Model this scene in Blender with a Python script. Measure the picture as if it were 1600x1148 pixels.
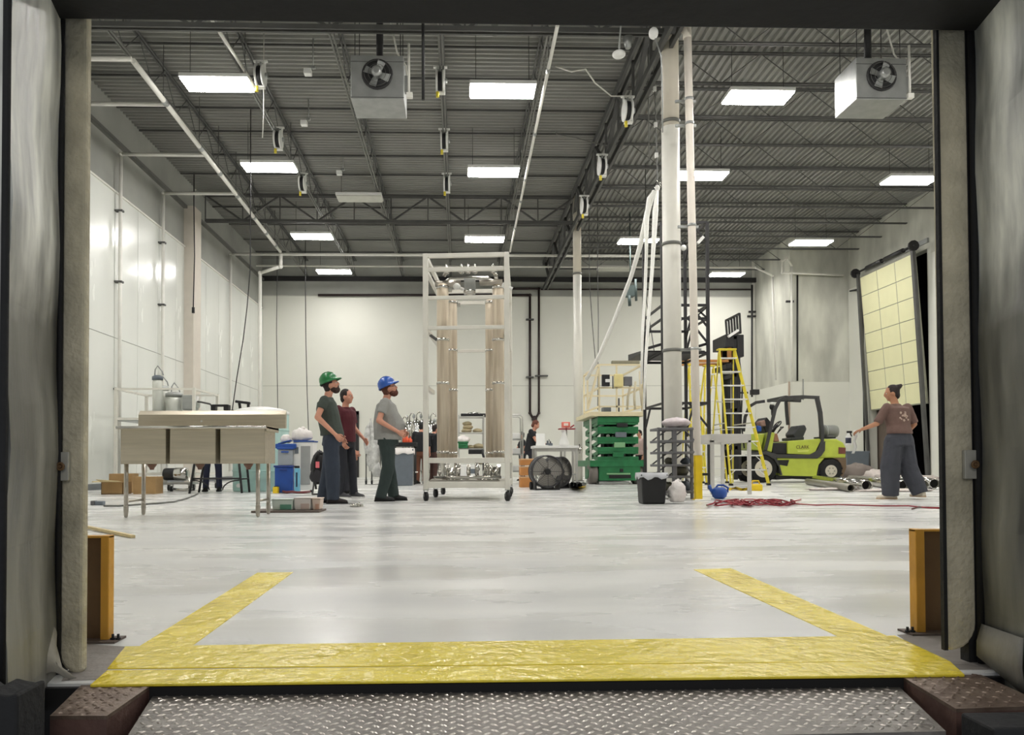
import bpy, math, random
from mathutils import Vector as V, Matrix, noise
random.seed(7)
for _o in list(bpy.data.objects): bpy.data.objects.remove(_o)
SC = bpy.context.scene
COL = SC.collection
PI = math.pi
# ---------------------------------------------------------------- camera
FPX = 1180.0; CH = 0.53
_a, _p, _r = math.radians(1.64), math.radians(1.15), 0.0035
Fw = V((math.sin(_a)*math.cos(_p), math.cos(_a)*math.cos(_p), math.sin(_p)))
_R0 = V((math.cos(_a), -math.sin(_a), 0)); _U0 = _R0.cross(Fw)
Rt = _R0*math.cos(_r) - _U0*math.sin(_r)
Up = Rt.cross(Fw)
CAM = V((0, 0, CH))
_d = V((0, 1, 0))
CX = 717 - FPX*_d.dot(Rt)/_d.dot(Fw)
CY = 724 + FPX*_d.dot(Up)/_d.dot(Fw)
cd = bpy.data.cameras.new('camera'); cam = bpy.data.objects.new('camera', cd); COL.objects.link(cam)
cd.sensor_fit = 'HORIZONTAL'; cd.sensor_width = 36; cd.lens = 36*FPX/1600
cd.shift_x = (800-CX)/1600; cd.shift_y = (CY-574)/1600
cd.clip_start = .05; cd.clip_end = 200
cam.matrix_world = Matrix(((Rt.x, Up.x, -Fw.x, CAM.x), (Rt.y, Up.y, -Fw.y, CAM.y), (Rt.z, Up.z, -Fw.z, CAM.z), (0, 0, 0, 1)))
SC.camera = cam
SC.view_settings.view_transform = 'Standard'; SC.view_settings.look = 'None'
SC.view_settings.exposure = 0.0; SC.view_settings.gamma = 1.0; SC.view_settings.use_curve_mapping = False
LIGHT = 53.0          # strength of the ceiling fixtures
W = bpy.data.worlds.new('night_yard'); SC.world = W; W.use_nodes = True
W.node_tree.nodes['Background'].inputs[0].default_value = (.62, .66, .72, 1)
W.node_tree.nodes['Background'].inputs[1].default_value = .6
def lin(c):
    return tuple((x/255/12.92 if x/255 <= .04045 else ((x/255+.055)/1.055)**2.4) for x in c)
# unseen area light added behind the camera to brighten jambs and seal pads
ld = bpy.data.lights.new('yard_fill', 'AREA'); ld.energy = 60; ld.size = 1.4; ld.color = (1, .95, .88)
lo = bpy.data.objects.new('yard_fill', ld); COL.objects.link(lo); lo.location = (.3, -3.2, 3.4)
lo.rotation_euler = (V((.0, 1.7, .9))-V(lo.location)).to_track_quat('-Z', 'Y').to_euler()

def pt(px, py, Y):
    """point of the world seen at photograph pixel px,py at depth Y"""
    d = Fw + Rt*((px-CX)/FPX) - Up*((py-CY)/FPX)
    return CAM + d*(Y/d.y)
def gx(px, Y, z=0.0):
    """world x of a thing at depth Y, height z, seen at column px"""
    py = 724 - (z-CH)*FPX/Y
    return pt(px, py, Y).x
def hz(py, Y, px=800):
    return pt(px, py, Y).z
def fy(py, px=800):
    """depth of the floor point seen at row py"""
    d = Fw + Rt*((px-CX)/FPX) - Up*((py-CY)/FPX)
    return d.y*(CH/-d.z)
def mpx(n, Y): return n*Y/FPX

# ---------------------------------------------------------------- materials
_M = {}
def mat(name, col, rough=.6, metal=0.0, var=.06, scale=6.0, bump=0.0, bscale=None, stretch=(1, 1, 1), emit=0, spec=.5, col2=None, detail=4, coat=0, rvar=0):
    if name in _M: return _M[name]
    m = bpy.data.materials.new(name); m.use_nodes = True; nt = m.node_tree; n = nt.nodes; l = nt.links
    b = n['Principled BSDF']; c = lin(col)
    b.inputs['Roughness'].default_value = rough; b.inputs['Metallic'].default_value = metal
    b.inputs['Specular IOR Level'].default_value = spec
    if coat: b.inputs['Coat Weight'].default_value = coat; b.inputs['Coat Roughness'].default_value = .12
    tc = n.new('ShaderNodeTexCoord'); mp = n.new('ShaderNodeMapping'); mp.inputs['Scale'].default_value = stretch
    l.new(tc.outputs['Object'], mp.inputs[0])
    nz = n.new('ShaderNodeTexNoise'); nz.inputs['Scale'].default_value = scale; nz.inputs['Detail'].default_value = detail
    l.new(mp.outputs[0], nz.inputs['Vector'])
    cr = n.new('ShaderNodeValToRGB'); cr.color_ramp.elements[0].position = .3; cr.color_ramp.elements[1].position = .7
    c2 = lin(col2) if col2 else tuple(min(1, x*(1+var)) for x in c)
    c1 = c if col2 else tuple(x*(1-var) for x in c)
    cr.color_ramp.elements[0].color = (*c1, 1); cr.color_ramp.elements[1].color = (*c2, 1)
    l.new(nz.outputs['Fac'], cr.inputs[0]); l.new(cr.outputs[0], b.inputs['Base Color'])
    if rvar:
        mr = n.new('ShaderNodeMapRange'); mr.inputs[3].default_value = max(0, rough-rvar); mr.inputs[4].default_value = rough+rvar
        mr.inputs[1].default_value = .3; mr.inputs[2].default_value = .7
        l.new(nz.outputs['Fac'], mr.inputs[0]); l.new(mr.outputs[0], b.inputs['Roughness'])
    if bump:
        n2 = n.new('ShaderNodeTexNoise'); n2.inputs['Scale'].default_value = bscale or scale*4; n2.inputs['Detail'].default_value = 3
        l.new(mp.outputs[0], n2.inputs['Vector'])
        bp = n.new('ShaderNodeBump'); bp.inputs['Strength'].default_value = bump; bp.inputs['Distance'].default_value = .02
        l.new(n2.outputs['Fac'], bp.inputs['Height']); l.new(bp.outputs[0], b.inputs['Normal'])
    if emit:
        b.inputs['Emission Color'].default_value = (*c, 1); b.inputs['Emission Strength'].default_value = emit
    _M[name] = m; return m
def glassy(name, col, alpha=.55, rough=.3):
    m = mat(name, col, rough); b = m.node_tree.nodes['Principled BSDF']
    b.inputs['Transmission Weight'].default_value = alpha; b.inputs['IOR'].default_value = 1.2
    return m

wall_m = mat('painted wall', (226, 226, 216), .62, var=.02, scale=.8, bump=.05, bscale=30)
frp_m = mat('gloss liner panel', (228, 230, 224), .22, var=.02, scale=1.2, bump=.06, bscale=2.2, rvar=.06)
conc_m = mat('bare precast concrete', (176, 176, 166), .85, scale=1.6, col2=(218, 218, 206), bump=.15, bscale=25, stretch=(1, 1, .35), detail=8)
conc2_m = mat('grey precast concrete', (150, 151, 145), .85, scale=.8, col2=(172, 173, 166), bump=.1, bscale=25, detail=6)
deck_m = mat('painted steel deck', (130, 130, 125), .5, scale=.7, col2=(146, 146, 140), metal=0)
steel_m = mat('grey primed joist steel', (80, 80, 78), .6, var=.15, scale=3)
steel2_m = mat('lighter joist chord paint', (104, 104, 99), .5, var=.12, scale=3)
dark_m = mat('black painted steel', (34, 33, 34), .5, var=.2, scale=8)
blk_m = mat('black plastic', (22, 22, 24), .5, var=.2, scale=10)
rub_m = mat('black rubber', (18, 18, 18), .8, var=.25, scale=12, bump=.2)
pipew_m = mat('white painted pipe', (230, 228, 220), .4, var=.04, scale=5)
pipec_m = mat('cream column paint', (206, 199, 184), .45, var=.05, scale=3, bump=.05)
pipep_m = mat('pinkish white drain pipe', (238, 230, 218), .45, var=.05, scale=3)
white_m = mat('white plastic', (232, 232, 228), .4, var=.03, scale=8)
alu_m = mat('satin aluminium', (196, 195, 190), .38, metal=.75, var=.06, scale=9)
alup_m = mat('silver grey painted frame', (224, 221, 211), .4, metal=.1, var=.05, scale=6)
ss_m = mat('brushed stainless', (176, 170, 160), .28, metal=1, var=.10, scale=4, stretch=(.3, .3, 8), bump=.05, bscale=20)
ssh_m = mat('brushed stainless sheet', (206, 196, 176), .36, metal=.62, var=.08, scale=5, stretch=(.4, 3, 9), bump=.04, bscale=16)
ssp_m = mat('polished stainless tube', (200, 198, 192), .16, metal=1, var=.06, scale=6)
galv_m = mat('galvanised sheet', (168, 170, 168), .34, metal=.7, var=.12, scale=5)
yel_m = mat('yellow safety paint', (234, 212, 66), .26, var=.06, scale=5, bump=.55, bscale=22, rvar=.1)
yel2_m = mat('yellow fibreglass', (226, 208, 60), .45, var=.08, scale=6)
yel3_m = mat('yellow post paint', (232, 200, 34), .45, var=.08, scale=6)
lime_m = mat('lime forklift paint', (182, 196, 70), .35, var=.07, scale=5, coat=.2)
grn_m = mat('green lift paint', (34, 112, 66), .45, var=.18, scale=7)
grnh_m = mat('green hard hat shell', (20, 112, 56), .3, var=.08, scale=9, coat=.4)
bluh_m = mat('blue hard hat shell', (34, 84, 170), .3, var=.08, scale=9, coat=.4)
ora_m = mat('orange yellow bollard paint', (205, 150, 50), .5, var=.14, scale=7, bump=.2)
brn_m = mat('rusty brown flat steel', (92, 68, 42), .7, var=.2, scale=6, col2=(112, 84, 52), bump=.2)
tan_m = mat('cardboard', (168, 136, 92), .85, var=.08, scale=6)
tan2_m = mat('pale cardboard inside', (212, 194, 150), .85, var=.05, scale=6)
woodp_m = mat('pale pine', (214, 194, 146), .7, var=.1, scale=3, stretch=(1, 8, 8))
orw_m = mat('orange crate', (188, 128, 70), .65, var=.1, scale=8)
blu_m = mat('blue plastic', (34, 78, 160), .4, var=.1, scale=8)
lbl_m = mat('light blue plastic', (120, 190, 220), .4, var=.06, scale=8)
gpl_m = mat('slate grey plastic', (104, 112, 120), .55, var=.06, scale=8, bump=.1)
gpl2_m = mat('dark grey plastic shelf', (102, 102, 104), .6, var=.1, scale=8)
red_m = mat('red cord', (150, 28, 44), .5, var=.15, scale=14)
org_m = mat('orange safety plastic', (236, 96, 60), .5, var=.1, scale=12)
teal_m = glassy('pale teal translucent poly', (206, 236, 230), .35, .4)
bag_m = mat('white poly bag', (232, 226, 222), .35, var=.06, scale=18, bump=.6, bscale=14)
skin_m = mat('skin', (208, 150, 126), .55, var=.06, scale=14)
skin2_m = mat('tan skin', (186, 134, 102), .55, var=.06, scale=14)
hair_m = mat('dark brown hair', (40, 30, 26), .7, var=.3, scale=40, bump=.5, bscale=60)
beard_m = mat('reddish brown beard', (98, 56, 42), .8, var=.3, scale=40, bump=.5, bscale=60)
beard2_m = mat('dark brown beard', (62, 44, 36), .8, var=.3, scale=40, bump=.5, bscale=60)
eye_m = mat('eye white', (225, 222, 215), .2, var=.02)
# ---------------------------------------------------------------- mesh helper
class MB:
    def __init__(s): s.v = []; s.f = []; s.sm = []; s.M = Matrix.Identity(4)
    def add(s, vs, fs, sm=False):
        o = len(s.v)
        s.v += [tuple(s.M @ V(p)) for p in vs]
        s.f += [tuple(i+o for i in f) for f in fs]
        s.sm += ([sm]*len(fs) if isinstance(sm, bool) else sm)
        return s
    def box(s, x0, x1, y0, y1, z0, z1):
        if x0 > x1: x0, x1 = x1, x0
        if y0 > y1: y0, y1 = y1, y0
        if z0 > z1: z0, z1 = z1, z0
        vs = [(x, y, z) for x in (x0, x1) for y in (y0, y1) for z in (z0, z1)]
        return s.add(vs, [(0, 1, 3, 2), (4, 6, 7, 5), (0, 4, 5, 1), (2, 3, 7, 6), (0, 2, 6, 4), (1, 5, 7, 3)])
    def hexa(s, b, t):
        """b, t: four bottom and four top corners in the same turning order"""
        return s.add(list(b)+list(t), [(3, 2, 1, 0), (4, 5, 6, 7), (0, 1, 5, 4), (1, 2, 6, 5), (2, 3, 7, 6), (3, 0, 4, 7)])
    def bar(s, p, q, w, h=None, up=(0, 0, 1)):
        h = h or w; p = V(p); q = V(q); d = (q-p).normalized(); u = V(up)
        if abs(d.dot(u)) > .98: u = V((0, 1, 0))
        r = d.cross(u).normalized(); u = r.cross(d)
        c = [r*(sx*w/2)+u*(sz*h/2) for sx, sz in ((-1, -1), (1, -1), (1, 1), (-1, 1))]
        return s.hexa([p+k for k in c], [q+k for k in c])
    def ring(s, c, r, u, w, n):
        return [c+u*(math.cos(2*PI*i/n)*r)+w*(math.sin(2*PI*i/n)*r) for i in range(n)]
    def tube(s, p, q, r, r2=None, n=10, caps=True):
        p = V(p); q = V(q); r2 = r if r2 is None else r2; d = (q-p).normalized()
        u = d.orthogonal().normalized(); w = d.cross(u)
        vs = s.ring(p, r, u, w, n)+s.ring(q, r2, u, w, n)
        fs = [(i, (i+1) % n, n+(i+1) % n, n+i) for i in range(n)]; sm = [True]*n
        if caps: fs += [tuple(reversed(range(n))), tuple(range(n, 2*n))]; sm += [False]*2
        return s.add(vs, fs, sm)
    def path(s, pts, r, n=6, closed=False):
        P = [V(p) for p in pts]; N = len(P); u = None; vs = []
        for i in range(N):
            a = P[(i-1) % N] if (closed or i) else P[0]; b = P[(i+1) % N] if (closed or i < N-1) else P[-1]
            d = (b-a)
            if d.length < 1e-6: d = V((0, 0, 1))
            d.normalize()
            if u is None: u = d.orthogonal().normalized()
            u = (u-d*u.dot(d)); u = u.normalized() if u.length > 1e-5 else d.orthogonal().normalized()
            rr = r[i] if isinstance(r, (list, tuple)) else r
            vs += s.ring(P[i], rr, u, d.cross(u), n)
        fs = []
        for j in range(N if closed else N-1):
            k = (j+1) % N
            fs += [(j*n+i, j*n+(i+1) % n, k*n+(i+1) % n, k*n+i) for i in range(n)]
        sm = [True]*len(fs)
        if not closed: fs += [tuple(reversed(range(n))), tuple(range((N-1)*n, N*n))]; sm += [False]*2
        return s.add(vs, fs, sm)
    def ell(s, c, r, n=12, m=8, R=None):
        c = V(c); r = V(r) if not isinstance(r, (int, float)) else V((r, r, r)); vs = []
        for j in range(1, m):
            t = PI*j/m
            for i in range(n):
                a = 2*PI*i/n; vs.append(V((r.x*math.sin(t)*math.cos(a), r.y*math.sin(t)*math.sin(a), r.z*math.cos(t))))
        vs += [V((0, 0, r.z)), V((0, 0, -r.z))]
        if R: vs = [R @ p for p in vs]
        T = (m-1)*n; fs = []
        for j in range(m-2): fs += [(j*n+i, (j+1)*n+i, (j+1)*n+(i+1) % n, j*n+(i+1) % n) for i in range(n)]
        fs += [(T, i, (i+1) % n) for i in range(n)]+[(T+1, (m-2)*n+(i+1) % n, (m-2)*n+i) for i in range(n)]
        return s.add([c+p for p in vs], fs, True)
    def lathe(s, c, prof, n=16, ax='z'):
        """prof: list of (radius, height along the axis)"""
        c = V(c); vs = []
        B = {'z': (V((1, 0, 0)), V((0, 1, 0)), V((0, 0, 1))), 'x': (V((0, 1, 0)), V((0, 0, 1)), V((1, 0, 0))), 'y': (V((0, 0, 1)), V((1, 0, 0)), V((0, 1, 0)))}[ax] if isinstance(ax, str) else ax
        for r, h in prof: vs += s.ring(c+B[2]*h, max(r, 1e-4), B[0], B[1], n)
        fs = []
        for j in range(len(prof)-1): fs += [(j*n+i, j*n+(i+1) % n, (j+1)*n+(i+1) % n, (j+1)*n+i) for i in range(n)]
        sm = [True]*len(fs); fs += [tuple(reversed(range(n))), tuple(range((len(prof)-1)*n, len(prof)*n))]; sm += [False]*2
        return s.add(vs, fs, sm)
    def torus(s, c, R, r, n=20, m=8, ax='z'):
        B = {'z': (V((1, 0, 0)), V((0, 1, 0))), 'x': (V((0, 1, 0)), V((0, 0, 1))), 'y': (V((1, 0, 0)), V((0, 0, 1)))}[ax]
        return s.path([V(c)+B[0]*(R*math.cos(2*PI*i/n))+B[1]*(R*math.sin(2*PI*i/n)) for i in range(n)], r, m, True)
    def prism(s, pts, y0, y1, ax='y'):
        """pts: outline as (a,b); extruded along ax. y: (x,z)  x: (y,z)  z: (x,y)"""
        f = {'y': lambda a, b, d: (a, d, b), 'x': lambda a, b, d: (d, a, b), 'z': lambda a, b, d: (a, b, d)}[ax]
        n = len(pts); vs = [f(a, b, y0) for a, b in pts]+[f(a, b, y1) for a, b in pts]
        fs = [(i, (i+1) % n, n+(i+1) % n, n+i) for i in range(n)]+[tuple(reversed(range(n))), tuple(range(n, 2*n))]
        return s.add(vs, fs)
    def loft(s, secs, n=14, sm=True):
        """secs: (centre, half width along x, half depth along y) rings stacked"""
        vs = []
        for c, a, b in secs:
            c = V(c); vs += [c+V((a*math.cos(2*PI*i/n), b*math.sin(2*PI*i/n), 0)) for i in range(n)]
        fs = []
        for j in range(len(secs)-1): fs += [(j*n+i, j*n+(i+1) % n, (j+1)*n+(i+1) % n, (j+1)*n+i) for i in range(n)]
        fs += [tuple(reversed(range(n))), tuple(range((len(secs)-1)*n, len(secs)*n))]
        return s.add(vs, fs, sm)
    def mesh(s, name, m, org=V((0, 0, 0))):
        me = bpy.data.meshes.new(name); me.from_pydata([tuple(V(p)-org) for p in s.v], [], s.f)
        me.polygons.foreach_set('use_smooth', s.sm)
        for k in (m if isinstance(m, list) else [m]): me.materials.append(k)
        me.update(); return me
def loc_of(o): return V(o.get('_o', (0, 0, 0)))
def part(name, mb, m, parent, bevel=0, label=None, kind=None):
    org = loc_of(parent)
    o = bpy.data.objects.new(name, mb.mesh(name, m, org)); COL.objects.link(o); o.parent = parent; o['_o'] = tuple(org)
    if bevel: b = o.modifiers.new('b', 'BEVEL'); b.width = bevel; b.segments = 2; b.limit_method = 'ANGLE'
    if label: o['label'] = label
    if kind: o['kind'] = kind
    return o
def tag(o, label, cat, group=None, kind=None):
    o['label'] = label; o['category'] = cat
    if group: o['group'] = group
    if kind: o['kind'] = kind
    return o
def thing(name, label, cat, loc=(0, 0, 0), group=None):
    o = bpy.data.objects.new(name, None); COL.objects.link(o); o.location = loc; o['_o'] = tuple(loc)
    o.empty_display_size = .1
    return tag(o, label, cat, group)
def solo(name, mb, m, label, cat, loc=None, group=None, bevel=0, kind=None):
    org = V(loc) if loc is not None else sum((V(p) for p in mb.v), V((0, 0, 0)))/len(mb.v)
    if loc is None: org.z = min(p[2] for p in mb.v)
    o = bpy.data.objects.new(name, mb.mesh(name, m, org)); COL.objects.link(o); o.location = org; o['_o'] = tuple(org)
    if bevel: b = o.modifiers.new('b', 'BEVEL'); b.width = bevel; b.segments = 2; b.limit_method = 'ANGLE'
    return tag(o, label, cat, group, kind)
def struct(name, mb, m, parent=None, bevel=0):
    if parent: return part(name, mb, m, parent, bevel, kind='structure')
    o = bpy.data.objects.new(name, mb.mesh(name, m)); COL.objects.link(o); o['kind'] = 'structure'; o['_o'] = (0., 0., 0.)
    if bevel: b = o.modifiers.new('b', 'BEVEL'); b.width = bevel; b.segments = 2; b.limit_method = 'ANGLE'
    return o
def copy_tree(o, loc=None, rz=None, label=None, scale=None, parent=None):
    c = o.copy(); COL.objects.link(c)
    if parent is not None: c.parent = parent
    if loc is not None: c.location = loc
    if rz is not None: c.rotation_euler = (0, 0, rz)
    if scale is not None: c.scale = scale
    if label: c['label'] = label
    for ch in [k for k in KIDS(o)]: copy_tree(ch, parent=c)
    return c
def KIDS(o): return [k for k in bpy.data.objects if k.parent == o]
def ang(base, *ps): return [V(base)+V(p) for p in ps]
def arc(c, r, a0, a1, n, ax='y'):
    B = {'y': lambda u, w: V((u, 0, w)), 'x': lambda u, w: V((0, u, w)), 'z': lambda u, w: V((u, w, 0))}[ax]
    return [V(c)+B(r*math.cos(a0+(a1-a0)*i/n), r*math.sin(a0+(a1-a0)*i/n)) for i in range(n+1)]
ORD = ['first', 'second', 'third', 'fourth', 'fifth', 'sixth', 'seventh', 'eighth', 'ninth', 'tenth', 'eleventh', 'twelfth', 'thirteenth']

# ================================================================ the setting
XL, XR, YB, ZD = -7.7, 14.0, 29.8, 8.6
YT = 1.87         # inner edge of the dock pit / plane of the threshold
struct('floor', MB().add([(XL-.3, YT, 0), (XR+.3, YT, 0), (XR+.3, YB+.3, 0), (XL-.3, YB+.3, 0), (XL-.3, YT, -1.2), (XR+.3, YT, -1.2)],
       [(0, 1, 2, 3), (4, 5, 1, 0)]), None)
FL = bpy.data.objects['floor']; FL.data.materials.clear()
def floor_mat():
    m = bpy.data.materials.new('sealed grey epoxy floor'); m.use_nodes = True; nt = m.node_tree; n = nt.nodes; l = nt.links
    b = n['Principled BSDF']; tc = n.new('ShaderNodeTexCoord')
    mp = n.new('ShaderNodeMapping'); mp.inputs['Scale'].default_value = (.35, 1.1, 1); l.new(tc.outputs['Object'], mp.inputs[0])
    a = n.new('ShaderNodeTexNoise'); a.inputs['Scale'].default_value = 1.3; a.inputs['Detail'].default_value = 6; l.new(mp.outputs[0], a.inputs['Vector'])
    cr = n.new('ShaderNodeValToRGB'); e = cr.color_ramp.elements
    e[0].position = .30; e[0].color = (*lin((198, 199, 198)), 1); e[1].position = .62; e[1].color = (*lin((226, 226, 222)), 1)
    l.new(a.outputs['Fac'], cr.inputs[0])
    # worn dull patches between the polished ones
    w = n.new('ShaderNodeTexNoise'); w.inputs['Scale'].default_value = 2.1; w.inputs['Detail'].default_value = 5; l.new(mp.outputs[0], w.inputs['Vector'])
    mx = n.new('ShaderNodeMapRange'); mx.inputs[1].default_value = .38; mx.inputs[2].default_value = .62; mx.inputs[3].default_value = .20; mx.inputs[4].default_value = .36
    l.new(w.outputs['Fac'], mx.inputs[0]); l.new(mx.outputs[0], b.inputs['Roughness'])
    l.new(cr.outputs[0], b.inputs['Base Color'])
    g = n.new('ShaderNodeTexNoise'); g.inputs['Scale'].default_value = 7; g.inputs['Detail'].default_value = 3; l.new(tc.outputs['Object'], g.inputs['Vector'])
    bp = n.new('ShaderNodeBump'); bp.inputs['Strength'].default_value = .10; bp.inputs['Distance'].default_value = .01
    l.new(g.outputs['Fac'], bp.inputs['Height']); l.new(bp.outputs[0], b.inputs['Normal'])
    return m
FL.data.materials.append(floor_mat())

# ---- corrugated roof deck: ribs run across left of the girder, lengthways right of it
XG = 3.45
def ribs(x0, x1, y0, y1, along):
    mb = MB(); p, h = .1524, .055
    a0, a1 = (y0, y1) if along == 'x' else (x0, x1)
    prof = []; t = a0
    while t < a1:
        prof += [(t, 0), (t+.045, 0), (t+.065, h), (t+.13, h)]; t += p
    vs = []
    for a, z in prof: vs += ([(x0, a, ZD+z), (x1, a, ZD+z)] if along == 'x' else [(a, y0, ZD+z), (a, y1, ZD+z)])
    mb.add(vs, [(2*i, 2*i+1, 2*i+3, 2*i+2) for i in range(len(prof)-1)])
    return mb
mb = ribs(XL-.2, XG, 1.9, YB+.2, 'x'); m2 = ribs(XG, XR+.2, 1.9, YB+.2, 'y')
mb.add(m2.v, m2.f)
mb.box(XL-.4, XR+.4, 1.8, YB+.4, ZD+.12, ZD+.3)
struct('ceiling', mb, deck_m)

# ---- walls
wl = struct('wall_left', MB().box(XL-.25, XL, 1.9, YB+.2, 0, ZD+.1), conc2_m)
pm = MB().box(XL, XL+.018, 0, 1.205, 0, 1.0).mesh('panel', frp_m)
y = 2.4; first = True
while y < YB-.3:
    for z0, z1 in ((.12, 3.36), (3.375, 6.62)):
        wdt = min(1.205, YB-y)
        o = bpy.data.objects.new('panel', pm); COL.objects.link(o); o.parent = wl; o.location = (0, y, z0); o.scale = (1, wdt/1.205, z1-z0); o['kind'] = 'structure'
    y += 1.22
struct('baseboard_left', MB().box(XL+.018, XL+.04, 2, YB, 0, .13), mat('grey cove base', (120, 124, 126), .5))
struct('trim_1', MB().box(XL, XL+.05, 2.4, YB, 6.62, 6.66), pipew_m)
struct('trim_2', MB().box(XL, XL+.10, 2.4, YB, 7.72, 7.80), steel2_m)
struct('wall_left_pilaster', MB().box(XL, XL+.28, 21.3, 21.9, 0, 7.8), mat('pilaster paint', (216, 208, 196), .6, var=.03), None)
wb = struct('wall_back', MB().box(XL-.2, 11.9, YB, YB+.25, 0, ZD+.1), wall_m)
struct('panel', MB().box(XL, 11.75, YB-.03, YB, 7.17, ZD), conc2_m, wb)
for zz in (3.6, 7.15): struct('panel_joint', MB().box(XL, 11.75, YB-.006, YB, zz-.012, zz+.012), mat('joint line', (190, 190, 180), .7), wb)
# projecting corner block: bare concrete above a white painted height
YN, XN, ZP = 26.6, 11.88, 3.4
wn = struct('wall_back_corner', MB().box(XN, XR+.2, YN, YB+.2, 0, ZD+.1), conc_m)
struct('panel', MB().box(XN-.03, XR, YN-.03, YB, 0, ZP), wall_m, wn, .004)
# right wall, with a tall door opening
DY0, DY1, DZ = 22.05, 25.32, 6.9
wr = struct('wall_right', MB().box(XR, XR+.25, 1.9, DY0, 0, ZD+.1).box(XR, XR+.25, DY1, YB+.2, 0, ZD+.1).box(XR, XR+.25, DY0, DY1, DZ, ZD+.1), conc_m)
struct('panel', MB().box(XR-.03, XR, 2, DY0-.1, 0, 6.7), wall_m, wr)
struct('panel', MB().box(XR-.03, XR, DY1+.05, YN-.03, 0, 6.7), wall_m, wr)
# unlit space beyond the part open door
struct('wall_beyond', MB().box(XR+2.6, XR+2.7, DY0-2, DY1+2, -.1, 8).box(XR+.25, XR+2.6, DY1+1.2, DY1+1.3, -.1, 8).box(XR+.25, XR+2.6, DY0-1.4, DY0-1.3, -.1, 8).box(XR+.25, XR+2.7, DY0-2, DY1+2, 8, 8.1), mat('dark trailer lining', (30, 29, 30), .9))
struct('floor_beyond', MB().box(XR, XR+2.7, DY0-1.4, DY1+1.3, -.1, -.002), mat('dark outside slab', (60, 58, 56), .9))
# sectional door, leaning into the room at the top
dr = struct('door_1', MB(), white_m)
dpan = mat('cream insulated door panel', (232, 230, 186), .5, var=.02, scale=3)
dx = lambda z: XR-.02-(z-2.3)*.07
drw = 7; zt, zb = 6.80, 2.30; hrow = (zt-zb)/drw; wc = (DY1-DY0-.24)/3
for r in range(drw):
    for c in range(3):
        z0 = zb+r*hrow+.012; z1 = zb+(r+1)*hrow-.012; y0 = DY0+.12+c*wc+.014; y1 = y0+wc-.028
        mb = MB().hexa([(dx(z0), y0, z0), (dx(z0)+.05, y0, z0), (dx(z0)+.05, y1, z0), (dx(z0), y1, z0)], [(dx(z1), y0, z1), (dx(z1)+.05, y0, z1), (dx(z1)+.05, y1, z1), (dx(z1), y1, z1)])
        struct('door_panel', mb, dpan, dr)
mb = MB()
for r in range(drw+1):
    z0 = zb+r*hrow; mb.box(dx(z0)+.015, dx(z0)+.06, DY0+.1, DY1-.1, z0-.025, z0+.025)
for c in range(4):
    yy = DY0+.12+c*wc; mb.bar((dx(zb)+.03, yy, zb), (dx(zt)+.03, yy, zt), .05, .05)
struct('door_frame', mb, mat('grey door stile', (150, 150, 132), .5), dr)
struct('track', MB().bar((XR-.05, DY0+.03, 0), (XR-.42, DY0+.03, 6.95), .09, .12).bar((XR-.05, DY1-.03, 0), (XR-.36, DY1-.03, 6.95), .08, .1), steel_m, dr)
struct('torsion_shaft', MB().tube((XR-.42, DY0-.1, 6.98), (XR-.42, DY1+.1, 6.98), .035).tube((XR-.42, DY0+.5, 6.98), (XR-.42, DY0+1.5, 6.98), .075).tube((XR-.42, DY1-1.6, 6.98), (XR-.42, DY1-.7, 6.98), .075).tube((XR-.42, DY0-.05, 6.98), (XR-.42, DY0+.02, 6.98), .16).tube((XR-.42, DY1-.02, 6.98), (XR-.42, DY1+.05, 6.98), .16), dark_m, dr)
struct('lintel', MB().box(XR-.06, XR, DY0-.1, DY1+.1, 7.06, 7.2), galv_m, dr)
# brown leaf visible low in the opening
struct('door_2', MB().box(XR+.3, XR+.36, DY1-1.1, DY1+.1, 0, 2.5), mat('brown weathered leaf', (112, 100, 88), .7, var=.15, stretch=(1, 6, .3)))
# small steel door in the back wall (only one leaf edge shows between the people)
d3x0, d3x1, d3z = gx(528, YB), gx(561, YB), hz(642, YB)
d3 = struct('door_3', MB().box(d3x0+.12, d3x1-.12, YB-.07, YB-.03, 0, d3z-.14), mat('tan steel door', (206, 190, 140), .5, var=.04))
struct('door_frame', MB().box(d3x0, d3x0+.12, YB-.1, YB, 0, d3z).box(d3x1-.12, d3x1, YB-.1, YB, 0, d3z).box(d3x0, d3x1, YB-.1, YB, d3z-.14, d3z), dark_m, d3)
struct('door_handle', MB().tube((d3x1-.22, YB-.14, 1.0), (d3x1-.36, YB-.14, 1.0), .015).tube((d3x1-.22, YB-.14, 1.0), (d3x1-.22, YB-.06, 1.0), .012), ssp_m, d3)

# ---- front wall around the dock opening, header, pit
JX0, JX1 = pt(133, 830, 2.0).x, pt(1468, 830, 2.0).x
fx0, fx1 = pt(126, 830, 2.12).x-.02, pt(1484, 830, 2.12).x+.02
HZ = hz(30, 2.12)
mb = MB().box(XL-.3, fx0, 2.0, 2.12, -1.2, ZD+.1).box(fx1, XR+.3, 2.0, 2.12, -1.2, ZD+.1).box(fx0, fx1, 2.0, 2.12, HZ, ZD+.1)
struct('wall_front', mb, conc2_m)
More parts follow.
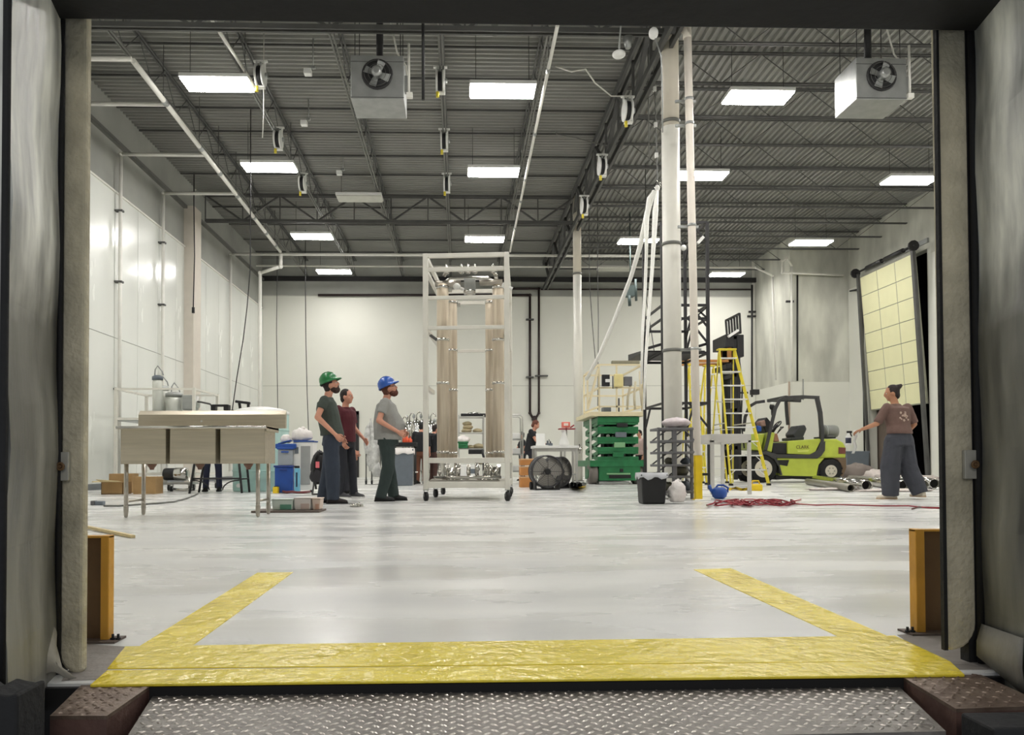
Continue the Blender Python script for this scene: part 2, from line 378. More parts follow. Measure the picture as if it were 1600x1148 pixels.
# ---- floor paint (worn into the floor: parts of it)
def quadpaint(name, pix, m, z=.003, parent=FL, label=None):
    q = []
    for (px, py) in pix:
        Y = fy(py, px)
        q.append(V((pt(px, py, Y).x, Y, 0)))
    mb = MB().hexa([V((p.x, p.y, -.01)) for p in q], [V((p.x, p.y, z)) for p in q])
    o = part(name, mb, m, parent, label=label); o['kind'] = 'structure'; return o
quadpaint('yellow_stripe', [(215, 1012), (299, 1010), (458, 894), (402, 895)], yel_m, .002)
quadpaint('yellow_stripe', [(1322, 1000), (1400, 1000), (1142, 888), (1084, 890)], yel_m, .002)
e0, e1 = fy(1055.5, 800), fy(1031, 800)
quadpaint('yellow_threshold', [(168, 1045.5), (1482, 1033.5), (1398, 994), (196, 1011)], yel_m, .003)
mb = MB(); a0 = pt(150, 1060, 1.88).x; a1 = pt(1495, 1046, 1.88).x
r0, r1 = pt(167, 1045, 1.972).x, pt(1484, 1033, 1.972).x
mb.hexa([(a0, 1.85, -.004), (a1, 1.85, -.004), (r1, 1.972, -.004), (r0, 1.972, -.004)], [(a0, 1.85, .003), (a1, 1.85, .003), (r1, 1.972, .0045), (r0, 1.972, .0045)])
part('threshold_angle', mb, yel_m, FL, .002, label='yellow painted steel edge angle')['kind'] = 'structure'

# ---- jambs, pads, header of the dock opening
jamb_m = mat('weathered jamb concrete', (156, 150, 130), .9, scale=9, col2=(196, 188, 164), bump=.35, bscale=60, detail=8)
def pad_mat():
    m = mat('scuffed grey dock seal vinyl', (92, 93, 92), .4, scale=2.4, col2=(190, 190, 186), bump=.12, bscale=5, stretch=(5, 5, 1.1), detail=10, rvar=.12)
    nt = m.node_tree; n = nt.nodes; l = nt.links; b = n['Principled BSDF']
    # darker low down and paler higher up, with a ragged limit between
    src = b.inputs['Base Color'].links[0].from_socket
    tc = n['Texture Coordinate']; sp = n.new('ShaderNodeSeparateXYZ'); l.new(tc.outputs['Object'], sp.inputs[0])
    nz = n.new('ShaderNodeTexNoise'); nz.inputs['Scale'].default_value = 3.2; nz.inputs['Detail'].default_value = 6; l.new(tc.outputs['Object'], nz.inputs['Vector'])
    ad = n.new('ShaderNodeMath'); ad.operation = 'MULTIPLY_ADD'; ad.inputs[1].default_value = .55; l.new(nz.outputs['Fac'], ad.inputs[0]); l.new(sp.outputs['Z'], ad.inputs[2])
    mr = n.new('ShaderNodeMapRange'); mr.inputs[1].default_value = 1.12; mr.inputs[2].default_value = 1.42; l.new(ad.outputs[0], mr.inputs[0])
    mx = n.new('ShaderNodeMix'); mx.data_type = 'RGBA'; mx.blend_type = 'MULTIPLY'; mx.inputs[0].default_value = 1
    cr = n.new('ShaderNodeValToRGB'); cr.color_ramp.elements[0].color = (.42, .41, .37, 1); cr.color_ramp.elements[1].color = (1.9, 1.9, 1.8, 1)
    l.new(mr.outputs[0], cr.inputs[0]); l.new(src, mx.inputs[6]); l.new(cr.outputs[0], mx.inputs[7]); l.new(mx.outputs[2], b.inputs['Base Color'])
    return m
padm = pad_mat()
skirt_m = mat('grey vinyl skirt', (112, 110, 104), .7, scale=6, col2=(148, 144, 134), bump=.2)
def jamb(px_in_top, px_out_top, px_in_bot, px_out_bot, ybot, side):
    Y = 1.965
    zt = 2.2; zb_ = hz(ybot, Y)
    xi0 = pt(px_in_top, 60, Y).x; xo0 = pt(px_out_top, 60, Y).x; xi1 = pt(px_in_bot, 980, Y).x; xo1 = pt(px_out_bot, 980, Y).x
    sgn = 1 if xo1 > xi1 else -1; r = abs(xo1-xi1)*.9
    # rounded outer foot
    ps = [(xi0, zt), (xi1, zb_+.012)] + [(xo1-sgn*r+sgn*r*math.sin(t*PI/2/6), zb_+r-r*math.cos(t*PI/2/6)) for t in range(7)] + [(xo0, zt)]
    if sgn < 0: ps = ps[::-1]
    return MB().prism(ps, Y, 1.995), (xi0, xo0, xi1, xo1)
mb, JL = jamb(136, 97, 129, 92, 1046, 'l')
jl = struct('trim_3', mb, jamb_m, None, .008)
mb, JR = jamb(1463, 1510, 1481, 1527, 1024, 'r')
jr = struct('trim_4', mb, jamb_m, None, .008)
struct('edge_guard', MB().hexa([(JR[2]-.014,1.958,.035),(JR[2]-.004,1.958,.035),(JR[2]-.004,1.972,.035),(JR[2]-.014,1.972,.035)],[(JR[0]-.004,1.958,1.9),(JR[0]+.002,1.958,1.9),(JR[0]+.002,1.972,1.9),(JR[0]-.004,1.972,1.9)]), rub_m, jr)
struct('gap_light_stop', MB().box(JR[1]-.02, JR[3]+.2, 1.966, 2.0, .0, 2.2).box(JL[3]-.2, JL[1]+.01, 1.966, 2.0, .0, 2.2), rub_m, jr)  # dark strips added to stop light showing through the gaps beside the jambs
# seal pads: faces running out towards the yard
def pad(x_in, x_out, name, label, outx, other):
    mb = MB(); n = 24; vs = []
    for i in range(n+1):
        z = -.06+2.5*i/n
        b = .004*math.sin(i*1.3)
        vs += [(x_in+b, 1.955, z), (x_out+b*2, 1.58, z), (outx, 1.5, z), (outx, 1.955, z)]
    fs = []
    for i in range(n):
        for k in range(4): fs.append((i*4+k, i*4+(k+1) % 4, (i+1)*4+(k+1) % 4, (i+1)*4+k))
    fs += [(3, 2, 1, 0), (4*n, 4*n+1, 4*n+2, 4*n+3)]
    mb.add(vs, fs)
    return mb
lx_in = pt(91, 900, 1.955).x-.004; lx_out = pt(9, 900, 1.58).x
t = thing('dock_seal_pad', 'grey scuffed vinyl dock seal pad beside the opening, on the sink side', 'dock seal', (lx_out-.1, 1.7, 0))
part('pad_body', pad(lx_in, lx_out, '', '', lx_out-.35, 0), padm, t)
part('edge_bead', MB().path([(lx_in+.004, 1.955, z) for z in (0, .6, 1.2, 2.2)], .007, 8), rub_m, t)
part('edge_bead', MB().path([(lx_out-.004, 1.575, z) for z in (0, .6, 1.2, 2.2)], .008, 8), rub_m, t)
P = lambda px, py, Y: tuple(pt(px, py, Y))
mb = MB(); n = 10
vs = []
for i in range(n+1):
    s = i/n
    a = V(P(84+6*s, 965+45*s, 1.93)); b_ = V(P(60+66*s, 1062-10*math.sin(s*5)-8*s, 1.84+.08*s))
    w = .006*math.sin(s*9)
    vs += [a+V((0, -w, 0)), (a+b_)/2+V((0, -.03-w, 0)), b_]
fs = []
for i in range(n): fs += [(3*i, 3*i+1, 3*i+4, 3*i+3), (3*i+1, 3*i+2, 3*i+5, 3*i+4)]
mb.add(vs, fs, True); sk = part('skirt', mb, skirt_m, t, label='creased grey skirt flap'); sm_ = sk.modifiers.new('s', 'SOLIDIFY'); sm_.thickness = .004
rx_in = pt(1534, 900, 1.955).x; rx_out = pt(1601, 900, 1.70).x
t = thing('dock_seal_pad', 'grey scuffed vinyl dock seal pad beside the opening, on the forklift side', 'dock seal', (rx_out+.1, 1.7, 0))
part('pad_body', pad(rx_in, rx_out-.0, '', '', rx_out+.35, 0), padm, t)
part('edge_bead', MB().path([(rx_in-.004, 1.955, z) for z in (0, .6, 1.2, 2.2)], .009, 8), rub_m, t)
mb = MB(); vs = []
for i in range(n+1):
    s = i/n; a = V(P(1536+64*s, 975+22*s, 1.945-.22*s)); b_ = V(P(1528+75*s, 1024+62*s, 1.95-.2*s))
    vs += [a, (a+b_)/2+V((-.012, -.008, 0)), b_]
mb.add(vs, [f for i in range(n) for f in ((3*i, 3*i+3, 3*i+4, 3*i+1), (3*i+1, 3*i+4, 3*i+5, 3*i+2))], True)
sk = part('skirt', mb, skirt_m, t, label='grey skirt flap curling at the foot'); sm_ = sk.modifiers.new('s', 'SOLIDIFY'); sm_.thickness = .004
# header curtain
hb = hz(41, 1.95)
t = thing('dock_seal_header', 'black head curtain hanging across the top of the dock opening', 'dock seal', (.2, 1.75, hb))
mb = MB(); mb.box(-1.6, 1.9, 1.6, 1.95, hb, hb+.5); part('curtain', mb, mat('black head curtain vinyl', (9, 9, 11), .8, var=.2, bump=.1), t, .01)
part('hem', MB().path([(-1.6, 1.604, hb+.004), (0, 1.604, hb+.002), (1.9, 1.604, hb+.004)], .008, 8), rub_m, t)
# bracket plates bolted on both jambs
def bracket(px0, px1, py0, py1, label, flip):
    Y = 1.958
    x0, x1 = pt(px0, py0, Y).x, pt(px1, py0, Y).x; z1, z0 = hz(py0, Y, px0), hz(py1, Y, px0)
    t = thing('bracket_plate', label, 'bracket', ((x0+x1)/2, Y, z0))
    part('plate', MB().box(x0, x1, Y-.006, Y+.006, z0, z1), mat('pale worn bracket steel', (170, 168, 158), .5, metal=.2, var=.12, scale=30), t, .002)
    w = x1-x0; bx = x0+.18*w if not flip else x1-.16*w
    for zz in (z0+.006, z1-.008): part('bolt', MB().tube((bx, Y-.007, zz), (bx, Y-.013, zz), .0045, n=6), brn_m, t)
    c = (x0+w*(.68 if not flip else .34), Y-.012, (z0+z1)/2)
    part('eye', MB().torus((c[0], c[1]-.004, c[2]), .008, .0035, 12, 6, 'y').tube((c[0], Y, c[2]), (c[0], Y-.02, c[2]), .004, n=6), brn_m, t)
bracket(79, 109, 706, 751, 'pale bolted bracket plate on the jamb beside the sink', False)
bracket(1505, 1541, 703, 748, 'pale bolted bracket plate on the jamb beside the forklift side post', True)

# ---- dock leveler with chequer plate
tread_m = mat('worn chequer plate', (96, 91, 85), .42, metal=.4, scale=14, col2=(124, 119, 112), bump=.15)
treadb_m = mat('brown worn chequer plate', (96, 78, 66), .45, metal=.5, scale=14, col2=(132, 116, 102), bump=.15)
lug_m = mat('polished tread lug', (170, 164, 156), .3, metal=.7, var=.12, scale=20)
rust_m = mat('dark red brown side plate', (70, 46, 40), .6, scale=7, col2=(98, 72, 62), bump=.2)
def lugs(quad, z, pitch, size, jit=0):
    """raised bars in two alternating directions over the convex quad"""
    mb = MB(); xs = [p[0] for p in quad]; ys = [p[1] for p in quad]
    def inside(x, y):
        for i in range(4):
            a, b = quad[i], quad[(i+1) % 4]
            if (b[0]-a[0])*(y-a[1])-(b[1]-a[1])*(x-a[0]) < pitch*.25*math.hypot(b[0]-a[0], b[1]-a[1]): return False
        return True
    j = 0; y = min(ys)
    while y < max(ys):
        i = 0; x = min(xs)+(pitch/2 if j % 2 else 0)
        while x < max(xs):
            if inside(x, y):
                t = (PI/5 if j % 2 else -PI/5); c, s = math.cos(t), math.sin(t); L, B, H = size, size*.34, size*.10
                g = lambda a, b, h: (x+a*c-b*s, y+a*s+b*c, z+h)
                mb.add([g(-L/2, 0, -.001), g(0, -B/2, -.001), g(L/2, 0, -.001), g(0, B/2, -.001), g(-L*.22, 0, H), g(L*.22, 0, H)],
                       [(0, 1, 4), (1, 5, 4), (1, 2, 5), (2, 3, 5), (3, 4, 5), (3, 0, 4)], True)
            x += pitch
        y += pitch*.5; j += 1
    return mb
def lev(px, py, z):
    d = Fw + Rt*((px-CX)/FPX) - Up*((py-CY)/FPX); t_ = (z-CH)/d.z; return CAM + d*t_
zl = -.028
q = [lev(186, 1170, zl), lev(1478, 1142, zl), lev(1398, 1066, zl), lev(247, 1074, zl)]
t = thing('dock_leveler', 'grey chequer plate dock leveler deck in front of the yellow threshold', 'dock leveler', (0.2, 1.7, zl))
part('deck_plate', MB().hexa([V((p.x, p.y, zl-.03)) for p in q], [V((p.x, p.y, zl)) for p in q]), tread_m, t)
part('tread_lug', lugs([(p.x, p.y) for p in q], zl, .036, .027), lug_m, t, kind='stuff')
a, b_ = q[3], q[2]
hm = MB()
for k in range(9):
    s0, s1 = k/9+.004, (k+1)/9-.004
    pa, pb = a.lerp(b_, s0), a.lerp(b_, s1)
    part('hinge_knuckle', MB().tube(V((pa.x, pa.y+.008, zl-.004)), V((pb.x, pb.y+.008, zl-.004)), .007, n=8), mat('hinge steel', (92, 78, 74), .45, metal=.5), t)
def kerb(front_l, front_r, back_r, back_l, drop, label, bev):
    P4 = [lev(*p, -.004) for p in (front_l, front_r, back_r, back_l)]
    c = sum(P4, V((0, 0, 0)))/4
    t = thing('kerb_block', label, 'kerb block', (c.x, c.y, -.004))
    part('top_plate', MB().hexa([V((p.x, p.y, -.012)) for p in P4], [V((p.x, p.y, -.004)) for p in P4]), treadb_m, t)
    part('tread_lug', lugs([(p.x, p.y) for p in P4], -.004, .036, .027), treadb_m, t, kind='stuff')
    part('side_plate', MB().hexa([V((p.x, p.y, -.4)) for p in P4], [V((p.x, p.y, -.012)) for p in P4]), rust_m, t)
kerb((78, 1118), (167, 1118), (238, 1069), (128, 1069), .2, 'brown chequer plate block at the pit edge, on the sink side', 0)
kerb((1494, 1107), (1640, 1102), (1520, 1048), (1403, 1053), .2, 'brown chequer plate block at the pit edge, on the forklift side', 0)
struct('wall_pit', MB().box(-1.6, 2.2, 1.852, 1.866, -1.2, -.006).box(-1.6, 2.2, 1.30, 1.31, -1.2, -.35).box(-1.6, 2.2, 1.31, 1.86, -1.22, -1.2), mat('black greasy pit lining', (14, 13, 13), .8))
# black rubber bumpers outside
for sx, px0, px1, py, lab in ((-1, -60, 72, 1062, 'torn black rubber bumper below the dock seal, on the sink side'), (1, 1500, 1690, 1112, 'black rubber bumper below the dock seal, on the forklift side')):
    Y = 1.56; z1 = hz(py, Y, px1 if sx < 0 else px0); x0, x1 = pt(px0, py, Y).x, pt(px1, py, Y).x
    mb = MB(); ps = []; N = 9
    for i in range(N+1): ps.append((x0+(x1-x0)*i/N, z1+(.02*noise.noise(V((i*.9, sx, 0))) if sx < 0 else 0)))
    ps += [(x1, z1-.5), (x0, z1-.5)]
    mb.prism(ps, Y, Y-.1); solo('dock_bumper', mb, rub_m, lab, 'bumper', bevel=.006)
# corner steel apron between jamb and leveler
quadpaint('concrete_patch', [(96, 1064), (152, 1062), (206, 1011), (134, 1006)], mat('grubby concrete patch', (136, 130, 124), .8, bump=.3), .001)
quadpaint('concrete_patch', [(1484, 1046.5), (1560, 1046), (1500, 985), (1402, 992)], mat('grubby concrete patch', (136, 130, 124), .8, bump=.3), .001)

# ---- orange yellow channel posts inside the opening
def post(px_edge, px_split, px_in, py_top, py_bot, label):
    Y = fy(py_bot, px_split); zt = hz(py_top, Y, px_split)
    xs, xe, xi = pt(px_split, py_bot, Y).x, pt(px_edge, py_bot, Y).x, pt(px_in, py_bot, Y).x
    t = thing('guard_post', label, 'post', ((xe+xi)/2, Y, 0))
    s = 1 if xe < xi else -1
    part('web', MB().box(xe-.02*s, xs, Y+.02, Y+.028, .004, zt), brn_m, t)
    part('flange', MB().box(xs, xi, Y-.004, Y+.034, .004, zt+.003), ora_m, t, .003)
    part('flange', MB().box(xe-.06*s, xe-.05*s, Y-.004, Y+.03, .004, zt), ora_m, t)
    part('top_cap', MB().box(xe-.05*s, xi, Y-.002, Y+.03, zt-.004, zt+.002), ora_m, t)
    bx0, bx1 = (xe-.02*s, xi+.03*s)
    part('base_plate', MB().box(bx0, bx1, Y-.03, Y+.05, 0, .006), mat('dirty base plate', (96, 84, 76), .7, bump=.3), t)
    for k in (.012, .028): part('bolt', MB().tube((xi+k*s, Y+.0, .004), (xi+k*s, Y+.0, .022), .004, n=6).tube((xi+k*s, Y, .006), (xi+k*s, Y, .011), .008, n=6), rub_m, t)
post(130, 157, 170, 838, 1002, 'orange channel guard post by the jamb near the sink')
post(1480, 1446, 1432, 828, 990, 'orange channel guard post by the jamb under the walking woman')
# yellow floor scraps and stick
a, b_ = lev(126, 821, .02), lev(208, 838, .012)
solo('wood_batten', MB().bar(a, b_, .03, .02), woodp_m, 'pale wooden batten lying by the jamb behind the orange post', 'batten')
# ================================================================ overhead: girder, joists, lights, pipes
ZJ = 7.93   # underside of the joists
def bar_joist(label, p0, p1, axis, panel=.62, depth=.6, chord=.032, grp='roof bar joists', loc=None):
    """p0,p1 along axis; fixed = other coordinate"""
    fixed, z0 = loc
    g = (lambda s, z, o=0: (fixed+o, s, z)) if axis == 'y' else (lambda s, z, o=0: (s, fixed+o, z))
    t = thing('bar_joist', label, 'joist', g((p0+p1)/2, z0), grp)
    mb = MB()
    for o in (-.03, .03): mb.bar(g(p0, z0, o), g(p1, z0, o), chord, chord)
    part('bottom_chord', mb, steel2_m if axis == 'y' else steel_m, t)
    mb = MB()
    for o in (-.03, .03): mb.bar(g(p0, z0+depth, o), g(p1, z0+depth, o), chord, chord)
    part('top_chord', mb, steel_m, t)
    n = int((p1-p0)/panel); pts = []
    for i in range(n+1): pts.append(g(p0+i*(p1-p0)/n, z0+(depth if i % 2 else 0)))
    part('web_rod', MB().path(pts, .011, 4), steel_m, t)
    return t
for i in range(6):
    x = 1.58-1.88*i
    k = 5-i
    if x < XL: continue
    bar_joist('lengthways roof joist, %s from the panelled wall' % ORD[k], 2.2, YB-.05, 'y', loc=(x, ZJ))
for k in range(-1, 12):
    yy = 13.1+1.41*k
    lab = 'crossways roof joist over the forklift half, %s from the back wall' % ORD[11-k] if 11-k < 13 else 'crossways roof joist high behind the head curtain'
    bar_joist(lab, XG+.1, (XR-.05 if yy < YN-.1 else XN-.1), 'x', loc=(yy, ZJ+.02), panel=.75, grp='crossways roof joists')
# bridging angles across the left half
brd = [4.5, 7.5, 10.5] + [fy_ for fy_ in (13.3, 14.4, 15.6, 17.0, 18.2, 19.6, 20.9, 23.6, 25.3, 27.0, 28.6)]
for i, yy in enumerate(brd):
    solo('bridging_angle', MB().box(XL+.05, XG-.05, yy-.016, yy+.016, ZD-.07, ZD-.03), steel_m,
         'thin dark bridging angle across the roof joists, %s from the back wall' % (ORD[len(brd)-1-i] if len(brd)-1-i < 13 else 'last'), 'bridging', (0, yy, ZD-.09), 'bridging angles')
def truss(name, label, p0, p1, axis, fixed, zb_, zt_, panel, w=.13, th=.06, vert=True):
    g = (lambda s, z, o=0: V((fixed+o, s, z))) if axis == 'y' else (lambda s, z, o=0: V((s, fixed+o, z)))
    t = thing(name, label, 'girder', tuple(g((p0+p1)/2, zb_)))
    for nm, z in (('bottom_chord', zb_), ('top_chord', zt_)):
        mb = MB()
        for o in (-w/2, w/2): mb.bar(g(p0, z, o), g(p1, z, o), th*.7, th*1.6)
        part(nm, mb, steel_m, t)
    n = max(2, int(round((p1-p0)/panel))); n += n % 2; d = (p1-p0)/n
    for i in range(n):
        a = g(p0+i*d, zt_ if i % 2 == 0 else zb_); b2 = g(p0+(i+1)*d, zb_ if i % 2 == 0 else zt_)
        part('diagonal', MB().bar(a, b2, th, th), steel_m, t)
        if vert and i % 2 == 1: pass
        if vert: part('vertical', MB().bar(g(p0+i*d, zb_), g(p0+i*d, zt_), th*.6, th*.6), steel_m, t)
    return t
truss('roof_girder', 'deep dark truss girder running lengthways over the two columns', 2.3, YB-.1, 'y', XG, 7.45, 8.45, 1.4, .16, .085)
truss('roof_girder', 'truss girder crossing the hall from the panelled wall to the slimmer column', XL+.3, XG, 'x', 22.2, 7.66, 8.42, 1.15, .1, .05)
truss('roof_girder', 'truss girder ahead of the thick column, crossing to the panelled wall', XL+.05, XG, 'x', 12.3, 7.66, 8.42, 1.15, .1, .05)
solo('ledger_beam', MB().box(XL, XN, YB-.14, YB-.03, 7.72, 7.9), dark_m, 'black ledger beam along the top of the back wall', 'beam', (0, YB-.1, 7.72))
# zigzag bearing plates of deck at long wall
# ---- columns
def column(x, Y, r, label, zsplit, bands):
    t = thing('building_column', label, 'column', (x, Y, 0))
    part('shaft', MB().lathe((x, Y, 0), [(r, 0), (r, zsplit)], 28), mat('white column paint', (218, 216, 206), .45, var=.04, scale=3), t)
    part('upper_shaft', MB().lathe((x, Y, zsplit), [(r*.97, 0), (r*.97, ZD-zsplit-.15)], 28), pipec_m, t, label='cream painted upper part')
    part('cap_plate', MB().box(x-r*1.2, x+r*1.2, Y-r*1.2, Y+r*1.2, ZD-.16, ZD-.1), steel_m, t)
    part('base_plate', MB().box(x-r*1.15, x+r*1.15, Y-r*1.15, Y+r*1.15, 0, .02), steel_m, t)
    for z in bands: part('band_clamp', MB().lathe((x, Y, z-.025), [(r+.012, 0), (r+.012, .05)], 24), steel2_m, t)
    return t
cx1 = pt(1051, 600, 12.4).x
column(cx1, 12.4, .148, 'thick round building column standing behind the grey plastic rack', hz(200, 12.4, 1050), [hz(y_, 12.4, 1050) for y_ in (192, 382, 548)])
cx2 = pt(903, 600, 22.2).x
column(cx2, 22.2, .125, 'slimmer round building column behind the fan and work table', hz(430, 22.2, 903), [hz(428, 22.2, 903)])
# drain pipe by the thick column
t = thing('drain_pipe', 'pinkish white downpipe strapped beside the thick column', 'pipe', (pt(1088, 670, 11.9).x, 11.9, 0))
a, b_ = pt(1074, 45, 11.9), pt(1090, 752, 11.9)
part('pipe', MB().tube(a+(a-b_).normalized()*.6, b_, .062, n=18), pipep_m, t)
part('elbow', MB().path([pt(1074, 60, 11.9), pt(1073, 47, 11.9), pt(1062, 44, 12.1)], .068, 12), pipep_m, t)
for yy in (155, 193, 352, 545):
    c = pt(1074+(yy-45)*.0225, yy, 11.9)
    part('strap', MB().lathe(c-V((0, 0, .02)), [(.068, 0), (.068, .04)], 16), galv_m, t)
    part('strut_bracket', MB().box(c.x-.2, c.x+.13, c.y+.06, c.y+.1, c.z-.02, c.z+.02), galv_m, t)

# ---- ceiling lights
lens_m = mat('lit lens', (255, 252, 248), .5, emit=LIGHT, var=0)
def light(x, Y, z, label, grp='high bay lights', on=True, first=[None]):
    t = thing('high_bay_light', label, 'ceiling light', (x, Y, z), grp if on else None)
    part('housing', MB().box(x-.62, x+.62, Y-.27, Y+.27, z+.03, z+.10), white_m, t, .01)
    part('lens', MB().box(x-.60, x+.60, Y-.25, Y-.015, z, z+.03).box(x-.60, x+.60, Y+.015, Y+.25, z, z+.03) if on else MB().box(x-.6, x+.6, Y-.25, Y+.25, z, z+.03), lens_m if on else mat('unlit lens', (190, 190, 180), .4), t)
    for sx in (-.5, .5): part('hanger', MB().tube((x+sx, Y, z+.1), (x+sx, Y, ZD), .006, n=5), dark_m, t)
    return t
ZL = 7.5
def ly(py): return (ZL-CH)*FPX/(724-py)
rows = {'over the sink side': [(340, 132), (421, 262), (488, 370), (522, 425)], 'over the middle bay': [(785, 138), (771, 267), (757, 373)],
        'just beyond the long girder': [(1184, 144), (1095, 270), (997, 375)], 'over the forklift': [(1421, 275), (1267, 376), (1135, 427)]}
for rn, L in rows.items():
    for i, (px, py) in enumerate(L):
        Y = ly(py); light(pt(px, py, Y).x, Y, ZL, 'lit high bay light %s, %s in its row from the doorway' % (rn, ORD[i]))
for x in (-4.45, .85, 5.75, 11.0):
    for Y in (9.9, 5.7) + ((14.2,) if x == 11.0 else ()):
        light(x, Y, ZL, 'lit high bay light above the head curtain, %s, %s row' % ({-4.45: 'over the sink side', .85: 'over the middle bay', 5.75: 'past the long girder', 11.0: 'over the forklift side'}[x], {9.9: 'middle', 5.7: 'first', 14.2: 'third'}[Y]), 'lights above the head curtain')
for (px, py, lab) in ((960, 430, 'unlit high bay light past the long girder near the back wall'), (562, 324, 'unlit high bay light behind the crossing truss girder, over the sink side')):
    Y = (ZL-CH)*FPX/(724-py); Y = min(Y, 28.4); light(pt(px, py, Y).x, Y, ZL+.25, lab, on=False)

# ---- white conduit runs under the roof
def pipe(name, pts, r, m, label, cat='pipe', fit=True, n=10):
    t = thing(name, label, cat, tuple(pts[-1]))
    mb = MB()
    for a, b2 in zip(pts, pts[1:]): mb.tube(a, b2, r, n=n)
    part('run', mb, m, t)
    for p in pts[1:-1]: part('elbow', MB().ell(p, r*1.35, 10, 6), m, t)
    return t
ZP2 = 7.5
def cpt(px, py, z):
    d = Fw + Rt*((px-CX)/FPX) - Up*((py-CY)/FPX); return CAM + d*((z-CH)/d.z)
A = cpt(208, 95, ZP2); B = cpt(438, 393, ZP2)
t = thing('conduit_run', 'long white conduit running lengthways under the roof along the panelled wall side', 'conduit', tuple(A))
part('run', MB().tube(A, B, .05, n=12), pipew_m, t)
for k in (.12, .3, .42, .55, .7, .82, .93):
    p = A.lerp(B, k); part('coupling', MB().tube(p, p+(B-A).normalized()*.16, .06, n=12), galv_m, t)
    part('hanger', MB().tube(p, (p.x, p.y, ZD), .008, n=5), steel_m, t)
for py, lab, drop in ((95, 'first', None), (165, 'second', None), (243, 'third', 1), (303, 'fourth', 1)):
    k = cpt(438, py, ZP2); Y = k.y; s = (Y-A.y)/(B.y-A.y); p = A.lerp(B, max(0, s))
    pts = [V((p.x, Y, ZP2)), V((XL+.13, Y, ZP2))]
    pts.append(V((XL+.13, Y, .3 if drop else 5.6)))
    t = pipe('branch_pipe', pts, .04, pipew_m, 'white branch pipe from the long conduit to the panelled wall, %s from the doorway' % lab)
    if drop:
        for z in (2.2, 4.6, 6.2): part('pipe_clip', MB().box(XL+.02, XL+.19, Y-.06, Y+.06, z, z+.04), steel_m, t)
# riser in the corner and the long header
Yh = B.y
pipe('header_pipe', [V((XL+.13, Yh+.4, .3)), V((XL+.13, Yh+.4, ZP2+.02)), V((pt(1038, 396, Yh+.4).x, Yh+.4, ZP2+.02))], .045, pipew_m, 'white header pipe crossing the hall above the frame tower')
q0 = cpt(395, 411, 7.5)
pipe('sprinkler_pipe', [V((XL+.6, 26.6, 7.5)), V((pt(1180, 415, 26.6).x, 26.6, 7.5)), V((pt(1206, 425, 26.6).x, 26.55, 7.2)), V((pt(1206, 425, 26.6).x, 26.4, 3.45))], .032, pipew_m, 'thin white pipe crossing near the back wall and dropping by the concrete corner')
bx = pt(409, 500, 25.4).x
pipe('riser_pipe', [B+V((0, .1, -.03)), B+V((-.02, .15, -.45)), V((bx, B.y+.35, ZP2-.62)), V((bx, B.y+.35, .05))], .055, pipew_m, 'white riser pipe dropping from the conduit end near the back corner')
A2 = cpt(871, 40, ZP2); B2 = cpt(797, 393, ZP2)
t = thing('conduit_run', 'white conduit running lengthways beside a roof joist over the middle bay', 'conduit', tuple(A2))
part('run', MB().tube(A2, B2, .032, n=10), pipew_m, t)
for k in (.1, .3, .5, .62, .8):
    p = A2.lerp(B2, k); part('coupling', MB().tube(p, p+(B2-A2).normalized()*.14, .042, n=10), galv_m, t); part('hanger', MB().tube(p, (p.x, p.y, ZD-.01), .008, n=5), steel_m, t)
A3, B3 = cpt(330, 30, 7.8), cpt(398, 135, 7.8)
solo('conduit_run', MB().tube(A3, B3, .028, n=8), pipew_m, 'short white conduit under the joist beside the first ceiling light', 'conduit')
# black pipes on the back wall
Yw = YB-.12
def wp(px, py): return pt(px, py, Yw)
bp_m = mat('dark maroon black pipe', (44, 30, 30), .5, var=.2)
t = pipe('gas_pipe', [wp(497, 461), wp(828, 461), wp(828, 645), wp(832, 652)], .05, bp_m, 'black pipe along the back wall turning down, ending beside its twin')
for z in (500, 590): part('pipe_clip', MB().box(wp(822, z).x, wp(834, z).x, Yw-.07, YB, wp(828, z).z, wp(828, z).z+.05), steel_m, t)
t = pipe('gas_pipe', [V((pt(800, 452, Yw).x, Yw, wp(800, 451).z)), wp(842, 451), wp(842, 645), wp(838, 652)], .045, bp_m, 'black pipe on the back wall dropping nearer the slimmer column')
part('pipe_clip', MB().box(wp(836, 588).x, wp(856, 588).x, Yw-.07, YB, wp(840, 588).z, wp(840, 588).z+.05), steel_m, t)
part('union', MB().ell(wp(835, 654), .12, 8, 6), bp_m, t)
pipe('gas_pipe', [wp(845, 452), wp(1173, 452)], .03, bp_m, 'thin black pipe high on the back wall past the slimmer column')
# pipes at concrete corner
Yc = YN-.2
def cp(px, py, Y=Yc): return pt(px, py, Y)
pipe('vent_pipe', [cp(1237, 596), cp(1237, 415), cp(1230, 403), cp(1222, 408), cp(1222, 426), cp(1318, 430)], .035, pipew_m, 'white pipe looping above the concrete corner and over to the tall door')
pipe('vent_pipe', [V((XR-.1, YN-.3, 6.6)), V((XR-.12, DY1+.25, 6.5)), V((XR-.12, DY1+.14, 5.9)), V((XR-.12, DY1+.14, .2))], .03, dark_m, 'dark conduit bending down beside the tall door')
solo('wall_conduit', MB().tube(cp(1246, 595, YN-.06), cp(1246, 430, YN-.06), .03), dark_m, 'dark vertical conduit on the bare concrete corner', 'conduit')
for a_, b2, y_ in ((1168, 1238, 494), (1170, 1182, 487), (1228, 1240, 471)):
    solo('strut_rail', MB().bar(cp(a_, y_, YN-.034 if a_ > 1200 else 29.75), cp(b2, y_, YN-.034 if a_ > 1200 else 29.75), .07), dark_m, {494: 'long dark strut rail by the concrete corner', 487: 'short dark strut rail on the back wall', 471: 'short dark strut rail above the white pipes'}[y_], 'rail')
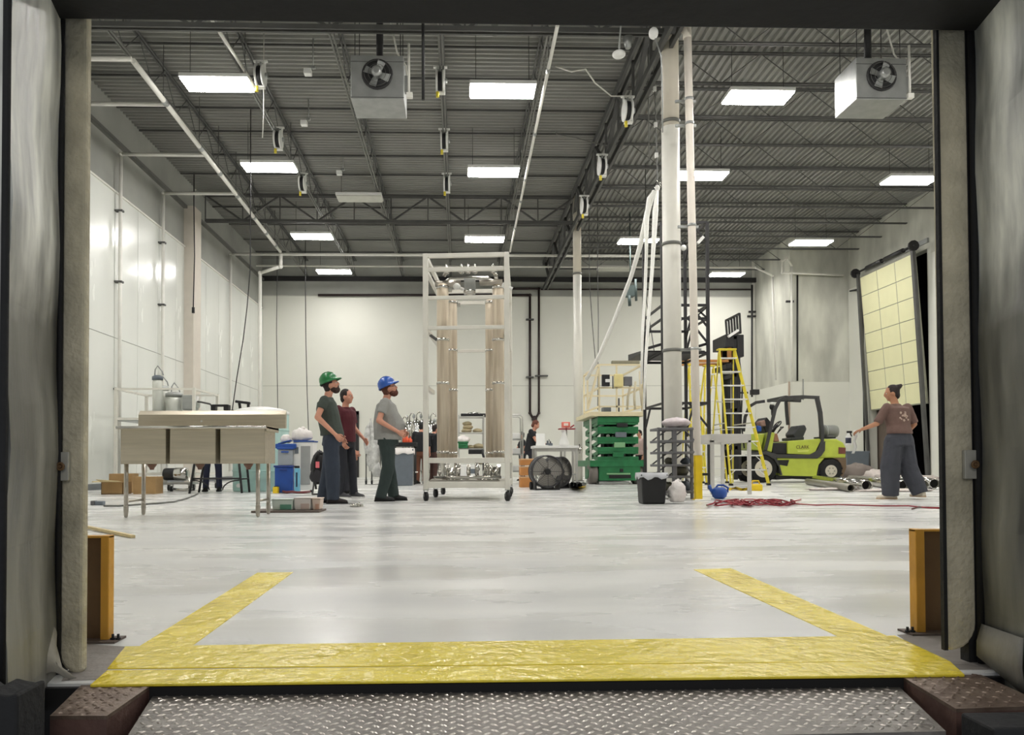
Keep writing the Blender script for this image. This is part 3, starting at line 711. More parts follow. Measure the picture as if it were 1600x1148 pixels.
for px, y0, y1 in ((1175, 445, 620), (1212, 430, 600), (1218, 420, 602)):
    solo('wall_conduit', MB().tube(pt(px, y0, 29.5), pt(px, y1, 29.5), .04), {1175: dark_m, 1212: conc2_m, 1218: galv_m}[px], 'vertical conduit in the recess by the concrete corner, %s from the ladders' % {1175: 'first', 1212: 'second', 1218: 'third'}[px], 'conduit')
# conduit on white corner block
solo('wall_conduit', MB().tube(pt(1233, 596, YN-.1), pt(1233, 686, YN-.1), .035).box(pt(1229, 680, YN-.1).x, pt(1237, 680, YN-.1).x, YN-.14, YN-.03, hz(686, YN-.1), hz(677, YN-.1)), mat('brown box conduit', (158, 140, 124), .6), 'thin conduit with outlet box on the white painted corner', 'conduit')
solo('wall_conduit', MB().tube(pt(1255, 592, YN-.1), pt(1255, 625, YN-.1), .02), galv_m, 'short thin conduit on the white painted corner', 'conduit')
# dangling drops on the long wall side
def drop(pts, r, label, m=dark_m, plug=True, name='hanging_cable'):
    t = thing(name, label, 'cable', tuple(pts[0]))
    pts = [V((pts[0][0], pts[0][1], ZD-.02))]+list(pts)
    part('cable', MB().path(pts, r, 5), m, t)
    if plug: part('plug', MB().tube(V(pts[-1]), V(pts[-1])-V((0, 0, .16)), r*2.6, n=8), m, t)
drop([pt(303, 320, 20.9), pt(304, 400, 20.9), pt(302, 480, 20.9)], .016, 'black hanging cable by the pilaster with a plug at its end')
drop([pt(391, 420, 17), pt(386, 480, 17), pt(380, 530, 17), pt(370, 590, 17), pt(363, 640, 17)], .012, 'thin black cable slanting down towards the round tank')
drop([pt(433, 436, 27), pt(432, 520, 27), pt(434, 640, 27)], .012, 'thin dark cable hanging by the back corner behind the round tank', plug=False)
drop([pt(477, 438, 26), pt(478, 540, 26), pt(480, 620, 26), pt(482, 672, 26)], .014, 'thin dark cable hanging down to the white bags')
for i, (p0, p1, p2, Y) in enumerate((((921, 440), (925, 500), (930, 560), 23), ((934, 440), (935, 500), (934, 640), 23), ((1010, 470), (1018, 520), (1024, 560), 20))):
    drop([pt(*p0, Y), pt(*p1, Y), pt(*p2, Y)], .012, 'thin cable hanging beside the scissor lift, %s from the slimmer column' % ORD[i], steel_m, plug=False)
drop([cpt(1013, 120, 7.9), cpt(1013, 120, 7.9)-V((0, 0, 1.6))], .012, 'grey cord hanging under the long girder', steel2_m, False)
solo('black_dropper_rod', MB().tube(cpt(661, 45, 7.5)+V((0, 0, 1.1)), cpt(661, 45, 7.5)+V((0, 0, -1.15)), .025), blk_m, 'black dropper rod hanging between unit cooler and cord reels', 'rod')

# ---- retractable cord reels under the joists
def reel(px, py, Y, h, label, first=[None]):
    c = pt(px, py, Y)
    if first[0] is None:
        t = thing('cord_reel', label, 'cord reel', tuple(c), 'cord reels under the roof')
        part('mount_bracket', MB().box(c.x-.13, c.x+.13, c.y-.03, c.y+.03, c.z+.25, c.z+.28).box(c.x-.09, c.x-.07, c.y-.05, c.y+.05, c.z+.1, c.z+.27).box(c.x+.07, c.x+.09, c.y-.05, c.y+.05, c.z-.22, c.z+.27).box(c.x-.07, c.x+.09, c.y-.05, c.y+.05, c.z-.24, c.z-.21), white_m, t, .004)
        part('side_plate', MB().lathe((c.x-.085, c.y, c.z), [(.19, 0), (.20, .01), (.2, .03), (.17, .04)], 20, 'x'), white_m, t)
        part('side_plate', MB().lathe((c.x+.035, c.y, c.z), [(.17, 0), (.2, .01), (.2, .03), (.19, .04)], 20, 'x'), white_m, t)
        part('cord_drum', MB().lathe((c.x-.05, c.y, c.z), [(.165, 0), (.172, .04), (.165, .09)], 20, 'x'), blk_m, t)
        part('hub', MB().lathe((c.x+.07, c.y, c.z), [(.05, 0), (.05, .06)], 12, 'x'), galv_m, t)
        part('plug', MB().tube((c.x-.05, c.y-.06, c.z-.23), (c.x-.05, c.y-.06, c.z-.33), .03, n=8), yel2_m, t, label='yellow plug end')
        part('stem', MB().tube((c.x, c.y, c.z+.27), (c.x, c.y, ZJ), .018), galv_m, t)
        first[0] = t
    else: t = copy_tree(first[0], c, None, label)
    return t
k = 0
for nm, L in (('on the joist towards the panelled wall', [(407, 118, 14.0), (435, 218, 16.8), (473, 287, 19.4)]), ('on the joist over the middle bay', [(688, 127, 14.0), (694, 220, 16.9), (698, 287, 19.5)]),
              ('on the long girder', [(981, 173, 14.0), (941, 260, 16.6), (913, 322, 19.1)])):
    for i, (px, py, Y) in enumerate(L): reel(px, py, Y, 0, 'white cord reel hanging %s, %s from the doorway' % (nm, ORD[i]))
drop([pt(412, 140, 14.0), pt(412, 180, 14), pt(410, 215, 14)], .009, 'thin white pull cord under the cord reel nearest the sink side light', pipew_m, False)

# ---- unit coolers
def cooler(pxl, pxr, pyt, pyb, label):
    Y = 12.35; x0, x1 = pt(pxl, pyb, Y).x, pt(pxr, pyb, Y).x; z0, z1 = hz(pyb, Y, pxl), hz(pyt, Y, pxl); xc = (x0+x1)/2; zc = z0+(z1-z0)*.56
    t = thing('unit_heater', label, 'unit heater', (xc, Y+.35, z0))
    part('cabinet', MB().box(x0, x1, Y, Y+.72, z0, z1), galv_m, t, .01)
    part('fan_ring', MB().torus((xc, Y-.01, zc), .235, .022, 24, 8, 'y'), dark_m, t)
    part('fan_well', MB().lathe((xc, Y-.012, zc), [(.23, 0), (.23, .006)], 24, 'y'), blk_m, t)
    part('motor', MB().lathe((xc, Y-.16, zc), [(.05, 0), (.085, .02), (.085, .14)], 14, 'y'), galv_m, t)
    for i in range(4):
        a = PI/4+i*PI/2+.3; c, s = math.cos(a), math.sin(a)
        part('fan_blade', MB().add([(xc+.05*c-.05*s, Y-.03, zc+.05*s+.05*c), (xc+.21*c-.09*s, Y-.05, zc+.21*s+.09*c), (xc+.22*c+.04*s, Y-.02, zc+.22*s-.04*c), (xc+.05*c+.04*s, Y-.015, zc+.05*s-.04*c)], [(0, 1, 2, 3)]), galv_m, t)
    for i in range(3):
        r = .08+.065*i; part('guard_ring', MB().torus((xc, Y-.06, zc), r, .004, 20, 4, 'y'), steel_m, t)
    part('top_seam', MB().box(x0, x1, Y-.004, Y, z1-.11, z1-.1), steel_m, t)
    part('seam', MB().box(x0-.003, x1+.003, Y-.006, Y, z0+.02, z0+.03), steel_m, t)
    part('junction_box', MB().box(x1+.01, x1+.08, Y+.05, Y+.15, z0+.15, z0+.42), galv_m, t, .005)
    part('gas_valve', MB().box(x1+.04, x1+.14, Y+.02, Y+.1, z0+.05, z0+.13).tube((x1+.08, Y+.05, z0+.1), (x1+.08, Y+.05, z0+.95), .02), pipew_m, t)
    part('conduit', MB().path([(x1+.05, Y+.1, z0+.4), (x1+.03, Y+.1, z0+.6), (x1-.12, Y+.15, z0+.85), (xc+.1, Y+.2, ZD-.2)], .015, 6), pipew_m, t)
    part('flue', MB().tube((xc, Y+.4, z1), (xc, Y+.4, ZD), .06, n=12), blk_m, t)
    for sx in (x0+.06, x1-.06):
        for sy in (Y+.08, Y+.64): part('hanger_rod', MB().tube((sx, sy, z1), (sx, sy, ZD), .008, n=5), dark_m, t)
    return t, x0
cooler(548, 631, 86, 154, 'galvanised unit heater with fan hanging over the middle, near the cord reels')
cooler(1338, 1417, 90, 155, 'galvanised unit heater with fan hanging over the forklift side')
# small fittings on the roof
for px, py, z, lab, nm, cat in ((481, 117, 7.9, 'small white sensor box under the roof between unit heater and first reel', 'sensor_box', 'sensor'), (475, 196, 8.0, 'small white sensor box above the second sink side light', 'sensor_box', 'sensor'), (530, 273, 8.1, 'tiny white box under the roof left of the unlit light', 'sensor_box', 'sensor')):
    c = cpt(px, py, z)
    t = thing(nm, lab.replace('left of', 'before'), cat, tuple(c)); part('box', MB().box(c.x-.07, c.x+.07, c.y-.07, c.y+.07, c.z, c.z+.1), white_m, t, .01); part('hanger', MB().tube((c.x+.1, c.y, c.z+.1), (c.x+.1, c.y, ZD), .012).box(c.x+.06, c.x+.14, c.y-.03, c.y+.03, c.z+.12, c.z+.17), galv_m, t)
c = cpt(967, 85, 7.2); t = thing('dome_antenna', 'white dome fitting hanging beside the long girder', 'antenna', tuple(c))
part('dome', MB().ell(c, (.11, .11, .06), 14, 8), white_m, t); part('stem', MB().tube(c, (c.x+.1, c.y, ZD), .015), galv_m, t); part('cone', MB().lathe((c.x+.15, c.y, c.z+.1), [(.04, 0), (.09, .18)], 12), galv_m, t)
c = cpt(1021, 52, 7.2); t = thing('wall_pack_light', 'white box fitting hanging just before the thick column', 'fitting', tuple(c))
part('body', MB().ell(c, (.075, .08, .09), 12, 8), white_m, t); part('cable', MB().path([c, c+V((.12, 0, -.35)), c+V((.16, .1, -1.0)), V((cx1-.16, 12.3, 6))], .012, 5), galv_m, t)
c = cpt(773, 50, 8.2); t = thing('roof_sprinkler', 'small pendent sprinkler fitting near the middle bay light', 'sprinkler', tuple(c))
part('frame', MB().torus(c, .07, .012, 14, 6, 'y').box(c.x-.06, c.x+.06, c.y-.02, c.y+.02, c.z+.08, c.z+.13), steel2_m, t); part('stem', MB().tube(c+V((0, 0, .08)), (c.x, c.y, ZD), .02), steel2_m, t)
c0 = cpt(868, 104, 8.0)
solo('loose_cable', MB().path([c0, cpt(893, 112, 7.75), cpt(915, 108, 7.8), cpt(930, 130, 7.7), cpt(955, 150, 7.6), cpt(978, 150, 8.0), cpt(984, 150, 8.5)], .014, 5), pipew_m, 'loose pale cable swagged from the middle joist to the long girder', 'cable')
solo('loose_cable', MB().path([cpt(868, 205, 8.5), cpt(870, 210, 7.98), cpt(900, 215, 7.7), cpt(935, 225, 7.75), cpt(955, 228, 7.8), cpt(960, 228, 8.5)], .012, 5), steel2_m, 'dark loose cable swagged to the long girder behind the first one', 'cable')
# insulation daubs: pale torn panels along the wall edge
# ================================================================ people
def skinmesh(mb, m, name, voxel, smooth=4, cloth=0):
    """fuse overlapping closed solids into one smooth continuous surface"""
    me = mb.mesh(name, m); o = bpy.data.objects.new(name, me); COL.objects.link(o)
    r = o.modifiers.new('r', 'REMESH'); r.mode = 'VOXEL'; r.voxel_size = voxel; r.use_smooth_shade = True
    s = o.modifiers.new('s', 'SMOOTH'); s.factor = .5; s.iterations = smooth
    dg = bpy.context.evaluated_depsgraph_get(); dg.update()
    me2 = bpy.data.meshes.new_from_object(o.evaluated_get(dg)); bpy.data.objects.remove(o); bpy.data.meshes.remove(me)
    if cloth:
        me2.update()
        for v in me2.vertices:
            p = v.co; k = noise.noise(V((p.x*9, p.y*9, p.z*5)))*.7+noise.noise(V((p.x*22, p.y*22, p.z*14)))*.4
            v.co = p+v.normal*(k*cloth)
        me2.update()
    me2.materials.clear(); me2.materials.append(m)
    return me2
def person(label, X, Y, yaw, H, J, c, voxel=.013, group=None, loc_z=0):
    """J: joints in body space (r = to the person's right, f = forward, u = up), metres for a 1.75 m body"""
    s = H/1.75; y = math.radians(yaw); fw = V((math.sin(y), math.cos(y), 0)); rt = V((math.cos(y), -math.sin(y), 0))
    L = lambda p: (rt*p[0]+fw*p[1]+V((0, 0, p[2])))*s
    Rb = Matrix(((rt.x, fw.x, 0), (rt.y, fw.y, 0), (0, 0, 1)))
    t = thing('person', label, 'person', (X, Y, loc_z), group)
    def link(name, me, lab=None):
        o = bpy.data.objects.new(name, me); COL.objects.link(o); o.parent = t; o['_o'] = t['_o']
        if lab: o['label'] = lab
        return o
    def limb(mb, a, b, ra, rb, n=10):
        a, b = L(a), L(b); mb.tube(a, b, ra*s, rb*s, n); mb.ell(a, ra*s, 10, 8); mb.ell(b, rb*s, 10, 8)
    def rings(mb, secs, grow=0.0):
        """secs: (centre, half width, half depth, up direction tilt ignored)"""
        vs = []; n = 16
        for cc, a, b in secs:
            for i in range(n):
                q = 2*PI*i/n; ca, sa = math.cos(q), math.sin(q)
                sg = lambda v: math.copysign(abs(v)**.85, v)
                vs.append(L((cc[0]+(a+grow)*sg(ca), cc[1]+(b+grow)*sg(sa), cc[2])))
        fs = []
        for j in range(len(secs)-1): fs += [(j*n+i, j*n+(i+1) % n, (j+1)*n+(i+1) % n, (j+1)*n+i) for i in range(n)]
        fs += [tuple(reversed(range(n))), tuple(range((len(secs)-1)*n, len(secs)*n))]
        mb.add(vs, fs, True)
    g = J.get
    pel = V(g('pelvis', (0, 0, .93))); che = V(g('chest', (0, .01, 1.28))); nek = V(g('neck', (0, 0, 1.46))); head = V(g('head', (0, .03, 1.62)))
    belly = g('belly', .115); bw = g('build', 1.0)
    mid = (pel+che)/2
    T = [(pel+V((0, 0, -.10)), .165*bw, .115*bw), (pel, .17*bw, .12*bw), (mid+V((0, (belly-.115)*.6, 0)), .155*bw, belly*bw), (che, .175*bw, .118*bw), (che+V((0, -.005, .10)), .18*bw, .10*bw), (nek+V((0, 0, -.045)), .11, .075), (nek, .058, .058)]
    # ---- body: one continuous skin surface
    mb = MB(); rings(mb, T, -.012)
    limb(mb, nek-V((0, 0, .04)), head-V((0, .02, .06)), .058, .052)
    rot = Matrix.Rotation(math.radians(g('tilt', 0)), 3, 'X'); turn = Matrix.Rotation(math.radians(-g('turn', 0)), 3, 'Z')
    HR = turn @ rot
    hp = lambda p: tuple(head+HR @ V(p))
    def hell(mb_, p, r, n=16, m=12): mb_.ell(L(hp(p)), V(r)*s, n, m, R=Rb @ HR)
    hell(mb, (0, -.005, .02), (.076, .095, .105)); hell(mb, (0, .022, -.05), (.058, .066, .062)); hell(mb, (0, .05, -.088), (.030, .032, .026))
    hell(mb, (0, .098, -.012), (.013, .02, .028), 8, 6); hell(mb, (0, .105, -.028), (.018, .016, .012), 8, 6)
    hell(mb, (0, .084, .022), (.055, .016, .012), 8, 6); hell(mb, (0, .085, -.058), (.026, .012, .008), 8, 6)
    for sx in (-1, 1): hell(mb, (sx*.078, -.005, -.012), (.012, .022, .032), 8, 6); hell(mb, (sx*.042, .062, -.03), (.022, .022, .022), 8, 6)
    arms = {}
    for sd, sx in (('r', 1), ('l', -1)):
        sh = V(g('sh_'+sd, (sx*.185, -.005, 1.40))); el = V(g('el_'+sd, (sx*.23, -.03, 1.12))); wr = V(g('wr_'+sd, (sx*.23, .06, .87)))
        arms[sd] = (sh, el, wr)
        limb(mb, sh, el, .050, .040); limb(mb, el, wr, .042, .027)
        hj, kn, an = V(g('hip_'+sd, (sx*.095, 0, .90))), V(g('kn_'+sd, (sx*.10, .02, .50))), V(g('an_'+sd, (sx*.10, -.02, .085)))
        limb(mb, hj, kn, .078, .052); limb(mb, kn, an, .052, .036)
        limb(mb, an, an+V((0, .11, -.05)), .036, .026)
    me = skinmesh(mb, c.get('skin', skin_m), 'body', voxel, 2)
    # hands grown from inside the wrists: palm, four fingers and thumb
    hb_ = MB()
    for sd, sx in (('r', 1), ('l', -1)):
        sh, el, wr = arms[sd]; d = (wr-el).normalized(); nrm = V(g('palm_'+sd, (-sx, 0, -.15))).normalized(); side = d.cross(nrm).normalized(); nrm = side.cross(d).normalized()
        if side.dot(V((0, 1, 0))) < 0: side = -side   # thumb side towards the front
        pc = wr+d*.055
        A = [wr-d*.02, wr+d*.02, wr+d*.06, wr+d*.095]
        W4 = [.024, .03, .040, .038]; D4 = [.018, .016, .015, .012]
        vs = []
        for a_, w_, d_ in zip(A, W4, D4):
            vs += [L(a_+side*(w_*math.cos(2*PI*i/10))+nrm*(d_*math.sin(2*PI*i/10))) for i in range(10)]
        fs = []
        for j in range(3): fs += [(j*10+i, j*10+(i+1) % 10, (j+1)*10+(i+1) % 10, (j+1)*10+i) for i in range(10)]
        hb_.add(vs, fs+[tuple(reversed(range(10))), tuple(range(30, 40))], True)
        curl = g('curl_'+sd, .5)
        for k, ln in enumerate((.072, .080, .074, .058)):
            b0 = wr+d*.088+side*(.029-.019*k); dd = d.copy(); pts = [L(b0-d*.012)]; rr = [.0092*s]
            for q, f_ in enumerate((.42, .32, .26)):
                dd = (dd*math.cos(curl*.8)+nrm*math.sin(curl*.8)).normalized() if q or curl > .2 else dd
                b0 = b0+dd*(ln*f_); pts.append(L(b0)); rr.append((.0088-.001*q)*s)
            hb_.path(pts, rr, 6)
        b0 = wr+d*.03+side*.026; t1 = (d*.7+side*.7+nrm*.25).normalized(); t2 = (d*.95+side*.25+nrm*.4).normalized()
        hb_.path([L(b0-t1*.01), L(b0+t1*.035), L(b0+t1*.035+t2*.03)], [.012*s, .0105*s, .008*s], 6)
    import bmesh
    bm = bmesh.new(); bm.from_mesh(me); m2 = hb_.mesh('h', c.get('skin', skin_m)); bm.from_mesh(m2); bm.to_mesh(me); bm.free(); bpy.data.meshes.remove(m2)
    link('body', me)
    # ---- clothes
    if 'shirt' in c:
        mb = MB(); hem = pel+V((0, 0, c.get('hem', -.04)))
        S = [(hem, .186*bw, .135*bw+(belly-.115)*.5), (hem+V((0, 0, .05)), .178*bw, .13*bw+(belly-.115)*.6)]+[(T[2][0], .165*bw, (belly+.012)*bw), (che, .185*bw, .128*bw), (che+V((0, -.005, .10)), .188*bw, .108*bw), (nek+V((0, 0, -.05)), .115, .08), (nek+V((0, 0, -.012)), .068, .066)]
        S = [(a_, b_*1.0, d_*c.get('deep', 1.12)) for a_, b_, d_ in S]
        rings(mb, S)
        for sd, sx in (('r', 1), ('l', -1)):
            sh, el, wr = arms[sd]; q = sh+(el-sh)*c.get('sleeve', .62)
            limb(mb, sh+V((-sx*.05, 0, -.02)), sh+V((-sx*.008, 0, .0)), .07, .069); limb(mb, sh+V((-sx*.008, 0, 0)), sh+(el-sh)*.25, .069, .066)
            a_, b2 = L(sh+(el-sh)*.2), L(q); mb.tube(a_, b2, .062*s, .066*s, 12)
            if c.get('sleeve', .62) > 1:
                q2 = el+(wr-el)*(c['sleeve']-1); mb.ell(L(el), .055*s, 10, 8); mb.tube(L(el), L(q2), .054*s, .04*s, 12)
        link('shirt', skinmesh(mb, c['shirt'], 'shirt', voxel, 2, .006*s))
    if 'trousers' in c:
        mb = MB(); bag = c.get('baggy', 0)
        rings(mb, [(pel+V((0, 0, -.13)), .172*bw+bag*.6, .125*bw+bag*.3), (pel+V((0, 0, -.03)), .174*bw+bag*.25, .124*bw+bag*.15), (pel+V((0, 0, c.get('hem', -.04)+.07)), .150*bw, .105*bw)])
        for sd, sx in (('r', 1), ('l', -1)):
            hj, kn, an = V(g('hip_'+sd, (sx*.095, 0, .90))), V(g('kn_'+sd, (sx*.10, .02, .50))), V(g('an_'+sd, (sx*.10, -.02, .085)))
            limb(mb, hj-V((0, 0, .02)), kn, .094*bw+bag*.5, .072+bag); 
            e = an+V((0, .0, -.035)); mb.ell(L(kn), (.072+bag)*s, 12, 8); mb.tube(L(kn), L(e), (.072+bag)*s, (.062+bag*.8)*s, 14)
        link('trousers', skinmesh(mb, c['trousers'], 'trousers', voxel, 2, .009*s))
    for sd, sx in (('r', 1), ('l', -1)):
        an = V(g('an_'+sd, (sx*.10, -.02, .085))); ft = V(g('toe_'+sd, (sx*.02, 1, 0))).normalized(); sr = V((ft.y, -ft.x, 0)); zb_ = an.z-.085
        mb = MB(); vs = []
        prof = [(-.085, .028, .03), (-.07, .040, .085), (-.02, .043, .10), (.04, .045, .085), (.10, .050, .055), (.155, .046, .042), (.19, .028, .028)]
        for f_, w_, h_ in prof:
            for q in range(10):
                a_ = 2*PI*q/10; vs.append(L(V((an.x, an.y, zb_+.018))+ft*f_+sr*(w_*math.cos(a_))+V((0, 0, h_*max(0, math.sin(a_))))))
        fs = []
        for j in range(len(prof)-1): fs += [(j*10+i, j*10+(i+1) % 10, (j+1)*10+(i+1) % 10, (j+1)*10+i) for i in range(10)]
        mb.add(vs, fs+[tuple(reversed(range(10))), tuple(range(60, 70))], True)
        sh_ = part('shoe', MB(), rub_m, t); sh_.data = mb.mesh('shoe', c.get('shoe', rub_m))
        mb = MB(); vs = []
        for z in (0, .02):
            for f_, w_ in ((-.09, .02), (-.07, .042), (0, .046), (.1, .053), (.16, .048), (.197, .02)):
                vs += [L(V((an.x, an.y, zb_+z))+ft*f_+sr*w_)]
            for f_, w_ in ((.197, -.02), (.16, -.048), (.1, -.053), (0, -.046), (-.07, -.042), (-.09, -.02)):
                vs += [L(V((an.x, an.y, zb_+z))+ft*f_+sr*w_)]
        mb.add(vs, [(i, (i+1) % 12, 12+(i+1) % 12, 12+i) for i in range(12)]+[tuple(reversed(range(12))), tuple(range(12, 24))])
        so = bpy.data.objects.new('sole', mb.mesh('sole', c.get('sole', rub_m))); COL.objects.link(so); so.parent = sh_; so['_o'] = t['_o']
    # ---- hair, beard, hat, eyes
    mb = MB(); hell(mb, (0, -.018, .032), (.084, .098, .102)); hell(mb, (0, -.055, -.03), (.07, .055, .07))
    if c.get('bun'): hell(mb, (0, -.10, .085), (.045, .045, .04)); hell(mb, (0.01, -.13, .10), (.03, .03, .03))
    # cut away the face
    me = skinmesh(mb, c.get('hair', hair_m), 'hair', .011, 2, .004)
    import bmesh as _b
    bm = _b.new(); bm.from_mesh(me); inv = (Rb @ HR).transposed()
    kill = [f for f in bm.faces if (lambda q: q.y > .035-(.02 if q.z < -.01 else 0) and q.z < .085)(inv @ (f.calc_center_median()-L(tuple(head)))/s)]
    _b.ops.delete(bm, geom=kill, context='FACES'); bm.to_mesh(me); bm.free()
    link('hair', me)
    if 'beard' in c:
        mb = MB(); hell(mb, (0, .042, -.085), (.052, .058, .05)); hell(mb, (0, .012, -.065), (.068, .06, .045)); hell(mb, (0, .088, -.045), (.03, .016, .009), 10, 6)
        link('beard', skinmesh(mb, c['beard'], 'beard', .01, 1, .004))
    for sx in (-1, 1):
        mb = MB(); hell(mb, (sx*.031, .079, .004), (.012, .011, .009), 8, 6); part('eye', MB(), eye_m, t).data = mb.mesh('eye', eye_m)
        mb = MB(); hell(mb, (sx*.031, .087, .004), (.006, .005, .006), 8, 6); e_ = KIDS(t)[-1]
        ir = bpy.data.objects.new('iris', mb.mesh('iris', hair_m)); COL.objects.link(ir); ir.parent = e_
    if 'hat' in c:
        mb = MB(); vs = []; n = 24
        B3 = Rb @ HR
        prof = [(1.18, .0), (1.16, .012), (1.0, .02), (.99, .05), (.90, .09), (.68, .12), (.35, .137), (.02, .142)]
        rx, ry = .108, .128
        for k, (q, h_) in enumerate(prof):
            for i in range(n):
                a_ = 2*PI*i/n; fx_, fy2 = math.cos(a_), math.sin(a_)
                brim = (max(0, fy2)**3*.032 if k < 2 else 0); br = (.2 if k < 2 else 0)
                vs.append(L(hp((rx*(q-br*.6*(1-max(0, fy2)))*fx_, -.012+(ry*(q-br*.6*(1-max(0, fy2))))*fy2+brim, .042+h_-(.004 if k == 0 else 0)))))
        fs = []
        for j in range(len(prof)-1): fs += [(j*n+i, j*n+(i+1) % n, (j+1)*n+(i+1) % n, (j+1)*n+i) for i in range(n)]
        mb.add(vs, fs+[tuple(range((len(prof)-1)*n, len(prof)*n))], True)
        hat = part('hard_hat', MB(), c['hat'], t); hat.data = mb.mesh('hard_hat', c['hat'])
        so = hat.modifiers.new('s', 'SOLIDIFY'); so.thickness = .004
        mb = MB()
        for off in (-.03, 0, .03): mb.path([L(hp((off, -.012+.118*math.cos(a_), .058+.128*math.sin(a_)))) for a_ in [PI*i/10 for i in range(1, 10)]], .006*s, 5)
        rb = bpy.data.objects.new('crown_ridge', mb.mesh('crown_ridge', c['hat'])); COL.objects.link(rb); rb.parent = hat
        mb = MB(); hell(mb, (0, -.12, .035), (.05, .02, .014)); sp = bpy.data.objects.new('suspension_knob', mb.mesh('suspension_knob', blk_m)); COL.objects.link(sp); sp.parent = hat
    if 'glasses' in c:
        mb = MB()
        for sx in (-1, 1):
            mb.path([L(hp((sx*.031+.02*math.cos(2*PI*i/12), .094, .004+.015*math.sin(2*PI*i/12)))) for i in range(12)], .002*s, 4, True)
            mb.tube(L(hp((sx*.05, .092, .008))), L(hp((sx*.078, 0, .01))), .002*s, n=4)
        part('glasses', MB(), blk_m, t).data = mb.mesh('glasses', blk_m)
    t['_s'] = s
    return t, (lambda p: V((X, Y, loc_z))+L(p)), arms
def cl(name, c, r=.85, **k): return mat(name, c, r, var=k.pop('var', .08), scale=k.pop('scale', 9), bump=.25, bscale=40, **k)
pers, _, _ = person('bearded person in a green hard hat and dark grey shirt looking up, hand on hip', -1.74, 10.25, 88, 1.73,
    dict(pelvis=(0, .03, .92), chest=(0, -.035, 1.27), neck=(0, -.035, 1.46), head=(0, .015, 1.615), tilt=20, turn=0, belly=.12,
         el_r=(.26, -.13, 1.16), wr_r=(.21, .10, .93), palm_r=(-1, .0, 0), curl_r=.9, el_l=(-.26, -.12, 1.16), wr_l=(-.21, .10, .93), sh_r=(.185, -.05, 1.39), sh_l=(-.185, -.05, 1.39),
         hip_r=(.095, .02, .89), hip_l=(-.095, .02, .89), kn_r=(.11, .05, .49), kn_l=(-.10, -.02, .49), an_r=(.12, .06, .085), an_l=(-.11, -.11, .085)),
    dict(shirt=cl('charcoal green shirt', (66, 74, 68)), trousers=cl('dark navy work trousers', (48, 56, 70)), hat=grnh_m, beard=beard2_m, hair=hair_m, shoe=mat('dark brown boot', (44, 36, 34), .7), sleeve=.5, baggy=.032, hem=.0, deep=1.2))
person('bearded person in a blue hard hat and light grey shirt looking up at the frame', -1.03, 10.8, 86, 1.75,
    dict(pelvis=(0, .02, .93), chest=(0, .0, 1.27), neck=(0, -.01, 1.46), head=(0, .04, 1.60), tilt=24, belly=.165, build=1.16,
         el_r=(.27, -.10, 1.13), wr_r=(.20, .16, .98), palm_r=(-1, 0, -.2), curl_r=.6, el_l=(-.27, -.08, 1.13), wr_l=(-.16, .20, 1.0), sh_r=(.20, -.015, 1.39), sh_l=(-.20, -.015, 1.39),
         kn_r=(.11, .03, .49), kn_l=(-.10, .03, .49), an_r=(.11, -.08, .085), an_l=(-.11, .10, .085)),
    dict(shirt=cl('light heather grey tee', (150, 150, 146)), trousers=cl('dark green grey trousers', (48, 60, 58)), hat=bluh_m, beard=beard_m, hair=beard_m, shoe=mat('black boot', (32, 32, 34), .7), sleeve=.6, glasses=1, baggy=.02, hem=-.06))
person('person in a maroon tee half hidden behind the green hard hat', -1.78, 11.9, 118, 1.72,
    dict(pelvis=(0, .0, .93), head=(0, .03, 1.61), tilt=4, turn=-10, el_l=(-.26, -.02, 1.13), wr_l=(-.27, .16, .95), palm_l=(1, 0, -.2), el_r=(.25, -.03, 1.12), wr_r=(.22, .10, .9),
         kn_l=(-.10, .06, .50), an_l=(-.12, .08, .085)),
    dict(shirt=cl('maroon tee', (86, 30, 40)), trousers=cl('black jeans', (36, 38, 46)), hair=hair_m, shoe=mat('dark grey canvas shoe', (70, 70, 74), .7), sole=white_m, sleeve=.75))
person('bare armed person in black standing behind the maroon tee by the tan door', pt(545, 700, 13.6).x, 13.6, 100, 1.42,
    dict(el_r=(.25, .02, 1.14), wr_r=(.24, .22, .93), head=(0, .06, 1.6)),
    dict(shirt=cl('black tee', (32, 32, 38)), trousers=cl('black jeans', (36, 38, 46)), hair=hair_m, sleeve=.6), voxel=.018)
w, WP, WA = person('person seen from behind in baggy dark trousers and brown printed tee, hair in a bun', 6.28, 10.6, -14, 1.66,
    dict(pelvis=(0, -.01, .93), chest=(0, .03, 1.27), neck=(-.01, .05, 1.45), head=(-.03, .09, 1.60), tilt=-6, turn=-55, build=1.06,
         sh_l=(-.19, .03, 1.38), el_l=(-.30, .10, 1.14), wr_l=(-.38, .32, 1.06), palm_l=(0, 0, -1), curl_l=.5, sh_r=(.19, .02, 1.38), el_r=(.27, -.02, 1.13), wr_r=(.21, .12, .96),
         kn_l=(-.14, .03, .49), an_l=(-.13, .04, .085), kn_r=(.14, -.01, .49), an_r=(.24, -.14, .12), toe_l=(-.9, .5, 0), toe_r=(.1, 1, 0)),
    dict(shirt=cl('brown washed tee', (112, 88, 80)), trousers=cl('charcoal baggy denim', (66, 68, 76)), hair=hair_m, skin=skin2_m, bun=1, shoe=mat('cream canvas shoe', (214, 204, 186), .7), sole=mat('gum sole', (196, 170, 140), .7), sleeve=.95, baggy=.066, hem=.05, deep=1.02))
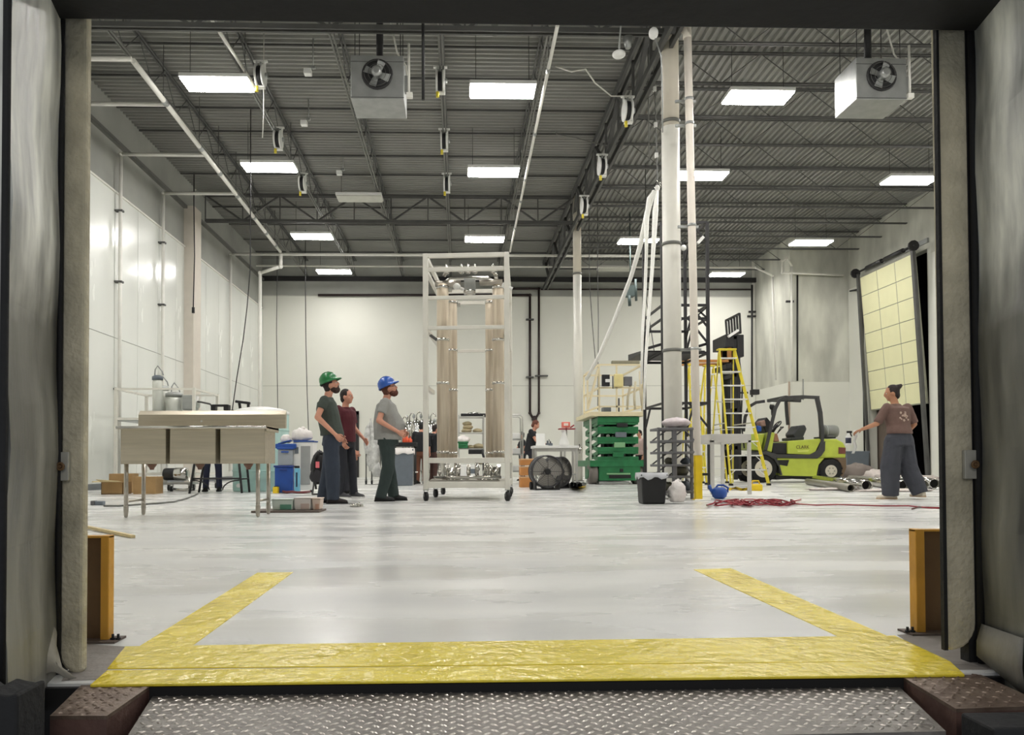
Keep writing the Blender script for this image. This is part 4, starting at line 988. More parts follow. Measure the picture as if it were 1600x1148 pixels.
# faded print on the back of the tee
mb = MB(); random.seed(3)
for k in range(15):
    a_ = random.uniform(0, 6.28); r = random.uniform(0, .075); c_ = WP((.0+r*1.3*math.cos(a_), -.118+.03*abs(math.cos(a_))*r/.1, 1.25+r*1.1*math.sin(a_)))
    mb.ell(c_, (random.uniform(.012, .024), .012, random.uniform(.010, .02)), 7, 4)
part('shirt_print', mb, mat('faded cream print', (188, 166, 152), .9), w, label='faded pale flower print')
# what she carries: a dark bottle and white paper strip
wr = WP((-.38, .32, 1.06)); hand = WP((-.41, .42, 1.03))
t = thing('spray_bottle', 'small white bottle with dark band held out by the person with the bun', 'bottle', tuple(hand+V((-.10, .03, -.17))))
b0 = hand+V((-.09, .03, -.20))
part('bottle_body', MB().lathe(b0, [(.035, 0), (.038, .01), (.038, .13), (.016, .16), (.016, .18)], 14), white_m, t)
part('band', MB().lathe(b0+V((0, 0, .03)), [(.0395, 0), (.0395, .08)], 14), mat('navy label band', (40, 44, 66), .5), t)
part('trigger', MB().box(b0.x-.02, b0.x+.05, b0.y-.012, b0.y+.012, b0.z+.18, b0.z+.21).bar(b0+V((.03, 0, .18)), b0+V((.05, 0, .13)), .012), blk_m, t)
mb = MB(); p0 = hand+V((.0, .02, .02))
pts = [p0+V((0, 0, 0)), p0+V((.02, -.01, -.08)), p0+V((-.005, .01, -.16)), p0+V((.015, 0, -.24)), p0+V((-.03, .0, -.34))]
vs = []
for p in pts: vs += [p+V((-.022, 0, 0)), p+V((.022, .006, 0))]
mb.add(vs, [(2*i, 2*i+1, 2*i+3, 2*i+2) for i in range(4)], True)
o = solo('paper_strip', mb, white_m, 'crumpled white paper strip dangling from the hand of the person with the bun', 'paper'); s_ = o.modifiers.new('s', 'SOLIDIFY'); s_.thickness = .003
# smaller people at the back
bk = cl('black cotton', (30, 32, 36)); brt = cl('rust brown trousers', (118, 76, 58))
person('person in black top, black cap and brown trousers facing the vats', pt(658, 700, 20).x, 20, 12, 1.66, dict(el_l=(-.25, .05, 1.14), wr_l=(-.2, .25, 1.05), head=(0, .06, 1.6)),
    dict(shirt=bk, trousers=brt, hair=blk_m, sleeve=1.3), voxel=.02)
person('person in black beside the vats reaching out a bare arm', pt(677, 700, 20.3).x, 20.3, 60, 1.62, dict(el_r=(.2, .16, 1.12), wr_r=(.12, .36, 1.02), head=(0, .08, 1.58), sh_r=(.18, .03, 1.38)),
    dict(shirt=bk, trousers=cl('dark brown trousers', (80, 56, 50)), hair=hair_m, sleeve=.8), voxel=.02)
person('person in black leaning over the work table beside the orange crates', pt(830, 700, 19).x, 19.0, 95, 1.66, dict(pelvis=(0, -.05, .92), chest=(0, .02, 1.25), neck=(0, .06, 1.43), head=(0, .12, 1.58), tilt=-25, el_r=(.24, .12, 1.16), wr_r=(.18, .34, 1.06), el_l=(-.24, .1, 1.14), wr_l=(-.18, .33, 1.04)),
    dict(shirt=bk, trousers=cl('black jeans', (36, 38, 46)), hair=beard_m, sleeve=.6), voxel=.02)
person('person in pale pink top standing behind the green scissor lift', pt(1000, 700, 21.5).x, 21.5, -120, 1.48, dict(tilt=-15, el_r=(.22, .12, 1.12), wr_r=(.15, .3, 1.02)),
    dict(shirt=cl('dusty pink top', (200, 176, 170)), trousers=bk, hair=hair_m, sleeve=1.2), voxel=.02)
person('stooping person in navy trousers behind the steel sink', pt(331, 740, 14.95).x, 14.98, 172, 1.62,
    dict(pelvis=(0, -.06, .90), chest=(0, .28, 1.06), neck=(0, .42, 1.12), head=(0, .54, 1.10), tilt=-50, sh_r=(.18, .38, 1.08), sh_l=(-.18, .38, 1.08), el_r=(.2, .48, .84), wr_r=(.12, .62, .72), el_l=(-.2, .46, .84), wr_l=(-.12, .6, .7),
         hip_r=(.1, -.04, .88), hip_l=(-.1, -.04, .88), kn_r=(.12, -.02, .48), kn_l=(-.12, -.02, .48), an_r=(.14, -.04, .085), an_l=(-.14, -.04, .085)),
    dict(shirt=cl('slate tee', (84, 92, 98)), trousers=cl('navy trousers', (40, 44, 66)), hair=hair_m, sleeve=.6, hem=.02), voxel=.018)
person('small distant person in dark top behind the wire frame cart', pt(816, 690, 23).x, 23, -100, 1.5, dict(el_r=(.22, .14, 1.12), wr_r=(.15, .32, 1.02)),
    dict(shirt=bk, trousers=bk, hair=hair_m), voxel=.022)
# ================================================================ equipment
P = pt
def B(px0, px1, py0, py1, Y, dep):
    return (pt(px0, py1, Y).x, pt(px1, py1, Y).x, Y, Y+dep, hz(py1, Y, px0), hz(py0, Y, px0))
def place(label, name, cat, px, Y, z=0, group=None):
    return thing(name, label, cat, (pt(px, 724-(z-CH)*FPX/Y, Y).x, Y, z), group)
def caster(parent, x, y, r, M=None, yaw=0):
    mb = MB(); mb.M = M or mb.M
    mb.box(x-.035, x+.035, y-.035, y+.035, r*2+.02, r*2+.03); mb.box(x-.03, x-.024, y-.02, y+.02, r*.9, r*2+.02); mb.box(x+.024, x+.03, y-.02, y+.02, r*.9, r*2+.02)
    c = part('caster', mb, galv_m, parent)
    mb = MB(); mb.M = (M or mb.M) @ Matrix.Translation((x, y, r)) @ Matrix.Rotation(yaw, 4, 'Z'); mb.lathe((-.018, 0, 0), [(r*.6, -.004), (r, 0), (r, .036), (r*.6, .04)], 18, 'x')
    w_ = part('wheel', mb, blk_m, c)
    return c
# ---- frame tower
Y0 = 10.72; x0 = pt(661, 700, Y0).x; an = math.radians(-5)
TM = Matrix.Translation((x0, Y0, 0)) @ Matrix.Rotation(an, 4, 'Z')
TW, TD = 1.23, 2.25
z_ = lambda py, Y=Y0: hz(py, Y, 730)
t = thing('frame_tower', 'tall aluminium frame tower on casters holding two pairs of long metal cylinders', 'equipment', (x0+TW/2, Y0+TD/2, 0))
def tp(name, m, f, bevel=0, parent=None, **k):
    mb = MB(); mb.M = TM; f(mb); return part(name, mb, m, parent or t, bevel, **k)
ZT = z_(396); s_ = .072; zb_ = z_(765)
for (x, y) in ((0, 0), (TW-s_, 0), (0, TD), (TW-s_, TD)):
    tp('post', alup_m, lambda mb: mb.box(x, x+s_, y, y+s_, zb_, ZT), .006)
for zc, h in ((ZT-.03, .06), (z_(421), .055), (z_(465), .05), (z_(512), .05), (z_(719), .075), (z_(757), .09)):
    for y in (0, TD):
        if y and abs(zc-z_(465)) < .01: continue
        tp('cross_rail', alup_m, lambda mb: mb.box(s_, TW-s_, y+.01, y+s_-.01, zc-h/2, zc+h/2), .005)
    for x in (0, TW-s_):
        if abs(zc-z_(465)) < .01: continue
        tp('side_rail', alup_m, lambda mb: mb.box(x+.01, x+s_-.01, s_, TD, zc-h/2, zc+h/2), .005)
for zc in (1.62,): tp('side_rail', alup_m, lambda mb: mb.box(.01, s_-.01, s_, .9, zc-.03, zc+.03))
tp('side_panel', galv_m, lambda mb: mb.box(TW-s_*.6, TW-s_*.5, s_, TD, z_(752), z_(722)))
cyl_m = mat('streaked stainless housing', (196, 180, 158), .42, metal=.35, scale=4, col2=(228, 216, 196), stretch=(6, 6, .35), detail=6, bump=.05)
for (px, yy, r) in ((692, .45, .088), (706, 1.5, .09), (779, .45, .086), (767.5, 1.5, .092)):
    Yc_ = Y0+yy; X = pt(px, 600, Yc_).x
    cc = part('cylinder_housing', MB().lathe((X, Yc_, z_(717)), [(r, 0), (r, z_(433)-z_(717)-.05), (r*.8, z_(433)-z_(717)), (r*.3, z_(433)-z_(717)+.02)], 22), cyl_m, t)
    for zc in (z_(440), z_(525), 1.7, .68): part('band_clamp', MB().lathe((X, Yc_, zc), [(r+.008, 0), (r+.008, .035)], 20), ssp_m, cc)
    part('clamp_ear', MB().box(X-.02+r, X+.05+r, Yc_-.02, Yc_+.02, z_(445), z_(439)), ssp_m, cc)
    part('mount_arm', MB().bar((X-r, Yc_, z_(523)), (X-r-.10 if px < 730 else X+r+.03, Yc_, z_(515)), .03, .04), steel_m, cc)
# pipework on top and below
T1 = lambda x, y, z: TM @ V((x, y, z))
part('manifold', MB().path([T1(.25, .5, z_(418)), T1(.32, .45, z_(409)), T1(.95, .45, z_(409)), T1(1.02, .5, z_(418)), T1(1.02, 1.2, z_(418))], .03, 10), ssp_m, t)
part('manifold', MB().path([T1(.22, .9, z_(419)), T1(.30, .9, z_(412)), T1(.90, .9, z_(412)), T1(.98, .9, z_(419)), T1(1.0, 1.5, z_(419))], .03, 10), ssp_m, t)
for x in (.3, .52, .62, .72, .98):
    part('valve', MB().ell(T1(x, .44, z_(412)), .05, 10, 8).tube(T1(x, .44, z_(412)), T1(x, .44, z_(401)), .016), ssp_m, t)
part('header_bar', MB().tube(T1(.12, .5, z_(431)), T1(.5, .5, z_(431)), .05), ss_m, t); part('header_bar', MB().tube(T1(.78, .5, z_(430)), T1(1.12, .5, z_(430)), .045), ss_m, t)
part('actuator', MB().box(T1(.55, .5, 0).x, T1(.72, .5, 0).x, Y0+.4, Y0+.6, z_(446), z_(424)), galv_m, t, .01)
part('actuator_cap', MB().lathe(T1(.635, .47, z_(450)), [(.05, 0), (.09, .02), (.09, .06)], 14), ssp_m, t)
for x in (.46, 1.17): part('sight_valve', MB().ell(T1(x, .3, z_(441)), (.055, .04, .05), 12, 8).tube(T1(x, .3, z_(441)), T1(x+.1, .3, z_(446)), .022), white_m, t)
for i, x in enumerate((.28, .42, .74, .86)):
    part('bend_pipe', MB().path([T1(x, .35+.2*(i % 2), .56), T1(x, .35+.2*(i % 2), .38)]+[T1(x+.1-.1*math.cos(a_), .35+.2*(i % 2), .38-.1*math.sin(a_)) for a_ in (PI*k/6 for k in range(1, 6))]+[T1(x+.2, .35, .5)], .03, 10), ssp_m, t)
part('pump', MB().lathe(T1(.30, .8, .36), [(.06, -.12), (.11, -.1), (.11, .1), (.05, .14)], 16, 'x').tube(T1(.30, .8, .3), T1(.30, .8, .22), .04), ssp_m, t)
part('pump', MB().lathe(T1(.92, .8, .36), [(.05, -.12), (.12, -.08), (.12, .1), (.06, .14)], 16, 'x').tube(T1(.92, .8, .3), T1(.92, .8, .22), .04), ssp_m, t)
part('floor_tray', MB().box(T1(.08, 0, 0).x, T1(1.1, 0, 0).x, Y0+.2, Y0+1.4, .27, .29), ss_m, t)
part('cross_pipe', MB().tube(T1(.12, .25, .33), T1(1.1, .25, .33), .022), ssp_m, t)
for i in range(7):
    x = .2+.14*i; part('small_valve', MB().ell(T1(x, .3, .40+.05*(i % 3)), (.03, .03, .035), 8, 6).tube(T1(x, .3, .33), T1(x, .3, .5), .012), ssp_m, t)
for y in (0, TD*.52, TD):
    for x in (s_/2, TW-s_/2): caster(t, x, y+.03, .066, TM, .5)

# ---- three bowl sink
Ya, Yb_ = 7.63, 8.13
rx0, rx1 = pt(183, 666, Ya).x, pt(417, 666, Ya).x
t = thing('steel_sink', 'freestanding three bowl stainless steel sink with tall backsplash', 'sink', ((rx0+rx1)/2, 7.88, 0))
zr = hz(665.5, Ya, 300)
mb = MB(); bw = [(187, 258), (264, 336), (343, 413)]
xs = [(pt(a_, 700, Ya).x, pt(b2, 700, Ya).x) for a_, b2 in bw]
# rim deck: strips around the bowls
mb.box(rx0, rx1, Ya-.02, Ya+.04, zr-.03, zr).box(rx0, rx1, Yb_-.06, Yb_, zr-.03, zr).box(rx0, xs[0][0]+.02, Ya, Yb_, zr-.03, zr).box(xs[2][1]-.02, rx1+.0, Ya, Yb_, zr-.03, zr)
for i in (0, 1): mb.box(xs[i][1]-.01, xs[i+1][0]+.01, Ya, Yb_, zr-.03, zr)
part('rim', mb, ssh_m, t, .006)
part('rim_roll', MB().tube((rx0, Ya-.02, zr-.012), (rx1, Ya-.02, zr-.012), .014), ssp_m, t)
zbo = hz(724.5, Ya, 300)
for a_, b2 in xs:
    mb = MB(); th = .008; yA, yB = Ya+.02, Yb_-.05
    mb.box(a_, b2, yA, yA+th, zbo, zr-.02).box(a_, b2, yB-th, yB, zbo, zr-.02).box(a_, a_+th, yA, yB, zbo, zr-.02).box(b2-th, b2, yA, yB, zbo, zr-.02).box(a_, b2, yA, yB, zbo, zbo+th)
    bo = part('bowl', mb, ssh_m, t, .004)
    xc = (a_+b2)/2; part('drain', MB().lathe((xc, (yA+yB)/2, zbo-.06), [(.02, 0), (.026, .02), (.045, .045), (.05, .06)], 14), mat('brown brass drain', (120, 92, 78), .4, metal=.6), bo)
for i in (0, 1): part('bowl_gap_shade', MB().box(xs[i][1]+.004, xs[i+1][0]-.004, Ya+.2, Ya+.21, zbo+.01, zr-.03), mat('gap shade', (60, 60, 56), .6, metal=.5), t, label='dark sheet standing for shade between two bowls')  # thin dark sheet puts the shade between the bowls into colour
zs = hz(641, Yb_, 300)
mb = MB(); mb.prism([(Yb_, zr), (Yb_, zs-.045), (Yb_+.05, zs), (Yb_+.06, zs), (Yb_+.06, zr)], pt(216, 655, Yb_).x, pt(446, 655, Yb_).x, 'x')
part('backsplash', mb, ssh_m, t, .003)
part('side_apron', MB().box(rx1-.012, rx1, Ya, Yb_, zr-.05, zr-.0), ssh_m, t)
for px in (323,): part('tap_hole_plug', MB().lathe((pt(315, 657, Yb_).x, Yb_-.004, hz(657, Yb_)), [(.011, 0), (.011, .006)], 10, 'y'), white_m, t)
for px, y in ((197, Ya+.06), (403, Ya+.06)):
    X = pt(px, 780, y).x
    for yy in (y, y+.42):
        l = part('leg', MB().tube((X, yy, .06), (X, yy, zbo+.01), .021, n=14), ss_m, t)
        part('foot', MB().lathe((X, yy, 0), [(.012, 0), (.019, .012), (.024, .07), (.024, .11), (.021, .12)], 14), ss_m, l)
    part('stretcher', MB().tube((X, y, .16), (X, y+.42, .16), .012), ss_m, t)

# ---- frame cart with filter vessels behind the sink
t = place('aluminium frame cart with clear filter vessels against the panelled wall', 'frame_cart', 'cart', 240, 15.6)
cxa, cxb = pt(178, 620, 15.5).x, pt(300, 620, 15.5).x; zt = hz(605, 15.5, 178)
for x in (cxa, cxb):
    for y in (15.5, 17.0): part('post', MB().box(x, x+.06, y, y+.06, .14, zt), alup_m, t, .005)
for y in (15.5, 17.0):
    for z in (zt-.06, hz(655, 15.5), .3): part('cross_rail', MB().box(cxa+.06, cxb, y+.01, y+.05, z+.01, z+.05), alup_m, t)
for x in (cxa, cxb):
    for z in (zt-.06, hz(655, 15.5), .3): part('side_rail', MB().box(x+.01, x+.05, 15.56, 17.0, z+.01, z+.05), alup_m, t)
part('shelf', MB().box(cxa+.06, cxb, 15.55, 17.03, hz(655, 15.5)-.02, hz(655, 15.5)), galv_m, t)
def vessel(px, Y, r, zb2, zt2, lid):
    X = pt(px, 640, Y).x
    v = part('filter_vessel', MB().lathe((X, Y, zb2), [(r, 0), (r, zt2-zb2-.06), (r*.85, zt2-zb2)], 18), mat('pale clear vessel', (222, 224, 216), .2, metal=.3, var=.05), t)
    part('lid', MB().lathe((X, Y, zt2-.02), [(r*1.1, 0), (r*1.1, .07), (r*.6, .1)], 18), lid, v); part('handle', MB().path([(X-.06, Y, zt2+.08), (X-.05, Y, zt2+.2), (X, Y, zt2+.28), (X+.1, Y, zt2+.16), (X+.12, Y, zt2+.08)], .014, 6), galv_m, v)
    return v
zsf = hz(655, 15.5)
vessel(246, 16.0, .10, zsf, hz(592, 16.0), gpl_m)
vessel(254, 16.4, .12, zsf, hz(608, 16.4), galv_m)
vessel(272, 16.2, .16, zsf, hz(618, 16.2), galv_m)
part('motor_box', MB().box(*B(284, 303, 617, 640, 16.0, .3)), galv_m, t, .02)
part('motor_end', MB().lathe((pt(303, 628, 16.1).x, 16.15, hz(628, 16.1)), [(.13, 0), (.13, .08), (.05, .1)], 14, 'x'), alu_m, t)
part('hose', MB().path([P(306, 627, 16.1), P(314, 628, 16), P(328, 631, 15.8), P(331, 634, 15.8)], .02, 6), steel_m, t)
for x in (cxa+.04, pt(263, 700, 15.5).x, cxb+.02):
    for y in (15.55, 17.0): caster(t, x, y, .06)
# valve block with black body seen over the sink
t = thing('valve_block', 'black valve handle assembly resting on the tank edge above the sink', 'valve', P(343, 640, 14.75))
part('body', MB().box(*B(329, 336, 632, 641, 14.72, .15)).box(*B(349, 357, 632, 641, 14.72, .15)), blk_m, t, .01)
part('bar_handle', MB().box(*B(331, 356, 631.5, 635, 14.72, .1)), blk_m, t, .01)
# round poly tank
t = place('large round pale teal translucent tank with a white domed lid behind the sink', 'poly_tank', 'tank', 408, 15.2)
X = pt(408, 700, 15.2).x; R_ = .54; zk = hz(645, 15.2)
part('tank_shell', MB().lathe((X, 15.2, 0), [(R_*.97, 0), (R_, .04), (R_, zk-.05), (R_*.98, zk)], 36), teal_m, t)
part('domed_lid', MB().lathe((X, 15.2, zk), [(R_*1.02, -.03), (R_*1.02, .02), (R_*.8, .08), (R_*.4, .12), (.02, .13)], 36), white_m, t)
for z in (.4, .8, 1.2): part('rib', MB().torus((X, 15.2, z), R_+.004, .012, 36, 6), teal_m, t)
part('lid_handle', MB().bar(P(368, 627, 15.1), P(391, 630, 15.1), .08, .05).bar(P(374, 629, 15.1), P(376, 643, 15.1), .05, .05).bar(P(388, 630, 15.1), P(388, 641, 15.1), .05, .05), blk_m, t, .01)
part('outlet', MB().tube((X-.3, 14.8, .12), (X-.3, 14.68, .12), .04), white_m, t)
# low pale teal tub at floor
t = place('long low pale teal tub on the floor beyond the folding table', 'low_tub', 'tub', 405, 16.2)
mb = MB(); b5 = B(368, 432, 728, 757, 16.0, .7); b5 = (b5[0], b5[1], b5[2], b5[3], 0, b5[5])
part('tub_shell', MB().hexa([(b5[0]+.06, b5[2]+.04, 0), (b5[1]-.06, b5[2]+.04, 0), (b5[1]-.06, b5[3]-.04, 0), (b5[0]+.06, b5[3]-.04, 0)], [(b5[0], b5[2], b5[5]), (b5[1], b5[2], b5[5]), (b5[1], b5[3], b5[5]), (b5[0], b5[3], b5[5])]), mat('pale teal poly', (196, 226, 220), .4), t, .02)
part('tub_lip', MB().box(b5[0]-.02, b5[1]+.02, b5[2]-.02, b5[3]+.02, b5[5], b5[5]+.03), mat('pale teal poly', (196, 226, 220), .4), t, .01)
# folding table (legs show under the sink)
t = place('black legged folding table standing behind the sink', 'folding_table', 'table', 336, 14.2)
ta, tb = pt(296, 760, 13.95).x, pt(378, 760, 13.95).x
part('tabletop', MB().box(ta-.1, tb+.1, 13.9, 14.5, .72, .76), white_m, t, .01)
for x, dx_ in ((ta, .12), (tb, -.07)):
    for y in (13.95, 14.45): part('leg', MB().tube((x, y, 0), (x+dx_, y, .72), .022, n=8), dark_m, t)
    part('leg_brace', MB().tube((x+dx_*.35, 13.95, .26), (x+dx_*.35, 14.45, .26), .014, n=6), dark_m, t)
part('stretcher', MB().tube((ta+.05, 13.95, .27), (tb-.03, 13.95, .27), .016, n=6), dark_m, t)
for x, s__ in ((ta+.06, 1), (tb-.05, -1)): part('arched_brace', MB().path([(x+s__*.30*math.sin(k*PI/12), 13.95, .24-.18*(1-math.cos(k*PI/12))) for k in range(7)], .012, 6), dark_m, t)
# small pump cart
t = place('small stainless pump on a wheeled base behind the first sink bowl', 'pump_cart', 'pump', 280, 15.2)
X = pt(281, 750, 15.0).x
part('base', MB().box(X-.4, X+.25, 14.95, 15.35, .14, .18), galv_m, t)
part('pump_body', MB().lathe((X+.02, 15.1, .34), [(.05, -.18), (.13, -.14), (.13, .08), (.07, .12)], 16, 'x'), ssp_m, t)
part('motor', MB().lathe((X-.22, 15.1, .34), [(.11, -.12), (.12, -.1), (.12, .14), (.09, .16)], 16, 'x'), blk_m, t)
part('column', MB().box(X-.36, X-.30, 15.1, 15.16, .18, .62).box(X-.36, X+.16, 15.1, 15.16, .56, .62), white_m, t)
part('hose', MB().path([(X+.1, 15.05, .3), (X+.2, 15.0, .2), (X+.25, 14.95, .06), (X+.1, 14.9, .03), (X-.1, 14.95, .05)], .025, 8), ssp_m, t)
for x in (X-.36, X-.16, X+.2): caster(t, x, 15.0, .055)
# cardboard boxes
def carton(label, px0, px1, py0, py1, Y, dep, m=tan_m, flaps=False, z0=0, seam=True):
    b5 = B(px0, px1, py0, py1, Y, dep); z1 = b5[5]-(b5[4]-z0) if z0 is not None else b5[5]
    z0 = z0 if z0 is not None else b5[4]
    t = thing('cardboard_box', label, 'box', ((b5[0]+b5[1])/2, Y+dep/2, z0))
    x0_, x1_ = b5[0], b5[1]; z1 = z0+(b5[5]-b5[4])
    if flaps:
        mb = MB(); mb.box(x0_, x1_, Y, Y+.01, z0, z1).box(x0_, x1_, Y+dep-.01, Y+dep, z0, z1).box(x0_, x0_+.01, Y, Y+dep, z0, z1).box(x1_-.01, x1_, Y, Y+dep, z0, z1).box(x0_, x1_, Y, Y+dep, z0, z0+.01)
        part('box_body', mb, m, t)
        part('flap', MB().hexa([(x0_, Y, z1), (x1_, Y, z1), (x1_, Y+.008, z1), (x0_, Y+.008, z1)], [(x0_-.0, Y-.2, z1+.05), (x1_, Y-.2, z1+.02), (x1_, Y-.2, z1+.028), (x0_, Y-.2, z1+.058)]), tan2_m, t)
        part('flap', MB().hexa([(x0_, Y, z1), (x0_, Y+dep, z1), (x0_+.008, Y+dep, z1), (x0_+.008, Y, z1)], [(x0_-.17, Y, z1-.0), (x0_-.17, Y+dep, z1-.0), (x0_-.16, Y+dep, z1+.02), (x0_-.16, Y, z1+.02)]), tan2_m, t)
    else:
        part('box_body', MB().box(x0_, x1_, Y, Y+dep, z0, z1), m, t, .004)
        part('tape', MB().box(x0_-.001, x1_+.001, Y+dep/2-.025, Y+dep/2+.025, z1, z1+.002), tan2_m, t)
    return t
carton('open cardboard box with pale flaps beside the first sink leg', 158, 192, 750, 769, 13.7, .35, flaps=True)
carton('cardboard box standing upright behind the open box', 170, 206, 733, 763, 14.4, .3)
carton('plain brown cardboard box behind the first pair of sink legs', 208, 243, 742, 769, 13.8, .35)
# plug and cable on floor
t = thing('power_cable', 'grey cable with a dark plug lying on the floor under the sink', 'cable', lev(240, 784, 0))
part('cable', MB().path([lev(162, 790, .02), lev(185, 790, .012), lev(215, 788, .012), lev(245, 786, .012), lev(270, 784, .012), lev(290, 779, .012), lev(303, 774, .012), lev(309, 771, .012)], .012, 6), steel2_m, t)
c = lev(157, 789, 0); part('plug', MB().box(c.x-.06, c.x+.05, c.y-.04, c.y+.04, 0, .055), gpl_m, t, .012); part('plug_end', MB().box(c.x-.11, c.x-.06, c.y-.05, c.y+.05, 0, .06), gpl2_m, t, .01)
# tray with tubs
Yt_ = fy(800, 450); t = thing('floor_board', 'thin dark board lying on the floor beside the sink legs with tubs on it', 'board', lev(450, 800, 0))
xa, xb = pt(396, 800, Yt_).x, pt(502, 800, Yt_).x
part('board', MB().box(xa, xb, Yt_-.1, Yt_+.32, .0, .022), mat('grey brown board', (104, 92, 86), .7), t, .004)
for i, (p0, p1, pyt, m, lab, cont) in enumerate(((424, 458, 779, mat('frosted tub', (206, 218, 210), .35), 'frosted tub with green contents on the floor board', (96, 150, 128)), (459, 486, 777, mat('frosted white tub', (222, 216, 212), .35), 'frosted white tub in the middle of the floor board', (200, 180, 172)), (487, 501, 778, mat('pinkish tub', (214, 194, 180), .4), 'narrow pinkish tub at the end of the floor board', (190, 150, 130)))):
    Yq = Yt_+.02; xx0, xx1 = pt(p0, 790, Yq).x, pt(p1, 790, Yq).x; zq = hz(pyt, Yq)
    tt = thing('plastic_tub', lab, 'tub', ((xx0+xx1)/2, Yq+.1, .022))
    part('tub_body', MB().hexa([(xx0+.012, Yq+.01, .022), (xx1-.012, Yq+.01, .022), (xx1-.012, Yq+.2, .022), (xx0+.012, Yq+.2, .022)], [(xx0, Yq, zq), (xx1, Yq, zq), (xx1, Yq+.21, zq), (xx0, Yq+.21, zq)]), m, tt, .01)
    part('lid', MB().box(xx0-.004, xx1+.004, Yq-.004, Yq+.214, zq, zq+.01), m, tt, .003)
    part('contents_label', MB().box((xx0*.6+xx1*.4), xx1-.02, Yq-.003, Yq+.006, .03, zq*.62), mat('contents %d' % i, cont, .6), tt)
c = lev(556, 792, 0)
t = thing('metal_fitting', 'small shiny metal fitting lying on the floor between the two hard hat wearers', 'fitting', c)
part('fitting_body', MB().tube(c+V((-.07, 0, .022)), c+V((.03, 0, .022)), .022), ssp_m, t); part('flange', MB().tube(c+V((.03, .0, .024)), c+V((.05, 0, .024)), .035).tube(c+V((.05, 0, .02)), c+V((.09, -.01, .02)), .015), ssp_m, t)
# coolers, bags and cabinet beyond the board
Y = 14.0
def bx(label, name, cat, px0, px1, py0, py1, Y, dep, m, z0=None, bev=.015, extra=None, grp=None):
    b5 = list(B(px0, px1, py0, py1, Y, dep))
    if z0 is not None: b5[4] = z0
    t = thing(name, label, cat, ((b5[0]+b5[1])/2, Y+dep/2, b5[4]), grp)
    part('body', MB().box(*b5), m, t, bev)
    if extra: extra(t, b5)
    return t
def lidx(m):
    def f(t, b): part('lid', MB().box(b[0]-.015, b[1]+.015, b[2]-.015, b[3]+.015, b[5], b[5]+.035), m, t, .008); part('handle', MB().box((b[0]+b[1])/2-.07, (b[0]+b[1])/2+.07, b[2]-.03, b[2]-.012, b[5]-.06, b[5]-.03), m, t, .006)
    return f
bx('dark blue storage tote on the floor by the yellow block', 'storage_tote', 'tote', 429, 457, 730, 764, 14.0, .4, blu_m, 0, extra=lidx(mat('navy lid', (30, 58, 130), .4)))
t_t = hz(729, 14.0)+.036
bx('grey translucent tote on top of the blue tote', 'storage_tote', 'tote', 434, 457, 702, 727, 14.02, .36, mat('grey translucent tote', (156, 162, 168), .4), t_t, extra=lidx(blu_m))
bx('flat blue tray on the grey tote', 'tray', 'tray', 430, 462, 693, 699, 14.02, .36, blu_m, hz(702, 14.02)+.03, extra=lambda t, b: part('raised_end', MB().bar((b[0]+.05, b[2]+.1, b[5]), (b[1]-.1, b[2]+.1, b[5]+.06), .2, .02), blu_m, t))
def cab(t, b):
    part('door', MB().box(b[0]+.14, b[1]-.05, b[2]-.012, b[2], b[4]+.1, b[5]-.08), mat('grey door panel', (158, 160, 158), .5), t, .004, label='grey inset door')
    part('top_rail', MB().box(b[0], b[1]+.02, b[2]-.02, b[3], b[5], b[5]+.02), blu_m, t); part('latch', MB().box(b[0]+.03, b[0]+.10, b[2]-.015, b[2], b[5]-.22, b[5]-.1), gpl_m, t)
    for x in (b[0]+.03, b[1]-.06): part('foot', MB().box(x, x+.04, b[2]+.02, b[2]+.06, 0, .05), blk_m, t)
bx('white cabinet with grey door panel under the white bags', 'utility_cabinet', 'cabinet', 458, 489, 690, 762, 14.1, .4, white_m, .05, extra=cab)
def bot(t, b):
    part('cap', MB().tube(((b[0]+b[1])/2, b[2]+.04, b[5]), ((b[0]+b[1])/2, b[2]+.04, b[5]+.04), .045), blk_m, t); part('grip_slot', MB().box(b[0]+.03, b[1]-.03, b[2]-.008, b[2], b[4]+.12, b[5]-.08), mat('dark blue inset', (40, 60, 90), .5), t, .01)
bx('light blue jug with dark cap in front of the white cabinet', 'jug', 'jug', 459.5, 467.5, 731, 764, 13.7, .12, lbl_m, 0, extra=bot, bev=.02)
t = place('yellow wedge shaped block beside the blue tote', 'yellow_block', 'block', 429, 13.9)
b5 = B(426, 434, 755, 765, 13.85, .12); part('block', MB().box(b5[0], b5[1], b5[2], b5[3], 0, b5[5]-b5[4]), yel3_m, t, .008); part('block_cap', MB().box(b5[0]+.02, b5[1]-.02, b5[2]+.02, b5[3]-.02, b5[5]-b5[4], b5[5]-b5[4]+.015), blk_m, t)
def lump(c, r, seed, amp=.22, n=18, m=12, fr=2.2):
    mb = MB().ell((0, 0, 0), 1, n, m); mb2 = MB(); vs = []
    for p in mb.v:
        p = V(p); k = 1+amp*noise.noise(p*fr+V((seed*7.3, 0, 0)))+amp*.5*noise.noise(p*fr*3+V((seed, 3, 0)))
        q = V((p.x*r[0]*k, p.y*r[1]*k, p.z*r[2]*k)); q.z = max(q.z, -r[2]*.75)
        vs.append(V(c)+q)
    mb2.add(vs, mb.f, True); return mb2
def bag(label, px, py, Y, r, m=bag_m, seed=1, knot=True):
    c = pt(px, py, Y); t = thing('plastic_bag', label, 'bag', (c.x, c.y, c.z-r[2]*.75))
    part('bag_body', lump(c, r, seed), m, t)
    if knot:
        part('knot', lump(c+V((.02, 0, r[2]*.95)), (r[0]*.25, r[1]*.25, r[2]*.22), seed+3, .3, 10, 8), m, t)
    return t
bag('puffy white bag on top of the white cabinet', 472, 680, 14.25, (.19, .18, .14), seed=2)
